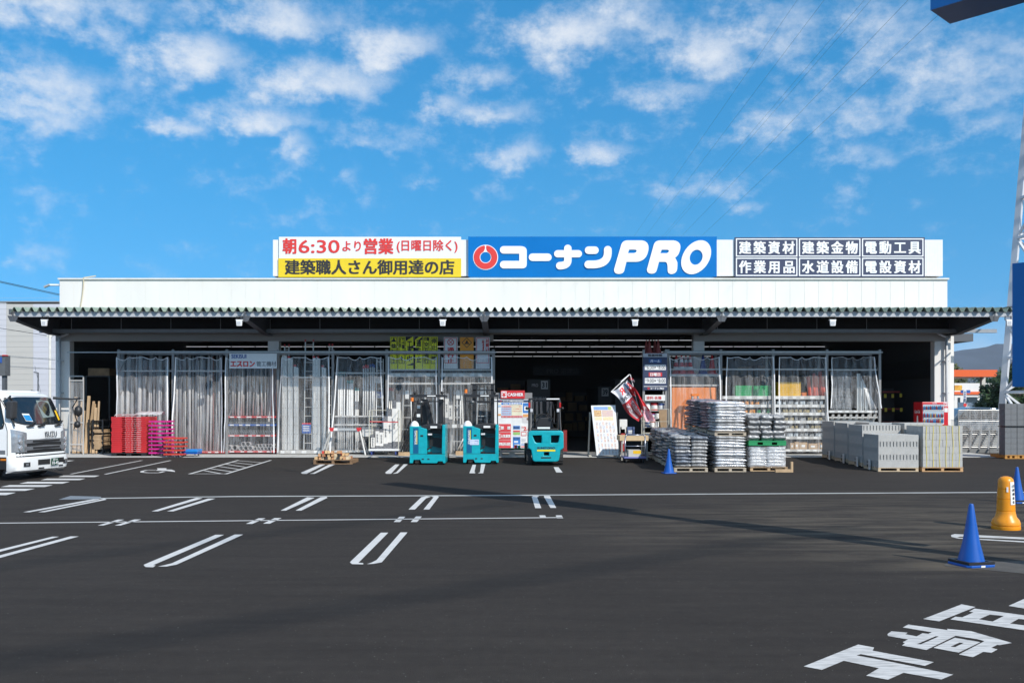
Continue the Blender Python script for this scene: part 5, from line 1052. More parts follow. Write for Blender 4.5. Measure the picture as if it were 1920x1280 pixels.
b = B(); b.prism([(-.30, 1.16), (.30, 1.16), (.22, 1.44), (.14, 1.50), (-.12, 1.50), (-.2, 1.44)], .62, .78, 'y'); b.build('seat_back', M_black, t, local=True, bevel=.03); bbx('seat', M_black, (-.26, .26, .781, 1.15, 1.16, 1.26), bev=.03); bbx('plate', M_tag, (-.235, .16, .17, .175, 1.155, 1.21))
zt_ = 2.07
for s in (-1, 1): b = B(); b.path([(s * .50, .25, 1.1), (s * .48, .3, 1.4), (s * .47, .42, zt_)], .035, 8); b.build('guard_post', M_blk2, t, local=True); b = B(); b.path([(s * .47, 1.55, 1.02), (s * .47, 1.35, zt_)], .035, 8); b.build('guard_post', M_blk2, t, local=True)
bbx('guard_roof', M_blk2, (-.50, .50, .38, .44, zt_, zt_ + .05), (-.50, .50, 1.3, 1.38, zt_, zt_ + .05), (-.50, -.43, .441, 1.299, zt_, zt_ + .05), (.43, .50, .441, 1.299, zt_, zt_ + .05), *[(x - .02, x + .02, .441, 1.299, zt_ + .01, zt_ + .04) for x in (-.3, -.15, 0, .15, .3)]); bbx('roof_label', M_tag, (.06, .47, .372, .379, zt_ + .006, zt_ + .045))
for x in (-.34, -.2, -.06, .16, .26): bbx('mast_rail', mat('mast_grey', (.07, .07, .075), .4, .4), (x - .035, x + .035, 1.95, 2.1, .1, 2.02))
bbx('mast_cross', M_blk2, (-.38, .3, 2.101, 2.13, .5, .6), (-.38, .3, 2.101, 2.13, 1.6, 1.7))
b = B(); b.path([(.25, 1.4, 1.0), (.32, 1.3, 1.45), (.12, 1.2, 1.5)], .02, 6); b.path([(-.3, .8, 1.5), (-.1, .85, 1.62), (.2, .8, 1.55), (.35, .6, 1.3)], .014, 5); b.path([(.3, 1.9, 2.0), (.36, 1.5, 1.7), (.34, 1.2, 1.3)], .02, 5); b.build('hose', M_black, t, local=True)
b = B(); b.tube((-.12, 1.35, 1.42), (.16, 1.25, 1.5), .16, 18); b.build('steering_wheel', M_black, t, local=True)
for s in (-1, 1): bbx('tail_lamp', mat('lamp_red', (.45, .01, .01), .25), (s * .485 - .03, s * .485 + .03, .28, .33, 1.82, 1.98), bev=.008); bbx('work_lamp', mat('lamp_clear', (.6, .6, .62), .15), (s * .42 - .04, s * .42 + .04, .29, .35, 1.68, 1.78), bev=.01); b = B(); b.lathe([(.01, -.05), (.05, -.02), (.05, .02), (.01, .05)], (s * .56, .35, 1.80), 10); b.build('round_mirror', M_black, t, local=True, smooth=True)
for x in (-.25, .25): bbx('fork', M_blk2, (x - .06, x + .06, 2.15, 3.2, .08, .12), (x - .06, x + .06, 2.135, 2.149, .08, .6))
# ---------------------------------------------------------------- notice board
Y = 33.2; x0, x1 = Xp(927, Y), Xp(992, Y)
t = thing('notice_board', 'white notice board of posters and red ban signs under a cashier sign', 'notice board', ((x0 + x1) / 2, Y, FL)); z0, z1 = Zp(840, Y), Zp(748, Y)
B().box(x0, x1, Y, Y + .05, z0, z1).build('board', mat('board_white', (.80, .80, .79), .4), t)
b = B(); b.box(Xp(920, Y), Xp(998, Y), Y + .06, Y + .16, Zp(747, Y), Zp(736, Y)); b.box(Xp(994, Y), Xp(998, Y), Y + .06, Y + .12, FL, Zp(747.1, Y)); b.build('frame', M_grey, t)
def pz(x, y): return Xp(920 + x / 7.76, Y), Zp(720 + y / 7.76, Y)
LAY = [0]
def pan(name, m, xa, xb, ya, yb, par=t, lift=.004):
    LAY[0] += 1; a, c = pz(xa, yb), pz(xb, ya); lift += LAY[0] * .0002; return B().box(a[0], c[0], Y - lift - .002, Y - lift, a[1], c[1]).build(name, m, par)
def ptx(b, s, xa, xb, ya, yb, bold=.02, lift=.016): a, c = pz(xa, yb), pz(xb, ya); b.text(s, a[0], c[0], a[1], c[1], Y - lift, bold)
b = B(); a, c = pz(148, 208), pz(496, 92); b.box(a[0], c[0], Y - .04, Y + .059, a[1], c[1]); cs_ = b.build('cashier_sign', M_red, t)
b = B(); a, c = pz(158, 194), pz(232, 104); b.box(a[0], c[0], Y - .046, Y - .0405, a[1], c[1]); b.build('yen_panel', M_white, cs_); b = B(); ptx(b, '¥', 168, 222, 116, 186, .03, .05); b.build('yen_mark', M_txtr, cs_); b = B(); ptx(b, 'CASHIER', 245, 474, 128, 174, .03, .046); b.build('lettering', M_txtw, cs_)
h_ = pan('header_strip', M_navy, 96, 558, 230, 262); b = B(); ptx(b, 'コーナンPRO Information', 175, 478, 236, 257, .04); b.build('lettering', M_txtw, h_); b = B(); a = pz(150, 246); b.shape([(a[0] + .022 * math.cos(R(20 * i)), a[1] + .022 * math.sin(R(20 * i))) for i in range(18)], [[(a[0] + .011 * math.cos(R(20 * i)), a[1] + .011 * math.sin(R(20 * i))) for i in range(18)]], Y - .014, Y - .011); b.build('emblem', M_txtr, h_)
pb = mat('poster_pale_blue', (.42, .58, .76)); py_ = mat('poster_cream', (.76, .71, .52)); pbl = mat('poster_blue', (.04, .20, .55)); pr_ = mat('poster_red', (.66, .06, .07)); pg_ = mat('poster_green', (.30, .55, .16)); pora = mat('poster_orange', (.75, .35, .12))
q = pan('poster', pbl, 155, 456, 270, 298); b = B(); ptx(b, 'PRO 会員募集中', 185, 440, 274, 296, .03); b.build('lettering', M_txtw, q)
pan('poster', pb, 155, 302, 340, 454); pan('poster', py_, 304, 458, 300, 454); q = pan('poster', pr_, 155, 462, 460, 487); pan('poster', mat('poster_pink', (.75, .45, .42)), 158, 302, 312, 336); b = B(); [ptx(b, s, 165, 294, y, y + 16, .0) for s, y in (('入会金無料', 316), ('年会費無料', 350), ('会員特典あり', 384), ('毎日お得', 418))]; [ptx(b, s, 315, 450, y, y + 14, .0) for s, y in (('ポイント進呈', 316), ('法人様歓迎', 350), ('お申込みは店内', 384))]; b.build('poster_lettering', M_txtr, t)
b = B(); ptx(b, '詳しくはサービスカウンターまで', 165, 452, 464, 483, .01); b.build('lettering', M_txtw, q)
for xa, xb, ya, yb, m in ((470, 556, 274, 300, pbl), (470, 556, 302, 416, pbl), (488, 545, 320, 385, M_tag), (470, 556, 436, 478, pora), (462, 550, 484, 560, mat('poster_grey', (.62, .60, .60))), (524, 546, 490, 524, mat('poster_brown', (.2, .13, .1))), (328, 427, 604, 654, pbl), (328, 427, 672, 694, pr_), (328, 427, 700, 735, pg_), (325, 432, 766, 922, pbl), (340, 398, 825, 848, M_tag), (345, 420, 875, 890, M_tag), (442, 545, 604, 684, mat('poster_white', (.78, .74, .72))), (442, 520, 692, 750, pr_), (450, 512, 700, 742, M_tag), (445, 512, 872, 884, pbl), (445, 505, 900, 915, pr_), (96, 150, 432, 456, pora), (98, 150, 280, 300, py_), (98, 150, 300, 330, pb)): pan('poster', m, xa, xb, ya, yb)
b = B(); ptx(b, '2', 478, 520, 618, 670, .03, .022); ptx(b, '毎週', 452, 475, 612, 640, 0, .022); ptx(b, '倍', 520, 542, 650, 672, 0, .022); b.build('poster_lettering', M_txtr, t); b = B(); [ptx(b, s, 448, 510, y, y + 14, 0, .02) for s, y in (('お知らせ', 790), ('営業案内', 812), ('配送承ります', 845))]; ptx(b, '資材館', 335, 420, 615, 640, .02, .02); ptx(b, '軽トラ貸出', 335, 422, 775, 800, .02, .02); b.build('poster_lettering', mat('ink_slate', (.08, .1, .2)), t)
for ya, yb, s, u0 in ((578, 690, '禁　煙', 146), (698, 804, '火気厳禁', 146), (812, 925, '危険物品持込厳禁', 96)):
    q = pan('ban_sign', pr_, 96, 294, ya, yb); b = B(); ptx(b, s, u0, 288, ya + 32, ya + 80, .035, .02); b.build('lettering', M_txtw, q)
    if u0 > 100:
        bq_ = B(); a, c = pz(98, ya + 90), pz(140, ya + 22); bq_.box(a[0], c[0], Y - .02, Y - .016, a[1], c[1]); bq_.build('symbol_panel', M_tag, q); bq_ = B(); a = pz(119, ya + 56); r_ = .045
        bq_.shape([(a[0] + r_ * math.cos(R(15 * i)), a[1] + r_ * math.sin(R(15 * i))) for i in range(24)], [[(a[0] + r_ * .75 * math.cos(R(15 * i)), a[1] + r_ * .75 * math.sin(R(15 * i))) for i in range(24)]], Y - .026, Y - .023); bq_.bar((a[0] - .03, Y - .028, a[1] + .03), (a[0] + .03, Y - .028, a[1] - .03), .003, .012); bq_.build('ban_ring', M_txtr, q)
t = thing('white_plastic_pallet', 'white plastic pallet with dark fork slots under the notice board', 'pallet', (Xp(960, Y - .3), Y - .3, FL)); Yw = 32.75; b = B(); b.box(Xp(935, Yw), Xp(992, Yw), Yw, Yw + .9, FL + .12, FL + .20); b.box(Xp(935, Yw), Xp(992, Yw), Yw, Yw + .9, FL + .002, FL + .05)
for a, c in ((935, 941), (955, 965), (983, 992)): b.box(Xp(a, Yw), Xp(c, Yw), Yw + .001, Yw + .899, FL + .051, FL + .119)
b.build('deck', M_white, t)
t = thing('green_flat_cart', 'low dark green flat cart before the notice board', 'cart', (Xp(960, 32.6), 32.6, FL)); Yw = 32.5; b = B(); b.box(Xp(926, Yw), Xp(990, Yw), Yw, Yw + .2, Zp(844, Yw), Zp(840, Yw)); b.build('deck', mat('deck_green', (.03, .10, .05), .6), t)
for pp in (934, 985): b = B(); b.tube((Xp(pp, Yw), Yw + .08, FL + .09), (Xp(pp, Yw) + .04, Yw + .08, FL + .09), .09, 14); b.box(Xp(pp, Yw) - .01, Xp(pp, Yw) + .05, Yw + .05, Yw + .11, FL + .181, Zp(844.1, Yw)); b.build('caster', M_black, t)
b = B(); b.box(Xp(964, Yw), Xp(970, Yw), Yw + .02, Yw + .15, Zp(840, Yw) + .002, Zp(834, Yw)); tag(b.build('small_red_box', M_red), 'small red box lying on the green flat cart', 'box')
b = B(); b.box(Xp(971, Yw), Xp(976, Yw), Yw + .02, Yw + .15, Zp(840, Yw) + .002, Zp(835, Yw)); tag(b.build('small_green_box', M_grn), 'small green box lying on the green flat cart', 'box')
# extinguisher-like red box behind the forklift
Yw = 36.2; b = B(); b.box(Xp(1056, Yw), Xp(1063, Yw), Yw, Yw + .3, FL + .05, Zp(806, Yw)); b.box(Xp(1055, Yw), Xp(1064, Yw), Yw - .01, Yw + .31, FL + .002, FL + .05); tag(b.build('red_bin', mat('bin_red', (.25, .02, .02))), 'dark red bin half hidden right of the forklift', 'bin')
# ---------------------------------------------------------------- flyer board
Yw = 32.6; t = thing('flyer_board', 'leaning white board covered with printed flyers right of the entrance', 'notice board', (Xp(1138, Yw), Yw, FL)); za, zb_ = Zp(853.5, Yw), Zp(760, Yw)
def fq(x, y, e=0.0):                                # coordinates in the enlarged view; board leans back and to the left
    px, py = 900 + x / 4.571, 620 + y / 4.571; k = (853.5 - py) / 93.5; yy = Yw + .30 * k - e; return Vector((Xp(px, Yw) * yy / Yw * (Yw / yy), yy, Zp(py, Yw)))
def fpan(name, m, c, e0, e1): b = B(); A = [fq(*p, e0) for p in c]; Bq = [fq(*p, e1) for p in c]; b.add(A + Bq, [(0, 1, 2, 3), (7, 6, 5, 4)] + [(i, (i + 1) % 4, 4 + (i + 1) % 4, 4 + i) for i in range(4)]); return b.build(name, m, t)
fpan('board', M_white, ((958, 640), (1168, 636), (1192, 1064), (1000, 1068)), -.03, 0)
rr2 = random.Random(4); tints = [mat('flyer_' + str(i), c, .6, var=.5, scale=30, dirt=d) for i, (c, d) in enumerate((((.70, .52, .25), (.35, .12, .06)), ((.45, .30, .38), (.75, .6, .4)), ((.72, .45, .18), (.8, .75, .6)), ((.74, .68, .64), (.30, .22, .2)), ((.76, .72, .66), (.6, .25, .15)), ((.72, .70, .70), (.32, .35, .45))))]
def fl(m, x0, x1, y0, y1, lean0): o0 = (y0 - 640) * .1; o1 = (y1 - 640) * .1; fpan('flyer', m, ((x0 + o0, y0), (x1 + o0 * .6, y0), (x1 + o1 * .6, y1), (x0 + o1, y1)), .003, .006)
fl(mat('flyer_blue', (.25, .40, .70)), 978, 1100, 650, 676, 0); fl(mat('flyer_lime', (.5, .6, .2)), 1102, 1130, 650, 676, 0); fl(tints[0], 976, 1042, 680, 734, 0); fl(tints[1], 1046, 1142, 680, 734, 0); fl(tints[2], 976, 1044, 738, 766, 0); fl(tints[2], 1048, 1142, 738, 766, 0)
for r_, (ya, yb) in enumerate(((782, 874), (880, 956), (964, 1060))):
    for c_ in range(6):
        for q in range(3): y0 = ya + (yb - ya) * q / 3; fl(tints[3 + (r_ + c_ * 2 + q) % 3], 982 + c_ * 28, 982 + c_ * 28 + 25, y0, y0 + (yb - ya) / 3 - 4, 0)
b = B()
for px in (1106.5, 1158): b.bar((Xp(px, Yw), Yw + .75, FL + .05), (Xp(px + 1.5, Yw), Yw + .38, Zp(773, Yw)), .05, .05); b.box(Xp(px, Yw) - .04, Xp(px, Yw) + .04, Yw - .12, Yw + .8, FL + .002, FL + .05)
b.build('stand', mat('stand_cream', (.55, .52, .44), .6), t)
# hand truck with plywood
p = G(1191, 868); t = thing('platform_truck', 'blue platform hand truck with a steel push frame and tan board on top', 'hand truck', (p.x, p.y, gz(p.y)))
b = B(); b.box(-.36, .36, .0, .85, .15, .20); b.build('deck', mat('deck_violet', (.16, .17, .42), .4), t, local=True, bevel=.01)
b = B(); b.path([(-.33, .03, .2), (-.32, .0, .85), (-.28, -.01, .91), (.28, -.01, .91), (.32, 0, .85), (.33, .03, .2)], .02, 8); b.path([(-.32, .01, .55), (.32, .01, .55)], .014, 6); b.build('push_frame', mat('frame_chrome', (.4, .43, .5), .3, .7), t, local=True, smooth=True)
for x in (-.27, .27):
    for y in (.1, .72): b = B(); b.tube((x - .018, y, .065), (x + .018, y, .065), .065, 12); b.box(x - .03, x + .03, y - .03, y + .03, .131, .149); b.build('caster', M_black, t, local=True)
B().box(-.2, .2, .12, .6, .201, .42).build('grey_tote', mat('tote_grey', (.55, .53, .48), .6), t, local=True); B().box(-.05, .2, .115, .119, .30, .40).build('yellow_label', M_yel, t, local=True)
Yw = 31.2; t = thing('work_table', 'tan plywood topped table behind the hand truck', 'table', (Xp(1190, Yw), Yw, gz(Yw))); B().box(Xp(1162, Yw), Xp(1216, Yw), Yw, Yw + .9, Zp(826, Yw), Zp(816.5, Yw)).build('table_top', mat('ply_tan', (.62, .45, .26), .7, var=.12, scale=3, stretch=(1, 5, 1)), t, bevel=.004); 
for pp in (1165, 1212):
    for y in (Yw + .03, Yw + .82): B().box(Xp(pp, Yw), Xp(pp, Yw) + .05, y, y + .05, gz(y), Zp(826.1, Yw)).build('leg', M_wall2, t)
B().box(Xp(1166, Yw), Xp(1212, Yw), Yw + .09, Yw + .8, gz(Yw) + .2, gz(Yw) + .24).build('lower_shelf', M_galv, t)
# rolled black hose reel near the table, low goods in the entrance
for i, (a, c, ya, yb, m, lab) in enumerate(((1162, 1176, 786, 812, M_tag, 'white price placard standing behind the tan table'), (1163, 1172, 800, 845, mat('goods_red', (.4, .04, .04)), 'red packaged goods low behind the tan table'), (1174, 1190, 800, 818, mat('goods_blue', (.08, .12, .25)), 'dark blue packaged goods behind the tan table'))):
    Yw = 33.9; carton(a, c, ya, yb, m, lab, Y=Yw, d=.3, grp='goods behind the tan table')
# ---------------------------------------------------------------- opening hours board and the paint shelf below
Yh = 33.75; x0, x1 = Xp(1206, Yh), Xp(1251, Yh); t = thing('hours_board', 'tall navy opening hours board with two white time panels', 'sign', ((x0 + x1) / 2, Yh, FL))
def hz(x, y): return Xp(1140 + x / 8.533, Yh), Zp(640 + y / 8.533, Yh)
def hb(name, m, xa, xb, ya, yb, l0=.0, l1=.04, par=None): a, c = hz(xa, yb), hz(xb, ya); return B().box(a[0], c[0], Yh - l1, Yh - l0, a[1], c[1]).build(name, m, par or t)
def hx(b, s, xa, xb, ya, yb, bold=.02, l=.05): a, c = hz(xa, yb), hz(xb, ya); b.text(s, a[0], c[0], a[1], c[1], Yh - l, bold)
hb('board', M_navy, 560, 944, 252, 778, .0, .04); q = hb('title_strip', mat('strip_silver', (.5, .5, .53), .4), 560, 940, 192, 250, .0, .04); b = B(); hx(b, '営業時間', 636, 862, 204, 240, .03); b.build('lettering', M_txtk, q)
q = hb('day_label', mat('label_blue', (.02, .10, .30)), 650, 852, 284, 340, .041, .045); b = B(); hx(b, '月〜土', 672, 830, 292, 334, .03); b.build('lettering', M_txtw, q)
q = hb('day_label', M_red, 650, 862, 496, 560, .041, .045); b = B(); hx(b, '日曜日', 672, 832, 504, 554, .03); b.build('lettering', M_txtw, q)
for (ya, yb, s1, s2) in ((372, 456, '6:30', '8:00'), (584, 672, '9:00', '8:00')):
    q = hb('time_panel', M_white, 586, 922, ya, yb, .041, .045); b = B(); hx(b, s1, 622, 730, ya + 14, yb - 14, 0); hx(b, s2, 808, 912, ya + 14, yb - 14, 0); hx(b, '午前', 594, 616, ya + 18, ya + 44, 0); hx(b, '午後', 778, 802, ya + 18, ya + 44, 0); a = hz(742, (ya + yb) / 2); b.prism([(a[0], a[1] - .05), (a[0] + .055, a[1]), (a[0], a[1] + .05)], Yh - .05, Yh - .047, 'y'); b.build('lettering', M_txtk, q)
hb('divider_line', M_tag, 570, 944, 714, 722, .041, .044); b = B(); hx(b, 'コーナン PRO', 672, 892, 734, 768, .04); b.build('lettering', M_txtw, t); b = B(); a = hz(646, 750); b.shape([(a[0] + .04 * math.cos(R(15 * i)), a[1] + .04 * math.sin(R(15 * i))) for i in range(24)], [[(a[0] + .02 * math.cos(R(15 * i)), a[1] + .02 * math.sin(R(15 * i))) for i in range(24)]], Yh - .049, Yh - .046); b.build('emblem', M_txtr, t)
for px in (1207, 1249): b = B(); b.box(Xp(px, Yh) - .04, Xp(px, Yh) + .04, Yh + .003, Yh + .07, FL, Zp(655, Yh)); b.build('post', M_grey, t)
for px in (1183, 1200): b = B(); b.bar((Xp(px, 35), 35.6 if px < 1190 else 34.2, Zp(664 if px > 1190 else 672, 35)), (Xp(px + 4, 34), 34.0, Zp(661, 34)), .04, .05) 
z0 = Zp(662, Yh)
b = B(); b.box(Xp(1206, Yh), Xp(1250, Yh), Yh + .08, Yh + .9, z0 - .05, z0 - .01); o = b.build('cone_shelf', M_grey, t)
for i, (pp, yy) in enumerate(((1212, .55), (1217.5, .28), (1228, .55), (1234, .28))):
    if i == 0: ct = cone('traffic_cone', 'dull red cone on top of the hours board, leftmost', (Xp(pp, Yh + yy), Yh + yy, z0 - .008), .52, .12, mat('cone_dull_red', (.30, .05, .04), .6), 'red cones over the hours board')
    else: copy_tree(ct, (Xp(pp, Yh + yy), Yh + yy, z0 - .008), 0, f'dull red cone on top of the hours board, {leftn(i)}')
t = thing('paint_shelf', 'shelf of paint tins under the opening hours board', 'shelf', ((x0 + x1) / 2, Yh, FL)); b = B()
for pp in (752, 769, 784, 800, 822): B().box(x0 + .06, x1 - .06, Yh + .1, Yh + .5, Zp(pp, Yh) - .03, Zp(pp, Yh)).build('board', M_shelf, t); b = B(); b.box(x0 + .06, x1 - .06, Yh + .52, Yh + .55, FL, Zp(733, Yh)); b.build('back', M_black, t)
for pp in (1211, 1248): b = B(); b.box(Xp(pp, Yh) - .02, Xp(pp, Yh) + .02, Yh + .501, Yh + .519, FL, Zp(733, Yh)); b.build('upright', M_galv, t)
B().box(Xp(1209, Yh), Xp(1247, Yh), Yh - .02, Yh + .03, Zp(751, Yh), Zp(740, Yh)).build('price_card', M_tag, t); b = B(); b.text('塗料 各種', Xp(1212, Yh), Xp(1240, Yh), Zp(748.5, Yh), Zp(742.5, Yh), Yh - .024, .01); b.build('card_lettering', M_txtr, t)
tin = None
for r_, pp in enumerate((769, 784, 800, 822)):
    for i in range(4 if r_ else 3):
        px = 1215 + i * (13.5 if r_ == 0 else 9.5); m = (M_white, M_red, M_txtb, M_tag)[(i + r_) % 4]; h = .26 if r_ == 0 else .17; r0 = .115 if r_ == 0 else .085; z = Zp(pp, Yh) + .002
        tt = thing('paint_tin', f'{"white red blue silver".split()[(i + r_) % 4]} paint tin under the hours board, tier {r_ + 1}, {leftn(i)}', 'tin', (Xp(px, Yh), Yh + .22, z), 'paint tins under the hours board'); b = B(); b.tube((0, 0, 0), (0, 0, h), r0, 16); b.build('can', m, tt, local=True, smooth='auto'); b = B(); b.tube((0, 0, h * .22), (0, 0, h * .7), r0 + .003, 16, cap=False); b.build('paper_label', (M_tag, mat('goods_white', (.7, .7, .68)))[r_ % 2], tt, local=True, smooth='auto'); b = B(); b.tube((0, 0, h * .93), (0, 0, h + .004), r0 + .004, 16); b.build('lid', M_red if i == 1 else M_white, tt, local=True, smooth='auto')
Yw = 33.0; t = thing('wire_cart', 'cream wire cage cart before the paint shelf', 'cart', (Xp(1230, Yw), Yw, FL)); b = B()
for pp in (1207, 1254):
    for y in (Yw, Yw + .55): b.tube((Xp(pp, Yw), y, FL + .12), (Xp(pp, Yw), y, Zp(767, Yw)), .015, 6)
for q in (767, 790, 812): b.tube((Xp(1207, Yw), Yw, Zp(q, Yw)), (Xp(1254, Yw), Yw, Zp(q, Yw)), .01, 6); b.tube((Xp(1207, Yw), Yw + .55, Zp(q, Yw)), (Xp(1254, Yw), Yw + .55, Zp(q, Yw)), .01, 6)
b.build('cage_bars', M_cage, t); B().box(Xp(1206, Yw), Xp(1255, Yw), Yw - .01, Yw + .57, FL + .09, FL + .12).build('deck', M_cage, t)
for pp in (1209, 1252): b = B(); b.tube((Xp(pp, Yw) - .015, Yw + .05, FL + .045), (Xp(pp, Yw) + .015, Yw + .05, FL + .045), .045, 10); b.build('caster', M_black, t)
t = thing('cardboard_sheet', 'brown cardboard sheet leaning in the cream wire cart', 'cardboard', (Xp(1244, Yw), Yw + .3, FL)); b = B(); b.bar((Xp(1244, Yw), Yw + .25, FL + .13), (Xp(1246, Yw), Yw + .35, Zp(768, Yw)), .28, .02); b.build('sheet', M_card, t)
# ---------------------------------------------------------------- drooping banner flags
M_fw = mat('flag_white', (.66, .65, .68), .7, var=.08); M_fr = mat('flag_red', (.42, .02, .03), .7, var=.15); M_frs = mat('flag_bright', (.66, .04, .05), .7, var=.15)
Yw = 32.6
def fzz(x, y): return Vector((Xp(1140 + x / 8.533, Yw), 0, Zp(640 + y / 8.533, Yw)))
def flag(label, quad, split, mtop, mbot, yb, txt=None, pole_=None):
    A, Bq, C, D = [fzz(*q) for q in quad]           # top-left, top-right, bottom-right, bottom-left
    t = thing('banner_flag', label, 'flag', (A.x, Yw + yb, FL), 'banner flags in the wire cart')
    def P(u, v): p = (A * (1 - u) + Bq * u) * (1 - v) + (D * (1 - u) + C * u) * v; p = p + (Bq - A) * (.10 * math.sin(v * 7) * (1 - u)) + Vector((0, 0, -.05 * math.sin(u * 3.14) * (1 - v))); return Vector((p.x, Yw + yb + .07 * math.sin(u * 8 + v * 5) + .06 * math.sin(u * 3 - v * 7), p.z))
    for nm, m, v0, v1 in (('upper_cloth', mtop, 0, split), ('lower_cloth', mbot, split, 1)):
        b = B(); n = 10; b.add([P(i / n, v0 + (v1 - v0) * j / n) for j in range(n + 1) for i in range(n + 1)], [(j * (n + 1) + i, j * (n + 1) + i + 1, (j + 1) * (n + 1) + i + 1, (j + 1) * (n + 1) + i) for j in range(n) for i in range(n)]); b.build(nm, m, t, smooth=True)
    if txt:
        for s, u0, u1, v0, v1, m, bd in txt:
            vs, fs = text_mesh(s, 0, 1.0); xs_ = [q[0] for q in vs]; ys_ = [q[1] for q in vs]; b = B()
            for e, (du, dv) in enumerate(((0, 0), (bd, 0), (-bd, 0))):
                vv = []
                for q in vs:
                    f = (q[0] - min(xs_)) / (max(xs_) - min(xs_)); g_ = (max(ys_) - q[1]) / (max(ys_) - min(ys_)); u = u1 + du - (u1 - u0) * f; v = v0 + (v1 - v0) * g_; p = P(u, v); vv.append((p.x, p.y - .012 - .001 * e, p.z))   # mirrored: the cloth is seen from its back
                b.add(vv, fs)
            b.build('lettering', m, t)
    if pole_: b = B(); b.path([(*[fzz(*pole_[0]).x, Yw + yb + .05, fzz(*pole_[0]).z],), (fzz(*pole_[1]).x, Yw + yb + .3, fzz(*pole_[1]).z)], .014, 6); b.build('pole', M_tag, t)
    return t
flag('white and dark red flag with mirrored R POINT lettering', ((48, 806), (255, 660), (565, 1180), (470, 1290)), .42, M_fw, M_fr, 0.0, [('R', .42, .78, .05, .22, M_txtr, .012), ('POINT', .12, .92, .27, .38, M_txtk, .006), ('楽天ポイント', .62, .88, .46, .96, M_fw, .006), ('貯まる使える', .2, .46, .46, .96, M_fw, .006)], ((50, 806), (362, 525)))
flag('narrow grey flag with a red letter behind the white one', ((250, 655), (318, 610), (500, 830), (430, 880)), .5, M_fw, M_fr, .12, [('R', .15, .85, .1, .5, M_txtr, .02)], ((215, 640), (365, 520)))
flag('dark blue folded flag behind the white one', ((255, 670), (300, 660), (420, 850), (400, 880)), .4, mat('flag_blue', (.03, .16, .32), .7), M_fr, .06)
flag('bright red flag with white shapes hanging down to the cart', ((462, 800), (492, 830), (770, 1270), (600, 1280)), .62, M_frs, mat('flag_mix', (.66, .55, .62), .7, var=.6, scale=8, dirt=(.55, .05, .06)), .02, [('感謝', .2, .8, .45, .6, M_fw, .01)], ((360, 525), (560, 1290)))
flag('small red pennant at the tip of the flags', ((335, 575), (385, 560), (440, 650), (395, 640)), .5, M_frs, M_fw, .14)
# ---------------------------------------------------------------- bags on pallets
M_bag = [mat('bag_silver', (.50, .50, .50), .36, .15, var=.6, scale=9, bump=.9, bscale=22), mat('bag_grey', (.40, .40, .40), .42, .08, var=.55, scale=8, bump=.9, bscale=20), mat('bag_pink', (.46, .34, .36), .4, .1, var=.45, scale=9, bump=.9, bscale=22), mat('bag_slate', (.20, .23, .28), .35, .15, var=.6, scale=8, bump=.9, bscale=20), mat('bag_bright', (.76, .77, .79), .25, .30, var=.35, scale=8, bump=1, bscale=18)]
def bag_mesh(w, d, h, seed):
    n, m = 12, 12; b = B(); rs = seed * 7.3
    def prof(s): return (1 - abs(2 * s - 1) ** 5) ** .55
    top = []; bot = []
    for j in range(m + 1):
        for i in range(n + 1):
            u, v = i / n, j / m; e = prof(u) * prof(v); nz = noise.noise(Vector((u * 4 + rs, v * 4, seed))) ; fine = noise.noise(Vector((u * 11 + rs, v * 11, seed + 9)))
            x = (u - .5) * w * (1 + .03 * nz); y = v * d
            top.append((x, y, h * (.5 + .5 * e) + h * e * (.30 * nz + .14 * fine))); bot.append((x, y, h * (.5 - .48 * e)))
    k = (n + 1); fs = []
    for j in range(m):
        for i in range(n): a = j * k + i; fs.append((a, a + 1, a + k + 1, a + k)); q = a + len(top); fs.append((q, q + k, q + k + 1, q + 1))
    b.add(top + bot, fs); N0 = len(top)
    rim = [i for i in range(n + 1)] + [j * k + n for j in range(1, m + 1)] + [m * k + i for i in range(n - 1, -1, -1)] + [j * k for j in range(m - 1, 0, -1)]
    b.f += [(rim[i], rim[(i + 1) % len(rim)], N0 + rim[(i + 1) % len(rim)], N0 + rim[i]) for i in range(len(rim))]
    return b
BM = {}
rb = random.Random(5)
def bag_stack(X0, X1, Y0, D, z0, layers, cols, deep, pitch, mats, where, loose=0.0, grp=''):
    w = (X1 - X0) / cols; d = D / deep
    for L in range(layers):
        for c in range(cols):
            for q in range(deep):
                key = (round(w, 2), round(d, 2), round(pitch, 3), rb.randrange(5)); mm = rb.choice(mats)
                k2 = key + (mm.name,)
                if k2 not in BM:
                    o = bag_mesh(w * 1.03, d * 1.02, pitch * 1.34, key[3] + 1).build('bag', mm, smooth=True, local=True); BM[k2] = o
                else: o = BM[k2].copy(); COL.objects.link(o)
                o.location = (X0 + w * (c + .5) + rb.uniform(-.022, .022) - loose * rb.uniform(-1, 1), Y0 + d * q + rb.uniform(-.045, .015), z0 + L * pitch - pitch * .14); o.rotation_euler = (rb.uniform(-.02, .02), rb.uniform(-.03, .03), rb.uniform(-.045, .045) + loose * rb.uniform(-1, 1))
                pos = ('' if cols == 1 else (['left', 'right'] if cols == 2 else ['left', 'middle', 'right'])[c] + ' ') + ('' if deep == 1 else ['front', 'rear'][q] + ' ')
                tag(o, f'{where}, {pos + "one, " if pos else ""}{topn(layers - 1 - L)}', 'bag', grp)
M_pal = mat('pallet_pale', (.50, .42, .32), .8, var=.3, scale=4, stretch=(.4, 3, 3))
Ys = [27.25, 28.5, 29.75, 31.0]; nm = ['nearest', 'second', 'third', 'farthest']
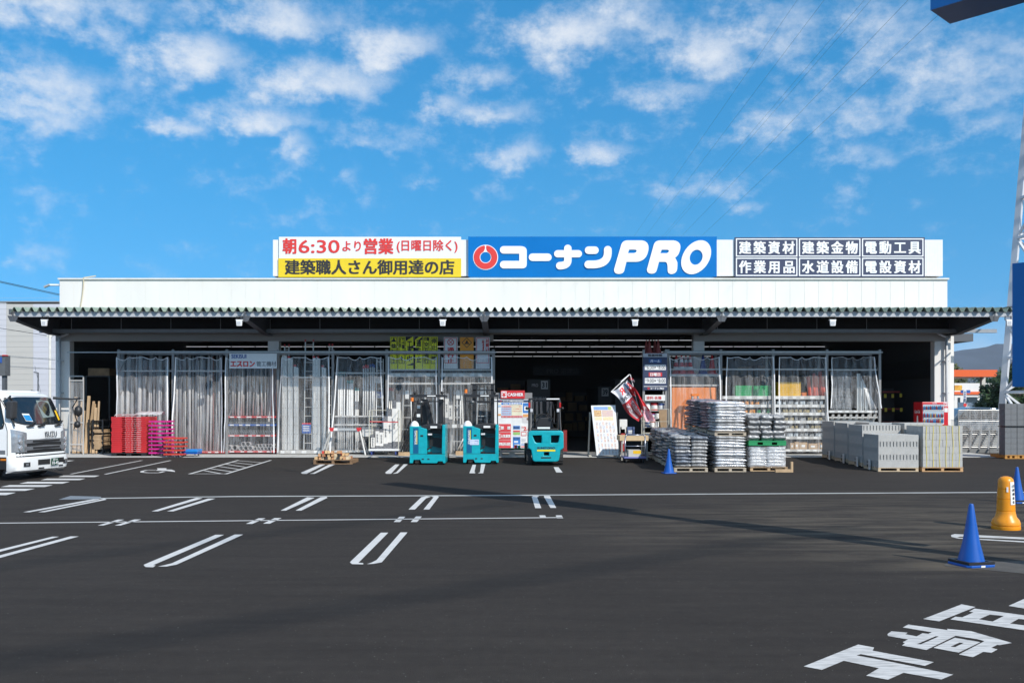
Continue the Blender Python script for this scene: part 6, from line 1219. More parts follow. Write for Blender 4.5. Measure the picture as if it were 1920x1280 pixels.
for i, y in enumerate(Ys):
    X0, X1 = 4.74, 5.72; g_ = gz(y) + .004 + .02
    wood_pallet('wood_pallet', f'wood pallet under the low row of bags, {nm[i]} one', ((X0 + X1) / 2, y, gz(y) + .003 + (.025 if i else 0)), .98, 1.1, .12, M_pal, 'pallets under the bags')
    bag_stack(X0, X1, y, 1.1, gz(y) + .128 + (.025 if i else 0), 9, 2, 2 if i == 0 else 1, .1, [M_bag[0], M_bag[1], M_bag[3]] if i < 3 else [M_bag[1], M_bag[3]], f'silver bag on the {nm[i]} low pallet', grp='bags on the low pallets')
for i, y in enumerate(Ys):
    X0, X1 = 5.92, 6.84
    wood_pallet('wood_pallet', f'wood pallet at the foot of the tall bag row, {nm[i]} one', ((X0 + X1) / 2, y, gz(y) + .003 + (.025 if i else 0)), .92, 1.1, .12, M_pal, 'pallets under the bags')
    zz = gz(y) + .128 + (.025 if i else 0); n = 11 if i == 0 else 6; pt = .083 if i == 0 else .152
    bag_stack(X0, X1, y, 1.1, zz, n, 1, 2 if i == 0 else 1, pt, [M_bag[0], M_bag[4]] if i == 0 else M_bag[:1], f'wide silver bag in the lower tall stack, {nm[i]} pallet', grp='bags in the tall row')
    zz += n * pt + .015; wood_pallet('wood_pallet', f'wood pallet between the two bag levels, {nm[i]} one', ((X0 + X1) / 2, y, zz), .92, 1.1, .10, M_pal, 'pallets under the bags')
    bag_stack(X0, X1, y, 1.1, zz + .105, 10 if i == 0 else 9, 1, 2 if i == 0 else 1, .088 if i == 0 else .095, [[M_bag[0], M_bag[4]], [M_bag[2]], [M_bag[3]], [M_bag[2]]][i], f'{["wide silver", "pinkish", "slate grey", "pinkish"][i]} bag in the upper tall stack, {nm[i]} pallet', grp='bags in the tall row')
y = 27.45; X0, X1 = 6.98, 8.02
wood_pallet('wood_pallet', 'tan wood pallet under the wrapped bags with a raised end', ((X0 + X1) / 2 + .06, y, gz(y) + .003), 1.1, 1.1, .12, M_wood, 'pallets under the bags')
bag_stack(X0, X1, y, 1.05, gz(y) + .128, 6, 2, 2, .098, [M_bag[4]], 'bright wrapped bag under the green pallet', grp='wrapped bags under the green pallet')
b = B(); n = 28; z0_ = gz(y) + .13; zt_ = z0_ + .6
ring_ = [(X0 - .02 + (X1 - X0 + .04) * k / 7, y - .03) for k in range(8)] + [(X1 + .02, y - .03 + 1.1 * k / 7) for k in range(1, 8)] + [(X1 + .02 - (X1 - X0 + .04) * k / 7, y + 1.07) for k in range(1, 8)] + [(X0 - .02, y + 1.07 - 1.1 * k / 7) for k in range(1, 7)]
nn = len(ring_); lv = 9
b.add([(px + .02 * noise.noise(Vector((px * 5, py * 5, j))), py + .025 * noise.noise(Vector((px * 5, py * 5, j + 30))), z0_ + (zt_ - z0_) * j / (lv - 1)) for j in range(lv) for px, py in ring_], [(j * nn + i, j * nn + (i + 1) % nn, (j + 1) * nn + (i + 1) % nn, (j + 1) * nn + i) for j in range(lv - 1) for i in range(nn)])
tag(b.build('stretch_wrap', film_mat('stretch_film', .12, .6, rough=.1, sc=(3, 3, 14)), smooth=True), 'shiny clear wrap around the bags under the green pallet', 'film')
t = thing('green_pallet', 'green plastic pallet between wrapped and loose grey bags', 'pallet', ((X0 + X1) / 2, y, zt_ + .03)); zg = zt_ + .03
b = B(); b.box(X0 - .03, X1 + .03, y - .05, y + 1.08, zg + .1, zg + .14); b.box(X0 - .03, X1 + .03, y - .05, y + 1.08, zg, zg + .02)
for k in range(3): xx = X0 - .03 + k * (X1 - X0 + .06 - .26) / 2; b.box(xx, xx + .26, y - .045, y + 1.07, zg + .021, zg + .099)
b.build('deck', mat('pallet_green', (.015, .26, .09), .5), t)
bag_stack(X0 - .03, X1 + .02, y - .02, 1.08, zg + .142, 5, 3, 2, .145, [M_bag[1], M_bag[0]], 'plump grey bag on the green pallet', loose=.03, grp='plump bags on the green pallet')
b = B(); b.box(X1 + .1, X1 + .16, y - .3, y - .2, gz(y - .3), gz(y) + .30); b.box(X1 - .35, X1 + .099, y - .3, y - .2, gz(y - .3) + .002, gz(y - .3) + .09); tag(b.build('pallet_scrap', M_wood), 'broken tan pallet piece standing beside the wrapped bags', 'wood scrap')
# ---------------------------------------------------------------- concrete blocks
M_blk = mat('block_grey', (.47, .46, .435), .9, var=.12, scale=5, bump=.5, bscale=70); M_blkd = mat('block_dark', (.18, .185, .19), .9, var=.15, bump=.5)
bl_ = B(); L2, T2, H2 = .195, .048, .0945
bl_.box(-L2 + .03, L2 - .03, -T2, T2, 0, 2 * H2)
for s in (-1, 1):
    xa, xb = (s * (L2 - .03), s * L2) if s > 0 else (-L2, -L2 + .03)
    bl_.box(xa, xb, -T2, -.016, 0, 2 * H2); bl_.box(xa, xb, .016, T2, 0, 2 * H2); bl_.box(xa, xb, -.0159, .0159, 0, .03); bl_.box(xa, xb, -.0159, .0159, 2 * H2 - .012, 2 * H2)
blk0 = bl_.build('concrete_block', M_blk, local=True); used = [False]
def block(x, y, z, rz, lab, grp):
    o = blk0 if not used[0] else blk0.copy()
    if used[0]: COL.objects.link(o)
    used[0] = True; o.location = (x, y, z); o.rotation_euler = (0, 0, rz); tag(o, lab, 'concrete block', grp)
XB0 = 10.74; pal_n = ['nearest', 'second', 'third', 'farthest']; PY = [27.35, 28.62, 29.89, 31.16]
for k, y0 in enumerate(PY):
    g0 = gz(y0) + .003 + (.03 if k else 0)
    wood_pallet('wood_pallet', f'pale wood pallet under the grey blocks, {pal_n[k]} of the row', (XB0 + .585, y0, g0), 1.18, 1.17, .12, mat('pallet_new', (.58, .45, .30), .75, var=.2, scale=4, stretch=(.4, 3, 3)), 'pallets under the blocks')
    z = g0 + .122; nl = 5 if k == 0 else 6
    for L in range(nl):
        plain = (L % 2 == 0) if k == 0 else (L % 2 == 0)
        if plain:                                   # long faces to the front, ends to the side
            if k == 0 or L == nl - 1 or (k == 1 and L >= 4):
                for i in range(3): block(XB0 + .196 + i * .3915, y0 + .05, z, 0, f'grey block in the {pal_n[k]} pallet front, layer {L + 1} up, {leftn(i)}', 'grey blocks facing the lot')
                st_ = 1
            else: st_ = 0
            for j in range(st_, 12): block(XB0 + .196, y0 + .05 + j * .0975, z, 0, f'grey block end in the {pal_n[k]} pallet side, layer {L + 1} up, {ORD[j]} back', 'grey blocks along the side')
            core = (XB0 + .3925, XB0 + 1.17, y0 + (.1 if st_ else .0), y0 + 1.165)
        else:
            show = k == 0 or (k == 1 and L >= 4)
            if show:
                for i in range(12): block(XB0 + .05 + i * .0975, y0 + .196, z, R(90), f'grooved block end in the {pal_n[k]} pallet front, layer {L + 1} up, {leftn(i)}', 'grey blocks facing the lot')
            for j in range(1 if show else 0, 3): block(XB0 + .05, y0 + .196 + j * .3915, z, R(90), f'grey block face in the {pal_n[k]} pallet side, layer {L + 1} up, {ORD[j]} back', 'grey blocks along the side')
            core = (XB0 + .1, XB0 + 1.17, y0 + (.3935 if show else 0), y0 + 1.165)
        b = B(); x = core[0]
        while x < core[1] - .05: b.box(x + .002, min(core[1], x + .39), core[2], core[3], z, z + .189); x += .392
        o = b.build('inner_blocks', M_blk); o['label'] = f'inner grey blocks of layer {L + 1} in the {pal_n[k]} pallet of the row'; o['category'] = 'concrete blocks'; o['kind'] = 'stuff'
        z += .1915
for i in range(8):                                  # loose blocks with holes on top of the second pallet row
    pass
X3 = 12.03
for kk, (y0, rows_) in enumerate(((27.32, 6), (28.6, 6))):
    g0 = gz(y0) + .003 + (.03 if kk else 0); wood_pallet('wood_pallet', ['orange tan wood pallet under the yellow strapped blocks', 'wood pallet hidden behind the yellow strapped blocks'][kk], (X3 + .58, y0, g0), 1.2, 1.15, .13, mat('pallet_orange', (.55, .33, .16), .75, var=.2), 'pallets under the blocks')
    z = g0 + .132; bk = None
    for L in range(rows_):
        for i in range(6):
            if kk and L < 5 and i: continue
            if bk is None: b = B(); b.box(-.0955, .0955, 0, .39, 0, .197); bk = b.build('solid_block', M_blk, local=True, bevel=.004); c = bk
            else: c = bk.copy(); COL.objects.link(c)
            c.location = (X3 + .097 + i * .1935 + rb.uniform(-.004, .004), y0 + rb.uniform(0, .01), z + L * .2); tag(c, f'pale solid block in the {["strapped stack", "rear stack"][kk]}, layer {L + 1} up, {leftn(i)}', 'concrete block', 'solid blocks in strapped stacks')
    b = B(); 
    for L in range(rows_): b.box(X3 + .002, X3 + 1.157, y0 + .405, y0 + 1.15, z + L * .2, z + L * .2 + .197)
    o = b.build('inner_blocks', M_blk); o['label'] = ['inner pale blocks of the yellow strapped stack', 'inner pale blocks of the stack behind the strapped one'][kk]; o['category'] = 'concrete blocks'; o['kind'] = 'stuff'
    if kk == 0:
        M_strap = mat('strap_yellow', (.72, .58, .10), .45)
        for i in range(6):
            x = X3 + .10 + i * .193; b = B(); pts = [(x + .012 * math.sin(q * .9 + i), z + 1.2 * q / 8) for q in range(9)]
            for a, c in zip(pts, pts[1:]): b.add([(a[0] - .008, y0 - .006, a[1]), (a[0] + .008, y0 - .006, a[1]), (c[0] + .008, y0 - .006, c[1]), (c[0] - .008, y0 - .006, c[1])], [(0, 1, 2, 3)])
            b.box(x - .008, x + .008, y0 - .006, y0 + 1.155, z + 1.199, z + 1.203); tag(b.build('yellow_strap', M_strap), f'yellow strap down the face of the strapped blocks, {leftn(i)}', 'strap', 'yellow straps on the blocks')
# price cards on the block pallets
for i, (px, py) in enumerate(((1554, 864.5), (1580.5, 869.5), (1606, 875.5), (1629, 881))):
    p = G(px, py); x = XB0 - .06; y = x * F / (px - CX); z = gz(y) + .01; t = thing('price_card', f'white price card leaning on the block pallets, {["farthest", "third", "second", "nearest"][i]}', 'sign', (x, y, z), 'price cards on the blocks')
    b = B(); b.add([(-.0, -.13, 0), (.04, .13, 0), (.04, .13, .3), (0, -.13, .3), (-.012, -.13, 0), (.028, .13, 0), (.028, .13, .3), (-.012, -.13, .3)], [(0, 1, 2, 3), (7, 6, 5, 4), (0, 4, 5, 1), (1, 5, 6, 2), (2, 6, 7, 3), (3, 7, 4, 0)]); b.build('card', M_tag, t, local=True); b = B(); b.text('ブロック', .02, .22, .20, .26, 0, .01, fr=(Vector((-.018, .13, 0)) , Vector((-.15, -1, 0)).normalized(), Vector((0, 0, 1)))); b.text('198', .05, .2, .07, .16, 0, .02, fr=(Vector((-.018, .13, 0)), Vector((-.15, -1, 0)).normalized(), Vector((0, 0, 1)))); b.build('lettering', M_txtk, t, local=True)
# pallet jack handle lying on the blocks
b = B(); zz = gz(29) + .155 + 6 * .1915 + .012; b.box(11.0, 11.06, 28.75, 29.9, zz, zz + .05); b.box(11.061, 11.7, 28.75, 28.82, zz, zz + .05); b.box(11.061, 11.7, 29.83, 29.9, zz, zz + .05); tag(b.build('lifting_frame', M_galv), 'grey metal frame lying on top of the block row', 'frame')
# ---------------------------------------------------------------- cones and bollard
def gcone(px, py, h, lab, weight=True, rz=0):
    p = G(px, py); t = cone('traffic_cone', lab, (p.x, p.y, gz(p.y) + .002), h, h * .21, M_blue, 'blue traffic cones', square=h * .27); t.rotation_euler = (0, 0, rz)
    if weight:
        b = B(); q = h * .245; b.box(-q, q, -q, -q + .045, .031, .062); b.box(-q, q, q - .045, q, .031, .062); b.box(-q, -q + .045, -q + .0451, q - .0451, .031, .062); b.box(q - .045, q, -q + .0451, q - .0451, .031, .062); b.build('rubber_weight', M_black, t, local=True); B().box(-.03, .03, -h * .272, -h * .268, .004, .026).build('base_label', M_tag, t, local=True)
gcone(1821, 1059, .76, 'large blue traffic cone with a black rubber weight in front', True, R(14)); gcone(1907, 942, .72, 'blue traffic cone behind the yellow bollard', True, R(10)); gcone(1254, 887, .70, 'blue traffic cone before the low silver bags', False, R(5))
p = G(1886, 991); t = thing('bollard', 'stout yellow plastic bollard with a white lettered sticker', 'bollard', (p.x, p.y, gz(p.y))); M_bol = mat('bollard_yellow', (.80, .29, .004), .38, var=.05, coat=.15)
b = B(); b.lathe([(.212, 0), (.215, .03), (.212, .055), (.20, .06), (.20, .065), (.212, .07), (.212, .10), (.195, .15), (.155, .20), (.142, .26), (.138, .29), (.13, .295), (.137, .30), (.13, .48), (.122, .485), (.129, .49), (.122, .64), (.114, .645), (.121, .65), (.115, .76), (.105, .80), (.075, .83), (.03, .843)], (0, 0, 0), 40); b.build('body', M_bol, t, local=True, smooth='auto')
def cyl_patch(a0, a1, z0, z1, r0, r1): b = B(); n = 8; b.add([((r0 + (r1 - r0) * j) * math.cos(a0 + (a1 - a0) * i / n), (r0 + (r1 - r0) * j) * math.sin(a0 + (a1 - a0) * i / n), z0 + (z1 - z0) * j) for j in (0, 1) for i in range(n + 1)], [(i, i + 1, n + 2 + i, n + 1 + i) for i in range(n)]); return b
cyl_patch(R(272), R(312), .40, .76, .140, .121).build('sticker', M_tag, t, local=True, smooth=True)
b = B(); 
for q, s in enumerate('お客様各位'): a = R(300 - 6); zc = .70 - q * .065; b.text(s, -.02, .02, zc - .022, zc + .022, 0, .02, fr=(Vector((.1375 * math.cos(a), .1375 * math.sin(a), 0)), Vector((-math.sin(a), math.cos(a), 0)), Vector((0, 0, 1))))
b.build('sticker_lettering', M_txtk, t, local=True); cyl_patch(R(246), R(258), .60, .68, .132, .128).build('small_sticker', M_tag, t, local=True); b = B(); b.lathe([(.012, .0), (.012, .004)], (.0, -.09, .80), 10); b.build('top_plug', M_black, t, local=True)
# ---------------------------------------------------------------- vending machine
Yv = 33.3; x0, x1 = Xp(1729, Yv), Xp(1778, Yv); t = thing('vending_machine', 'red drinks vending machine behind the strapped blocks', 'vending machine', ((x0 + x1) / 2, Yv, FL)); zt_ = Zp(753.5, Yv)
B().box(x0, x1, Yv, Yv + .72, FL + .005, zt_).build('cabinet', mat('vending_red', (.60, .012, .018), .28, var=.04, coat=.4), t, bevel=.015)
def vz(x, y): return Xp(1700 + x / 5.33, Yv), Zp(640 + y / 5.33, Yv)
a, c = vz(163, 826), vz(372, 628); B().box(a[0], c[0], Yv - .004, Yv - .001, a[1], c[1]).build('display', mat('display_pale', (.42, .50, .56), .4), t)
b = B()
for ya in (694, 770, 826): p0, p1 = vz(166, ya), vz(368, ya - 12); b.box(p0[0], p1[0], Yv - .02, Yv - .0045, p0[1], p1[1])
sh_ = b.build('button_rail', M_tag, t); rv = random.Random(8)
for r_, ya in enumerate((682, 758, 814)):
    for i in range(10 if r_ == 0 else 13):
        px = 168 + i * (200 / (10 if r_ == 0 else 13)); hh = rv.uniform(34, 48); a = vz(px, ya); c = vz(px + 11, ya - hh); m = mat('drink_' + str(rv.randrange(6)), [(.35, .03, .04), (.05, .2, .45), (.55, .5, .4), (.1, .08, .07), (.55, .35, .08), (.25, .5, .6)][rv.randrange(6)], .3)
        b = B(); xm = (a[0] + c[0]) / 2; rdd = (c[0] - a[0]) / 2 * .95; b.lathe([(rdd, 0), (rdd, (c[1] - a[1]) * .7), (rdd * .5, (c[1] - a[1]) * .85), (rdd * .5, c[1] - a[1])], (xm, Yv - .02 - rdd, a[1] + .002), 8); b.build('drink_sample', m, t, smooth='auto')
b = B(); a, c = vz(158, 832), vz(378, 622); b.box(a[0], c[0], Yv - .125, Yv - .115, a[1], a[1] + .02); b.box(a[0], c[0], Yv - .125, Yv - .115, c[1] - .02, c[1]); b.build('display_frame', mat('vending_red'  , (.6, .012, .018)), t)
b = B(); a, c = vz(256, 622), vz(300, 610); b.text('Coca-Cola', a[0], c[0], a[1], c[1], Yv - .005, .02); b.build('lettering', M_txtw, t)
b = B(); a = vz(391, 627); b.shape([(a[0] + .09 * math.cos(R(12 * i)), a[1] + .09 * math.sin(R(12 * i))) for i in range(30)], [[(a[0] + .075 * math.cos(R(12 * i)), a[1] + .075 * math.sin(R(12 * i))) for i in range(30)]], Yv - .006, Yv - .002); b.shape([(a[0] + .055 * math.cos(R(12 * i)), a[1] + .055 * math.sin(R(12 * i))) for i in range(30)], [[(a[0] + .03 * math.cos(R(12 * i)), a[1] + .03 * math.sin(R(12 * i))) for i in range(30)]], Yv - .006, Yv - .002); b.build('round_badge', M_txtw, t)
a, c = vz(376, 706), vz(410, 664); B().box(a[0], c[0], Yv - .006, Yv - .002, a[1], c[1]).build('sticker', M_tag, t); fr = (Vector((x0 - .004, 0, 0)), Vector((0, -1, 0)), Vector((0, 0, 1))); b = B(); b.text('Coca-Cola', -(Yv + .6), -(Yv + .15), zt_ - .40, zt_ - .28, 0, .02, fr=fr); b.build('side_lettering', M_txtw, t)
b = B(); b.prism([(Yv + .25, FL + .6), (Yv + .5, FL + .6), (Yv + .5, FL + 1.0), (Yv + .44, FL + 1.2), (Yv + .42, FL + 1.42), (Yv + .33, FL + 1.42), (Yv + .31, FL + 1.2), (Yv + .25, FL + 1.0)], x0 - .006, x0 - .002, 'x'); b.build('bottle_print', M_tag, t)
# yellow hang tags and dark shelving in the right bay
t = thing('tool_shelf', 'dim shelf of dark stock in the right bay behind the vending machine', 'shelf', (Xp(1690, 37.5), 37.5, FL)); Yq = 37.5
b = B(); b.box(Xp(1655, Yq), 15.6, Yq + .6, Yq + .65, FL + .01, Zp(728, Yq)); b.build('back', M_black, t); b = B()
for q in (733, 765, 790): B().box(Xp(1655, Yq), 15.6, Yq, Yq + .599, Zp(q + 3, Yq), Zp(q, Yq)).build('board', mat('dull_red', (.22, .025, .02), .6), t)
for i, (px, py) in enumerate(((1660, 742), (1674, 742), (1689, 741), (1661, 768), (1675, 768), (1690, 768))): b = B(); Yt = 37.4; b.box(Xp(px - 2.3, Yt), Xp(px + 2.3, Yt), Yt, Yt + .01, Zp(py + 3.5, Yt), Zp(py - 3.5, Yt)); tag(b.build('hang_tag', mat('tag_yellow', (.60, .48, .03), .5)), f'yellow hang tag in the right bay, {["upper", "lower"][i // 3]} row, {leftn(i % 3)}', 'tag', 'yellow hang tags in the right bay')
# ---------------------------------------------------------------- truck at the left edge (local: forward +x, right side -y)
RZT = R(-9.4); fw = Vector((math.cos(RZT), math.sin(RZT), 0)); rt = Vector((math.sin(RZT), -math.cos(RZT), 0))   # forward, right-hand side
C1 = G(34, 902); org = C1 - rt * 1.08
t = thing('truck', 'white lorry nosing in at the left edge with a green number plate', 'truck', (org.x, org.y, 0), rz=RZT)
M_tw = mat('truck_white', (.78, .785, .78), .28, var=.02, coat=.5); M_gl = mat('glass_dark', (.012, .016, .020), .05, var=.1, spec=.9); M_chr = mat('chrome_grey', (.30, .31, .33), .28, .6); M_trim = mat('trim_black', (.02, .02, .021), .5)
HW = 1.09
PROF = [(.30, -.02), (.62, .0), (.66, -.02), (1.20, -.03), (1.44, -.07), (1.50, -.10), (2.0, -.33), (2.18, -.42), (2.26, -.52), (2.31, -.70)]
def fx(z):
    for (z0, x0), (z1, x1) in zip(PROF, PROF[1:]):
        if z <= z1: return x0 + (x1 - x0) * (z - z0) / (z1 - z0)
    return PROF[-1][1]
def sidein(z): return 0 if z < 1.45 else (z - 1.45) * .10
def front_pt(y, z, e=0.0):                          # point of the nose surface, rounded toward the corners
    w = HW - sidein(z); rc = .30; a = abs(y); x = fx(z)
    if a > w - rc: k = min(1, (a - (w - rc)) / rc); x -= rc * (1 - math.sqrt(max(0, 1 - k * k))) * .9
    x -= .05 * (y / HW) ** 2
    return Vector((x + e, y * (1 + e * .3), z))
b = B(); zs = [.62, .75, .95, 1.2, 1.40, 1.47, 1.6, 1.8, 2.0, 2.12, 2.18, 2.26, 2.31]; n = 30; ringn = []
for z in zs:
    w = HW - sidein(z); pts = []
    for i in range(n + 1): s = i / n * 2 - 1; pts.append(front_pt(w * math.sin(s * math.pi / 2) , z))
    pts += [Vector((-1.95, w, z)), Vector((-1.95, -w, z))]; ringn.append(pts)
k = len(ringn[0]); b.add([p for r_ in ringn for p in r_], [(j * k + i, j * k + (i + 1) % k, (j + 1) * k + (i + 1) % k, (j + 1) * k + i) for j in range(len(zs) - 1) for i in range(k)] + [tuple(range(k - 1, -1, -1))])
top = [Vector((p.x * .9 - .1, p.y * .93, 2.36)) for p in ringn[-1]]; q0 = len(b.v); b.add(top, [tuple(range(k))]); b.f += [((len(zs) - 1) * k + i, (len(zs) - 1) * k + (i + 1) % k, q0 + (i + 1) % k, q0 + i) for i in range(k)]
cab = b.build('cab', M_tw, t, smooth='auto', local=True)
def patch(name, m, ys, z0s, z1s, e=.012, par=t, nz=8):   # a panel following the nose surface between two edge curves
    b = B(); ny = len(ys); A = []
    for j in range(nz + 1):
        for i, y in enumerate(ys): z = z0s[i] + (z1s[i] - z0s[i]) * j / nz; A.append(front_pt(y, z, e))
    b.add(A, [(j * ny + i, j * ny + i + 1, (j + 1) * ny + i + 1, (j + 1) * ny + i) for j in range(nz) for i in range(ny - 1)]); return b.build(name, m, par, smooth=True, local=True)
ys = [-.98 + 1.96 * i / 24 for i in range(25)]
patch('windscreen', M_gl, ys, [1.47 + .10 * (abs(y) / .98) ** 6 for y in ys], [2.19 - .10 * (abs(y) / .98) ** 6 for y in ys], .010)
patch('windscreen_rim', M_trim, [-1.0 + 2.0 * i / 24 for i in range(25)], [1.44 + .09 * (abs(y)) ** 6 for y in ys], [2.215 - .09 * (abs(y)) ** 6 for y in ys], .005)
ylw = [-.72, -.6, -.5]; b = B(); A = [front_pt(-.62, 1.55, .02), front_pt(-.36, 1.53, .02), front_pt(-.40, 1.74, .02), front_pt(-.66, 1.75, .02)]
b.add(A, [(0, 1, 2, 3)]); b.build('dash_card', M_tag, t, local=True); A = [front_pt(-.61, 1.565, .026), front_pt(-.375, 1.55, .026), front_pt(-.41, 1.70, .026), front_pt(-.645, 1.71, .026)]; b = B(); b.add(A, [(0, 1, 2, 3)]); b.build('blue_card', mat('card_blue', (.02, .25, .55), .5), t, local=True)
b = B(); A = [front_pt(.10, 1.62, .013), front_pt(.62, 1.66, .013), front_pt(.62, 2.08, .013), front_pt(.10, 2.10, .013)]; b.add(A, [(0, 1, 2, 3)]); b.build('rear_window_view', mat('window_pale', (.22, .27, .26), .3, var=.2, scale=3), t, local=True)
b = B(); A = [front_pt(.72, 1.55, .014), front_pt(.80, 1.56, .014), front_pt(.80, 1.82, .014), front_pt(.72, 1.82, .014)]; b.add(A, [(0, 1, 2, 3)]); b.build('yellow_card', M_yel, t, local=True)
for y0, y1 in ((-.62, -.28), (-.20, .14), (.50, .84)): b = B(); b.bar(front_pt(y0, 1.40, .05), front_pt(y1, 1.53, .05), .035, .025); b.bar(front_pt(y0 - .05, 1.41, .04), front_pt(y0 + .2, 1.42, .04), .05, .03); b.build('wiper', M_trim, t, local=True)
yg = [-.78 + 1.66 * i / 20 for i in range(21)]
patch('grille', M_trim, yg, [.72] * 21, [1.06] * 21, .012)
for z0, z1, mm in ((.98, 1.07, M_chr), (.80, .90, M_chr)): patch('grille_bar', mm, yg, [z0 - .03 * abs(y) for y in yg], [z1 - .03 * abs(y) for y in yg], .03, nz=2)
for z0, z1 in ((.995, 1.045), (.82, .87)): patch('grille_slot', M_trim, [-.5 + 1.1 * i / 12 for i in range(13)], [z0 - .012] * 13, [z1 - .012] * 13, .036, nz=1)
patch('lower_grille', M_trim, [-1.0 + 2.0 * i / 24 for i in range(25)], [.60] * 25, [.735] * 25, .008)
for s in (-1, 1):
    yh = [s * (.70 + .36 * i / 10) for i in range(11)]; patch('headlight', mat('lamp_silver', (.45, .46, .48), .12, .6, var=.3, scale=9), yh, [.74] * 11, [1.20 + .06 * i / 10 for i in range(11)], .016)
    for z in (.85, 1.02): b = B(); c = front_pt(s * .90, z, .03); b.lathe([(.075, 0), (.06, .01), (.02, .012)], (0, 0, 0), 16); b.v = [(c.x + p[2], c.y + p[0], c.z + p[1]) for p in b.v]; b.build('lamp_reflector', mat('lamp_bright', (.8, .8, .82), .08, .7), t, local=True, smooth=True)
    patch('lamp_eyebrow', mat('lamp_smoke', (.33, .34, .36), .2, .4), yh, [1.16 + .06 * i / 10 for i in range(11)], [1.24 + .10 * i / 10 for i in range(11)], .018)
b = B()
c0 = front_pt(.02, 1.22, .02); c1 = front_pt(.62, 1.22, .02); ux = (c1 - c0).normalized(); b.text('ISUZU', 0, .50, -.075, .075, 0, .012, fr=(Vector((front_pt(.05, 1.20, .035).x, -.02, 1.185)), Vector((-.02, 1, 0)).normalized(), Vector((-.12, 0, 1)).normalized())); b.build('lettering', mat('letter_grey', (.12, .12, .125), .35, .5), t, local=True)
# bumper
b = B(); rg = []
for z, e in ((.20, -.06), (.26, .03), (.40, .06), (.58, .05), (.62, .0)):
    pts = [front_pt(HW * math.sin((i / 24 * 2 - 1) * math.pi / 2), .62, e) for i in range(25)]; pts = [Vector((p.x, p.y, z)) for p in pts] + [Vector((-.33, HW, z)), Vector((-.33, -HW, z))]; rg.append(pts)
k = len(rg[0]); b.add([p for r_ in rg for p in r_], [(j * k + i, j * k + (i + 1) % k, (j + 1) * k + (i + 1) % k, (j + 1) * k + i) for j in range(4) for i in range(k)] + [tuple(range(k)), tuple(range(5 * k - 1, 4 * k - 1, -1))]); bump = b.build('bumper', M_tw, t, smooth='auto', local=True)
def bpatch(name, m, y0, y1, z0, z1, e=.066, par=bump): b = B(); A = []; [A.append(Vector((front_pt(y, .62, e).x, y, z))) for z in (z0, z1) for y in [y0 + (y1 - y0) * i / 8 for i in range(9)]]; b.add(A, [(i, i + 1, 10 + i, 9 + i) for i in range(8)]); return b.build(name, m, par, local=True)
bpatch('intake', M_trim, -.38, .10, .38, .52); bpatch('intake', M_trim, .38, .72, .40, .53); bpatch('slot', M_trim, -.34, -.12, .27, .31, .05); bpatch('slot', M_trim, .5, .7, .29, .33, .05)
for y in (-.78, .80): bpatch('fog_lamp', M_trim, y - .11, y + .11, .36, .47); bpatch('fog_glass', M_chr, y - .05, y + .05, .38, .45, .072)
pl_ = bpatch('number_plate', mat('plate_green', (.01, .07, .04), .5), .12, .44, .34, .53, .085); b = B(); fr = (Vector((front_pt(.28, .62, .094).x, .28, .43)), Vector((-.03, 1, 0)).normalized(), Vector((0, 0, 1))); b.text('10-45', -.13, .14, -.07, .015, 0, .02, fr=fr); b.text('沼津 130', -.1, .1, .035, .085, 0, .01, fr=fr); b.build('plate_lettering', M_txtw, pl_, local=True)
# side: door, window, steps, mirror
S = -1
b = B(); yv = lambda z: S * (HW - sidein(z)) + S * .008
b.add([(x, yv(z), z) for x, z in ((-.42, 1.53), (-.60, 2.10), (-.72, 2.16), (-1.6, 2.16), (-1.6, 1.62), (-.95, 1.60), (-.60, 1.36), (-.46, 1.40))], [tuple(range(8))]); b.build('side_window', M_gl, t, local=True)
b = B(); b.add([(x, yv(z) * .999, z) for x, z in ((-.38, 1.5), (-.57, 2.15), (-.70, 2.2), (-1.66, 2.2), (-1.66, 1.57), (-.97, 1.55), (-.60, 1.31), (-.42, 1.36))], [tuple(range(8))]); b.build('window_seal', M_trim, t, local=True)
b = B(); b.path([(-.30, yv(1) - .0, .66), (-.30, yv(1.3), 1.3), (-.36, yv(1.45), 1.5)], .006, 4); b.build('door_seam', M_trim, t, local=True)
b = B(); b.box(-.62, -.36, S * HW - .012, S * HW + .01, .70, .80); b.build('side_lamp', M_chr, t, local=True, bevel=.006); b = B(); b.box(-1.9, -.335, S * HW + .012, S * HW + .3, .30, .622); b.build('step_skirt', M_trim, t, local=True); b = B(); b.box(-.50, -.34, S * HW - .004, S * HW + .019, .53, .58); b.build('turn_lamp', mat('amber', (.6, .18, .01), .3), t, local=True)
for y, z0, z1 in ((-1.12, 1.62, 2.08), (1.15, 1.65, 2.1)):
    sgn = -1 if y < 0 else 1; b = B(); 
    if sgn < 0: b.prism([(-.30, z0), (-.12, z0), (-.10, z1), (-.28, z1)], y - .06, y + .18, 'y'); b.build('mirror', mat('mirror_grey', (.04, .04, .042), .4), t, local=True, bevel=.04)
    b = B(); b.path([(-.30, sgn * (HW - .1), 2.2), (-.20, sgn * (HW + .05), 2.17), (-.18, y + .06, z1)] if sgn < 0 else [(-.42, .9, 2.18), (.02, 1.10, 2.13), (.25, 1.14, 2.16)], .028, 8); b.path([(-.2, y + .06, z0), (-.12, sgn * (HW - .04), 1.42)] if sgn < 0 else [(-.42, .9, 2.15), (.25, 1.12, 2.13)], .022, 8); b.build('mirror_arm', M_trim, t, local=True)
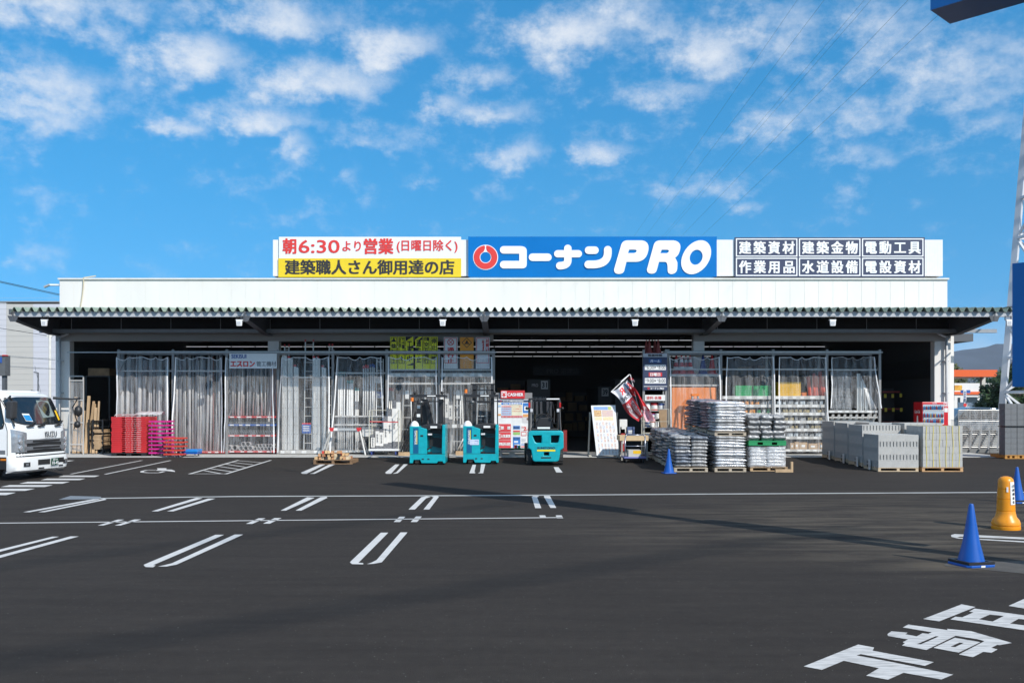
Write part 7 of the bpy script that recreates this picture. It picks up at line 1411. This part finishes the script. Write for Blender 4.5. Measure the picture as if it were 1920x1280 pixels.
b = B(); b.path([(.16, 1.13, 2.12), (.02, 1.13, 1.9), (.10, 1.22, 1.5), (.05, 1.16, 1.30)], .015, 6); b.lathe([(.01, -.16), (.09, -.1), (.11, 0), (.09, .1), (.01, .16)], (.14, 1.22, 1.80), 12); b.lathe([(.01, -.1), (.08, -.06), (.09, 0), (.07, .07), (.01, .1)], (.12, 1.2, 1.42), 12); b.build('near_mirror', M_black, t, local=True, smooth=True)
b = B(); b.path([(-.55, .55, 2.33), (-.75, .58, 3.05)], .006, 4); b.build('aerial', M_chr, t, local=True)
b = B(); b.box(-6.0, -.4, -.42, .42, .45, .618); b.build('chassis', M_trim, t, local=True)
for x in (-.98, -4.9):
    for s in (-1, 1): b = B(); y0, y1 = (s * 1.06, s * .80); b.tube((x, y0, .42), (x, y1, .42), .42, 28); w_ = b.build('wheel', M_tire, t, local=True, bevel=.03); b = B(); b.tube((x, y0 + s * .004, .42), (x, y0 - s * .05, .42), .24, 20); b.build('rim', M_chr, w_, local=True)
b = B(); b.box(-6.3, -2.15, -1.12, 1.12, .95, 1.05); [b.box(-6.3, -2.15, y, y + .05, 1.051, 1.45) for y in (-1.12, 1.07)]; b.box(-2.2, -2.15, -1.06, 1.06, 1.051, 1.9); b.build('load_bed', M_tw, t, local=True)
b = B(); b.box(-1.96, -.30, -1.0, 1.0, .5, .619); b.build('wheel_arch', M_trim, t, local=True)
# ---------------------------------------------------------------- left background
Yw = 62; t = thing('warehouse', 'large pale warehouse with beige and bluish wall bands beyond the left corner', 'building', (Xp(30, Yw), Yw, ZB))
def cladding(name, c): return mat(name, c, .55, var=.04, scale=.8, stretch=(.2, 1, 6))
segs = [(-260, -150, (.50, .49, .45)), (-150, 12, (.58, .58, .61)), (12, 62, (.52, .50, .46)), (62, 112, (.58, .58, .62)), (112, 170, (.62, .63, .68))]
for a, c, m in segs:
    top = 566.5; b = B(); b.box(Xp(a, Yw) + .005, Xp(c, Yw) - .005, Yw, Yw + 20, ZB, Zp(top, Yw) - (.0 if a < 12 else .12)); o = b.build('wall_band', cladding('cladding_' + str(a), m), t)
b = B()
for k in range(24): z = ZB + .6 + k * .36; b.box(Xp(-260, Yw), Xp(170, Yw), Yw - .012, Yw - .001, z, z + .008)
b.build('cladding_joints', mat('joint_grey', (.5, .5, .49)), t)
b = B(); b.box(Xp(-260, Yw), Xp(170, Yw), Yw - .06, Yw + 20, Zp(566.5, Yw) + .001, Zp(564.5, Yw)); b.build('roof_edge', M_galv, t)
Yp = 50; b = B(); b.tube((Xp(93.5, Yp), Yp, ZB), (Xp(93.5, Yp), Yp, Zp(624, Yp)), .07, 10); b.bar((Xp(90, Yp), Yp, Zp(627, Yp)), (Xp(97, Yp), Yp, Zp(632, Yp)), .05, .3); tag(b.build('white_pole', mat('pole_cream', (.70, .68, .62), .5)), 'slim cream pole standing before the far left warehouse', 'pole')
for i, (px, top, arm) in enumerate(((65, 733, 59), (71.5, 699, 64))): Yp = 56; b = B(); b.tube((Xp(px, Yp), Yp, ZB), (Xp(px, Yp), Yp, Zp(top, Yp)), .045, 8); b.bar((Xp(px, Yp), Yp, Zp(top, Yp)), (Xp(arm, Yp), Yp, Zp(top - 1.5, Yp)), .12, .06); tag(b.build('street_lamp', M_steel), ['shorter dark street lamp before the left warehouse', 'taller dark street lamp before the left warehouse'][i], 'street lamp', 'street lamps by the left warehouse')
for i, (y0, y1) in enumerate(((665, 675), (685, 692))):
    Yp = 45; b = B(); a = Vector((Xp(-20, Yp), Yp, Zp(y0, Yp))); c = Vector((Xp(104, Yp), Yp, Zp(y1, Yp))); b.tube(a, c, .012, 5)
    for k in range(46): q = a + (c - a) * k / 46; b.box(q.x - .01, q.x + .01, Yp - .01, Yp + .01, q.z, q.z + .05)
    tag(b.build('barbed_wire', M_galv), ['upper barbed wire strand before the left warehouse', 'lower barbed wire strand before the left warehouse'][i], 'wire', 'barbed wire strands')
Yp = 38; t = thing('roadside_sign', 'grey boxed sign on a post cut by the left edge', 'sign', (Xp(3, Yp), Yp, ZB)); b = B(); b.box(Xp(-30, Yp), Xp(9.5, Yp), Yp, Yp + .4, Zp(704, Yp), Zp(666, Yp)); b.build('panel', mat('sign_grey', (.12, .125, .13), .5), t); B().box(Xp(1, Yp), Xp(6.5, Yp), Yp + .1, Yp + .3, ZB, Zp(704.1, Yp)).build('post', M_steel, t); B().box(Xp(-20, Yp), Xp(4, Yp), Yp - .02, Yp - .002, Zp(680, Yp), Zp(669, Yp)).build('blue_plate', M_txtb, t); B().box(Xp(5, Yp), Xp(10.5, Yp), Yp - .05, Yp + .2, Zp(667, Yp), Zp(665, Yp)).build('red_lamp', M_red, t)
def cable(label, a, c, r=.02, sag=.0, name='power_line', grp='overhead power lines', n=24):
    a = Vector(a); c = Vector(c); b = B(); b.path([a + (c - a) * i / n - Vector((0, 0, sag * 4 * (i / n) * (1 - i / n))) for i in range(n + 1)], r, 5); return tag(b.build(name, M_black), label, 'power line', grp)
Yp = 70
for i, (y0, y1) in enumerate(((526, 551), (528, 553))): cable(['upper dark cable over the far left warehouse roof', 'lower dark cable over the far left warehouse roof'][i], (Xp(-60, 60), 60, Zp(y0 - 12, 60)), (Xp(150, 80), 80, Zp(y1 + 9, 80)), .022)
cable('thin cable crossing the left warehouse wall', (Xp(-20, 50), 50, Zp(612, 50)), (Xp(95, 50), 50, Zp(630, 50)), .014)
# overhead lines running from above the lot to behind the shop
for i, (x, z) in enumerate(((13.0, 20.0), (14.3, 20.1), (16.05, 20.0), (16.35, 20.0), (18.15, 20.1), (20.15, 20.0))):
    cable(['leftmost overhead line crossing the sky', 'second overhead line from the left in the sky', 'third overhead line, left strand of the close pair', 'fourth overhead line, right strand of the close pair', 'fifth overhead line from the left in the sky', 'rightmost overhead line, passing under the blue sign box'][i], (x, 20, z + .6), (x, 240, z - 1.5), .0045 if i not in (4, 5) else .006, 0)
# high tension cables behind the viewpoint whose soft shadows cross the lot
k = 34 / math.tan(SUN_EL); offv = Vector((SUN_H.x * k, SUN_H.y * k, 34))
for i, (pa, pb, r) in enumerate((((0, 1240), (1400, 1020), .07), ((0, 1062), (760, 968), .055))):
    A, Bq = G(*pa), G(*pb); d = (Bq - A).normalized(); A = A - d * 30 + offv; E = Bq + d * 3 + offv; cable('high tension cable behind the viewpoint', A, E, r, 0, 'tension_cable', 'high tension cables')
# ---------------------------------------------------------------- hills and far right
hl = B(); rh = random.Random(2); nx, ny = 60, 8
def hh(i, j): x = i / nx; return (70 + 95 * math.exp(-((x - .50) / .22) ** 2) + 70 * math.exp(-((x - .8) / .2) ** 2) + 22 * noise.noise(Vector((x * 9, j * .4, 1))) + 8 * noise.noise(Vector((x * 30, j, 2)))) * (1 - abs(j / ny * 2 - 1) ** 1.6)
hl.add([(300 + 2200 * i / nx + 40 * noise.noise(Vector((i * .3, j, 0))), 2300 + 900 * j / ny, ZB - 2 + hh(i, j)) for j in range(ny + 1) for i in range(nx + 1)], [(j * (nx + 1) + i, j * (nx + 1) + i + 1, (j + 1) * (nx + 1) + i + 1, (j + 1) * (nx + 1) + i) for j in range(ny) for i in range(nx)])
stru(hl.build('hills', mat('hill_forest_hazed', (.035, .052, .075), .9, var=.4, scale=.01), smooth=True))  # bluish base colour carries part of the distance haze
# steel tower
Yt = 42.0; xt = Xp(1874, 48.0); wT = 6.0; cxT = xt + wT / 2; cyT = Yt + wT / 2; HT = 34.0
t = thing('steel_tower', 'white lattice steel tower leaning up behind the canopy at the right edge', 'tower', (cxT, cyT, ZB)); M_tow = mat('tower_white', (.66, .67, .69), .45, .1, var=.12, scale=.6)
def hw(z): return max(.5, wT / 2 * (1 - (z - ZB) / 54))
def leg(sx_, sy_, z): return Vector((cxT + sx_ * hw(z), cyT + sy_ * hw(z), z))
for sx_ in (-1, 1):
    for sy_ in (-1, 1): b = B(); b.bar(leg(sx_, sy_, ZB), leg(sx_, sy_, HT), .28, .28); b.build('leg', M_tow, t)
lv = [ZB + .3, 2.6, 4.35, 5.95, 8.2, 10.4, 12.4, 14.4, 16.3, 18.2, 20, 22, 24, 26, 28, 30, 32]
for i, (z0, z1) in enumerate(zip(lv, lv[1:])):
    for (a, c) in (((-1, -1), (1, -1)), ((-1, 1), (1, 1)), ((-1, -1), (-1, 1)), ((1, -1), (1, 1))):
        b = B(); b.bar(leg(*a, z1), leg(*c, z1), .13, .13); m0 = (leg(*a, z1) + leg(*c, z1)) / 2
        if i % 2: b.bar(leg(*a, z0), m0, .11, .11); b.bar(leg(*c, z0), m0, .11, .11)
        else: m0 = (leg(*a, z0) + leg(*c, z0)) / 2; b.bar(leg(*a, z1), m0, .11, .11); b.bar(leg(*c, z1), m0, .11, .11)
        b.build('bracing', M_tow, t)
b = B()
for k in range(40): z = 6 + k * .65; p = leg(-1, -1, z); b.tube((p.x - .17, p.y, z), (p.x - .42, p.y, z), .012, 4)
for k in range(9): p = leg(-1, -1, 4.37); b.lathe([(.03, 0), (.05, .05), (.03, .1), (.0, .12)], (p.x + .3 + k * .4, p.y - .1, 4.43), 6)
b.build('step_bolts', M_galv, t)
# pylon sign at the right edge (its pole and far end are outside the picture)
d1 = Vector((.69, -.724, 0)); d2 = Vector((.724, .69, 0)); zb_ = 7.15
kA = (zb_ - CZ) / (HY - 19.5); A = Vector((Xp(1744.5, kA * F), kA * F, zb_)); M_pyl = mat('pylon_blue', (.003, .15, .46), .35, var=.04)
t = thing('pylon_sign', 'tall blue pylon sign at the right edge, its box overhead and panel below', 'sign', (A.x + d1.x * 1.9 + d2.x * .3, A.y + d1.y * 1.9 + d2.y * .3, 0))
def obox(name, m, o, la, lb, z0, z1): q = [o, o + d1 * la, o + d1 * la + d2 * lb, o + d2 * lb]; b = B(); b.add([(p.x, p.y, z) for z in (z0, z1) for p in q], [(3, 2, 1, 0), (4, 5, 6, 7)] + [(i, (i + 1) % 4, 4 + (i + 1) % 4, 4 + i) for i in range(4)]); return b.build(name, m, t)
obox('sign_box', M_pyl, A, 3.6, .64, zb_, zb_ + 3.4)
pc = A + d1 * 1.75 + d2 * .17; obox('pole', mat('pole_blue', (.004, .06, .20), .4), pc, .3, .3, 0, zb_ - .002)
lp = Vector((Xp(1898, 12.0), 12.0, 0)); obox('lower_panel', M_pyl, lp + d2 * .0, 1.75, .25, Zp(725, 12.0), Zp(494, 12.0))
b = B(); b.text('PRO', .25, 3.3, zb_ + .25, zb_ + 1.2, 0, .03, fr=(A - d2 * .012, d1, Vector((0, 0, 1)))); b.text('コーナン', .25, 3.3, zb_ + 1.6, zb_ + 2.7, 0, .03, fr=(A - d2 * .012, d1, Vector((0, 0, 1)))); b.build('lettering', M_txtw, t)
# filling station
Yg = 75; t = thing('filling_station', 'filling station with an orange canopy and white shop beyond the fence', 'filling station', (Xp(1835, Yg), Yg, ZB)); M_ora = mat('station_orange', (.78, .13, .03), .4, var=.03)
b = B(); b.box(Xp(1786, Yg), Xp(1870, Yg), Yg, Yg + 12, Zp(706, Yg), Zp(693, Yg)); b.build('canopy', M_ora, t)
for px in (1808, 1868): B().box(Xp(px - 3.5, Yg), Xp(px + 3.5, Yg), Yg + 2, Yg + 2.35, ZB, Zp(706.1, Yg)).build('canopy_post', mat('post_cream', (.62, .60, .55), .5), t)
Yk = 92; b = B(); b.box(Xp(1785, Yk), Xp(1866, Yk), Yk, Yk + 9, ZB, Zp(718, Yk)); b.build('shop_wall', M_wall, t); B().box(Xp(1785, Yk), Xp(1866, Yk), Yk - .1, Yk - .002, Zp(739.5, Yk), Zp(734, Yk)).build('orange_band', M_ora, t)
b = B(); b.box(Xp(1796, Yk), Xp(1800, Yk), Yk - .06, Yk - .01, Zp(770, Yk), Zp(745, Yk)); b.box(Xp(1812, Yk), Xp(1832, Yk), Yk - .06, Yk - .01, Zp(768, Yk), Zp(744, Yk)); b.build('shop_window', M_gl, t)
B().box(Xp(1790, 88), Xp(1804, 88), 88, 88.1, Zp(732, 88), Zp(722, 88)).build('yellow_sign', mat('sign_amber', (.78, .50, .05), .5, var=.5, scale=3, dirt=(.5, .12, .03)), t); B().box(Xp(1800, 88), Xp(1817.5, 88), 87.8, 87.9, Zp(737, 88), Zp(731, 88)).build('blue_sign', M_txtb, t); B().box(Xp(1806.5, 74), Xp(1812, 74), 74, 74.05, Zp(754, 74), Zp(731, 74)).build('price_banner', M_white, t); b = B(); [b.text(c, Xp(1807.5, 74), Xp(1811, 74), Zp(736.5 + i * 4.4, 74), Zp(733 + i * 4.4, 74), 73.98, .02) for i, c in enumerate('洗車無料')]; b.build('banner_lettering', M_txtb, t)
B().box(Xp(1808, 72), Xp(1825, 72), 72, 73, ZB, Zp(754, 72)).build('pump', M_white, t)
b = B(); X = Xp(1810, 71.9); z = Zp(759, 71.9); b.shape([(X + .13 * math.cos(R(15 * i)), z + .13 * math.sin(R(15 * i))) for i in range(24)], (), 71.93, 71.96); b.build('red_mark', M_txtr, t)
# parked car seen over the fence
Yc = 52; t = thing('parked_car', 'silver car roof showing behind the mesh fence', 'car', (Xp(1818, Yc), Yc, ZB)); b = B(); xa, xc = Xp(1797, Yc), Xp(1843, Yc) + 2.4; zr = Zp(763, Yc)
b.prism([(xa - .5, ZB + .35), (xc, ZB + .35), (xc, ZB + .85), (xc - .9, ZB + .98), (xc - 1.6, zr - .04), (xa + 1.0, zr), (xa + .2, zr - .12), (xa - .4, ZB + .95)], Yc, Yc + 1.6, 'y'); b.build('body', mat('car_silver', (.30, .32, .34), .25, .5, coat=.5), t, local=False, bevel=.06); b = B(); b.prism([(xa - .1, ZB + .98), (xc - 1.15, ZB + .98), (xc - 1.7, zr - .12), (xa + .45, zr - .1)], Yc - .006, Yc + 1.606, 'y'); b.build('window', M_gl, t)
for x in (xa + .3, xc - .8): b = B(); b.tube((x, Yc - .02, ZB + .32), (x, Yc + .2, ZB + .32), .32, 18); b.build('wheel', M_tire, t)
# ---------------------------------------------------------------- trees: trunk, limbs, leaf clumps
M_bark = mat('bark', (.10, .08, .06), .9, var=.3)
def leaf_mat(name, c, c2):
    m = mat(name, c, .65, var=.45, scale=.9, dirt=c2); b = m.node_tree.nodes['Principled BSDF']; b.inputs['Subsurface Weight'].default_value = 0; return m
def tree(name, label, x, y, h, r, mleaf, clumps, leaves, seed, trunk=True, zmin=.3, sz=.16, grp='trees beyond the fence'):
    q = random.Random(seed); t = thing(name, label, 'tree' if trunk else 'bush', (x, y, ZB), grp); b = B()
    cl = []
    for _ in range(clumps):
        while True:
            p = Vector((q.uniform(-1, 1), q.uniform(-1, 1), q.uniform(-1, 1)))
            if p.length < 1: break
        zc = h * (zmin + (1 - zmin) * (p.z * .5 + .5)); rr_ = r * (1 - .35 * max(0, p.z)); cl.append((Vector((x + p.x * rr_, y + p.y * rr_, ZB + zc)), q.uniform(.18, .36) * r))
    b.tube((x, y, ZB), (x + .1, y, ZB + h * .5), .05 * h * .4, 8, .03 * h * .3)
    for c, _ in cl[::2]: b.tube((x + .05, y, ZB + h * q.uniform(.2, .45)), c, .012 * h, 5, .004 * h)
    b.build('trunk', M_bark, t); b = B()
    for c, cr in cl:
        for _ in range(leaves):
            d = Vector((q.gauss(0, 1), q.gauss(0, 1), q.gauss(0, 1))); d = d.normalized() * cr * q.random() ** .4; p = c + d; u = Vector((q.gauss(0, 1), q.gauss(0, 1), q.gauss(0, 1))).normalized(); w_ = u.orthogonal().normalized(); s = sz * q.uniform(.6, 1.3)
            b.add([p - u * s, p + w_ * s * .45, p + u * s, p - w_ * s * .45], [(0, 1, 2, 3)])
    b.build('crown', mleaf, t); return t
ML1 = leaf_mat('leaf_olive', (.10, .11, .030), (.035, .045, .015)); ML2 = leaf_mat('leaf_deep', (.035, .075, .020), (.012, .028, .010)); ML3 = leaf_mat('leaf_rust', (.12, .085, .04), (.05, .04, .02))
tree('broadleaf_tree', 'olive tree rising behind the orange canopy beside the shop corner', Xp(1794, 100), 104, Zp(668, 104) - ZB, 2.6, ML1, 40, 70, 1, sz=.22); tree('broadleaf_tree', 'small olive tree behind the middle of the orange canopy', Xp(1824, 100), 106, Zp(675, 106) - ZB, 2.0, ML1, 34, 70, 2, sz=.22)
tree('shrub', 'big deep green bush between the filling station and the tower', Xp(1866, 60), 60, Zp(712, 60) - ZB, 1.35, ML2, 60, 80, 3, False, .12, .14); tree('shrub', 'deep green tree behind the lower tower leg', Xp(1905, 58), 58, Zp(690, 58) - ZB, 1.7, ML2, 70, 80, 4, False, .12, .15); tree('broadleaf_tree', 'rust tinged tree behind the tower and blue panel', Xp(1912, 70), 70, Zp(665, 70) - ZB, 1.6, ML3, 40, 70, 5, sz=.18)
tree('shrub', 'low dark hedge tree behind the filling station canopy', Xp(1850, 112), 112, Zp(700, 112) - ZB, 3.2, ML2, 50, 60, 6, False, .12, .25)
# ---------------------------------------------------------------- mesh fence, kerb and far right block pallets
Yf = 35.4; xa, xc = Xp(1797, Yf), Xp(1882, Yf); zf0, zf1 = Zp(838, Yf), Zp(769, Yf); t = thing('mesh_fence', 'galvanised mesh fence panels under clear sheeting between shop and tower', 'fence', ((xa + xc) / 2, Yf, ZB)); b = B(); k = 44
for i in range(k + 1): x = xa + (xc - xa) * i / k; b.tube((x, Yf, zf0), (x, Yf, zf1), .0035 if i % 11 else .02, 5)
for i in range(18): z = zf0 + (zf1 - zf0) * i / 17; b.tube((xa, Yf - .012, z), (xc, Yf - .012, z), .0035 if i % 6 and i != 17 else .014, 5)
b.build('mesh_panel', M_galv, t); b = B()
for i in range(4): x = xa + (xc - xa) * (.30 + .2 * i); b.bar((x, Yf + .02, zf0 + .7), (x - .35, Yf - .55, ZB + .15), .05, .05); b.prism([(x - .32, zf0), (x + .02, zf0), (x + .02, zf0 + .75)], Yf + .03, Yf + .06, 'y')
b.build('brace', M_galv, t); fm = film_mat('fence_film', .03, .16, sc=(5, 5, 2)); b = B(); n = 30; b.add([(xa + (xc - xa) * i / n, Yf - .10 + .03 * math.sin(i * 1.1 + j), zf0 + (zf1 - zf0) * j / 8) for j in range(9) for i in range(n + 1)], [(j * (n + 1) + i, j * (n + 1) + i + 1, (j + 1) * (n + 1) + i + 1, (j + 1) * (n + 1) + i) for j in range(8) for i in range(n)]); b.build('clear_sheet', fm, t, smooth=True); b = B(); b.box(xc - .05, xc + .03, Yf - .14, Yf - .12, zf0 - .1, zf1); b.build('sheet_hem', M_hem, t)
b = B(); x = Xp(1795, Yf)
while x < Xp(2150, Yf): b.box(x + .004, x + .39, Yf - .06, Yf + .1, ZB, Zp(840, Yf)); x += .4
tag(b.build('block_kerb', mat('kerb_dark', (.20, .20, .195), .9, var=.2)), 'low dark block kerb under the mesh fence', 'kerb')
Yr = 31.8; bd = None
for s, (px, tall) in enumerate(((1885, 1), (1908, 1), (1931, 1))):
    x0 = Xp(px, Yr); g0 = gz(Yr) + .004; wood_pallet('wood_pallet', ['orange pallet under the dark blocks nearest the mesh fence', 'orange pallet under the dark blocks cut by the right edge', 'orange pallet of dark blocks just outside the right edge'][s], (x0 + .2, Yr, g0), .41, 1.0, .13, mat('pallet_strong_orange', (.50, .24, .05), .7), 'orange pallets at the right edge'); z = g0 + .132
    for L in range(9):
        for j in range(2):
            if bd is None: b = B(); b.box(-.1, .1, 0, .39, 0, .187); bd = b.build('solid_block', M_blkd, local=True, bevel=.004); c = bd
            else: c = bd.copy(); COL.objects.link(c)
            c.location = (x0 + .1 + j * .203, Yr + .02, z + (.04 if L > 4 else 0)); tag(c, f'dark grey block in the right edge stack {["by the fence", "by the edge", "outside the edge"][s]}, layer {L + 1} up, {["left", "right"][j]}', 'concrete block', 'dark blocks at the right edge')
            if s == 2 and j: pass
        z += .19
    b = B(); b.box(x0 - .01, x0 + .42, Yr - .01, Yr + .5, g0 + .132 + 5 * .19 + .003, g0 + .132 + 5 * .19 + .034); tag(b.build('plastic_sheet_layer', M_black), f'dark divider board in the right edge block stack, {leftn(s)}', 'divider', 'divider boards in the dark blocks')

# ---------------------------------------------------------------- air between the lot and the hills
hz_ = bpy.data.materials.new('haze_air'); hz_.use_nodes = True; t_ = hz_.node_tree; t_.nodes.clear(); o_ = t_.nodes.new('ShaderNodeOutputMaterial'); v_ = t_.nodes.new('ShaderNodeVolumePrincipled'); v_.inputs['Color'].default_value = (.80, .88, 1.0, 1); v_.inputs['Density'].default_value = 0.8e-4
t_.links.new(v_.outputs[0], o_.inputs['Volume'])
b = B(); b.box(-3600, 3600, -140, 3700, -4, 300); ho = b.build('haze', hz_); ho['kind'] = 'stuff'
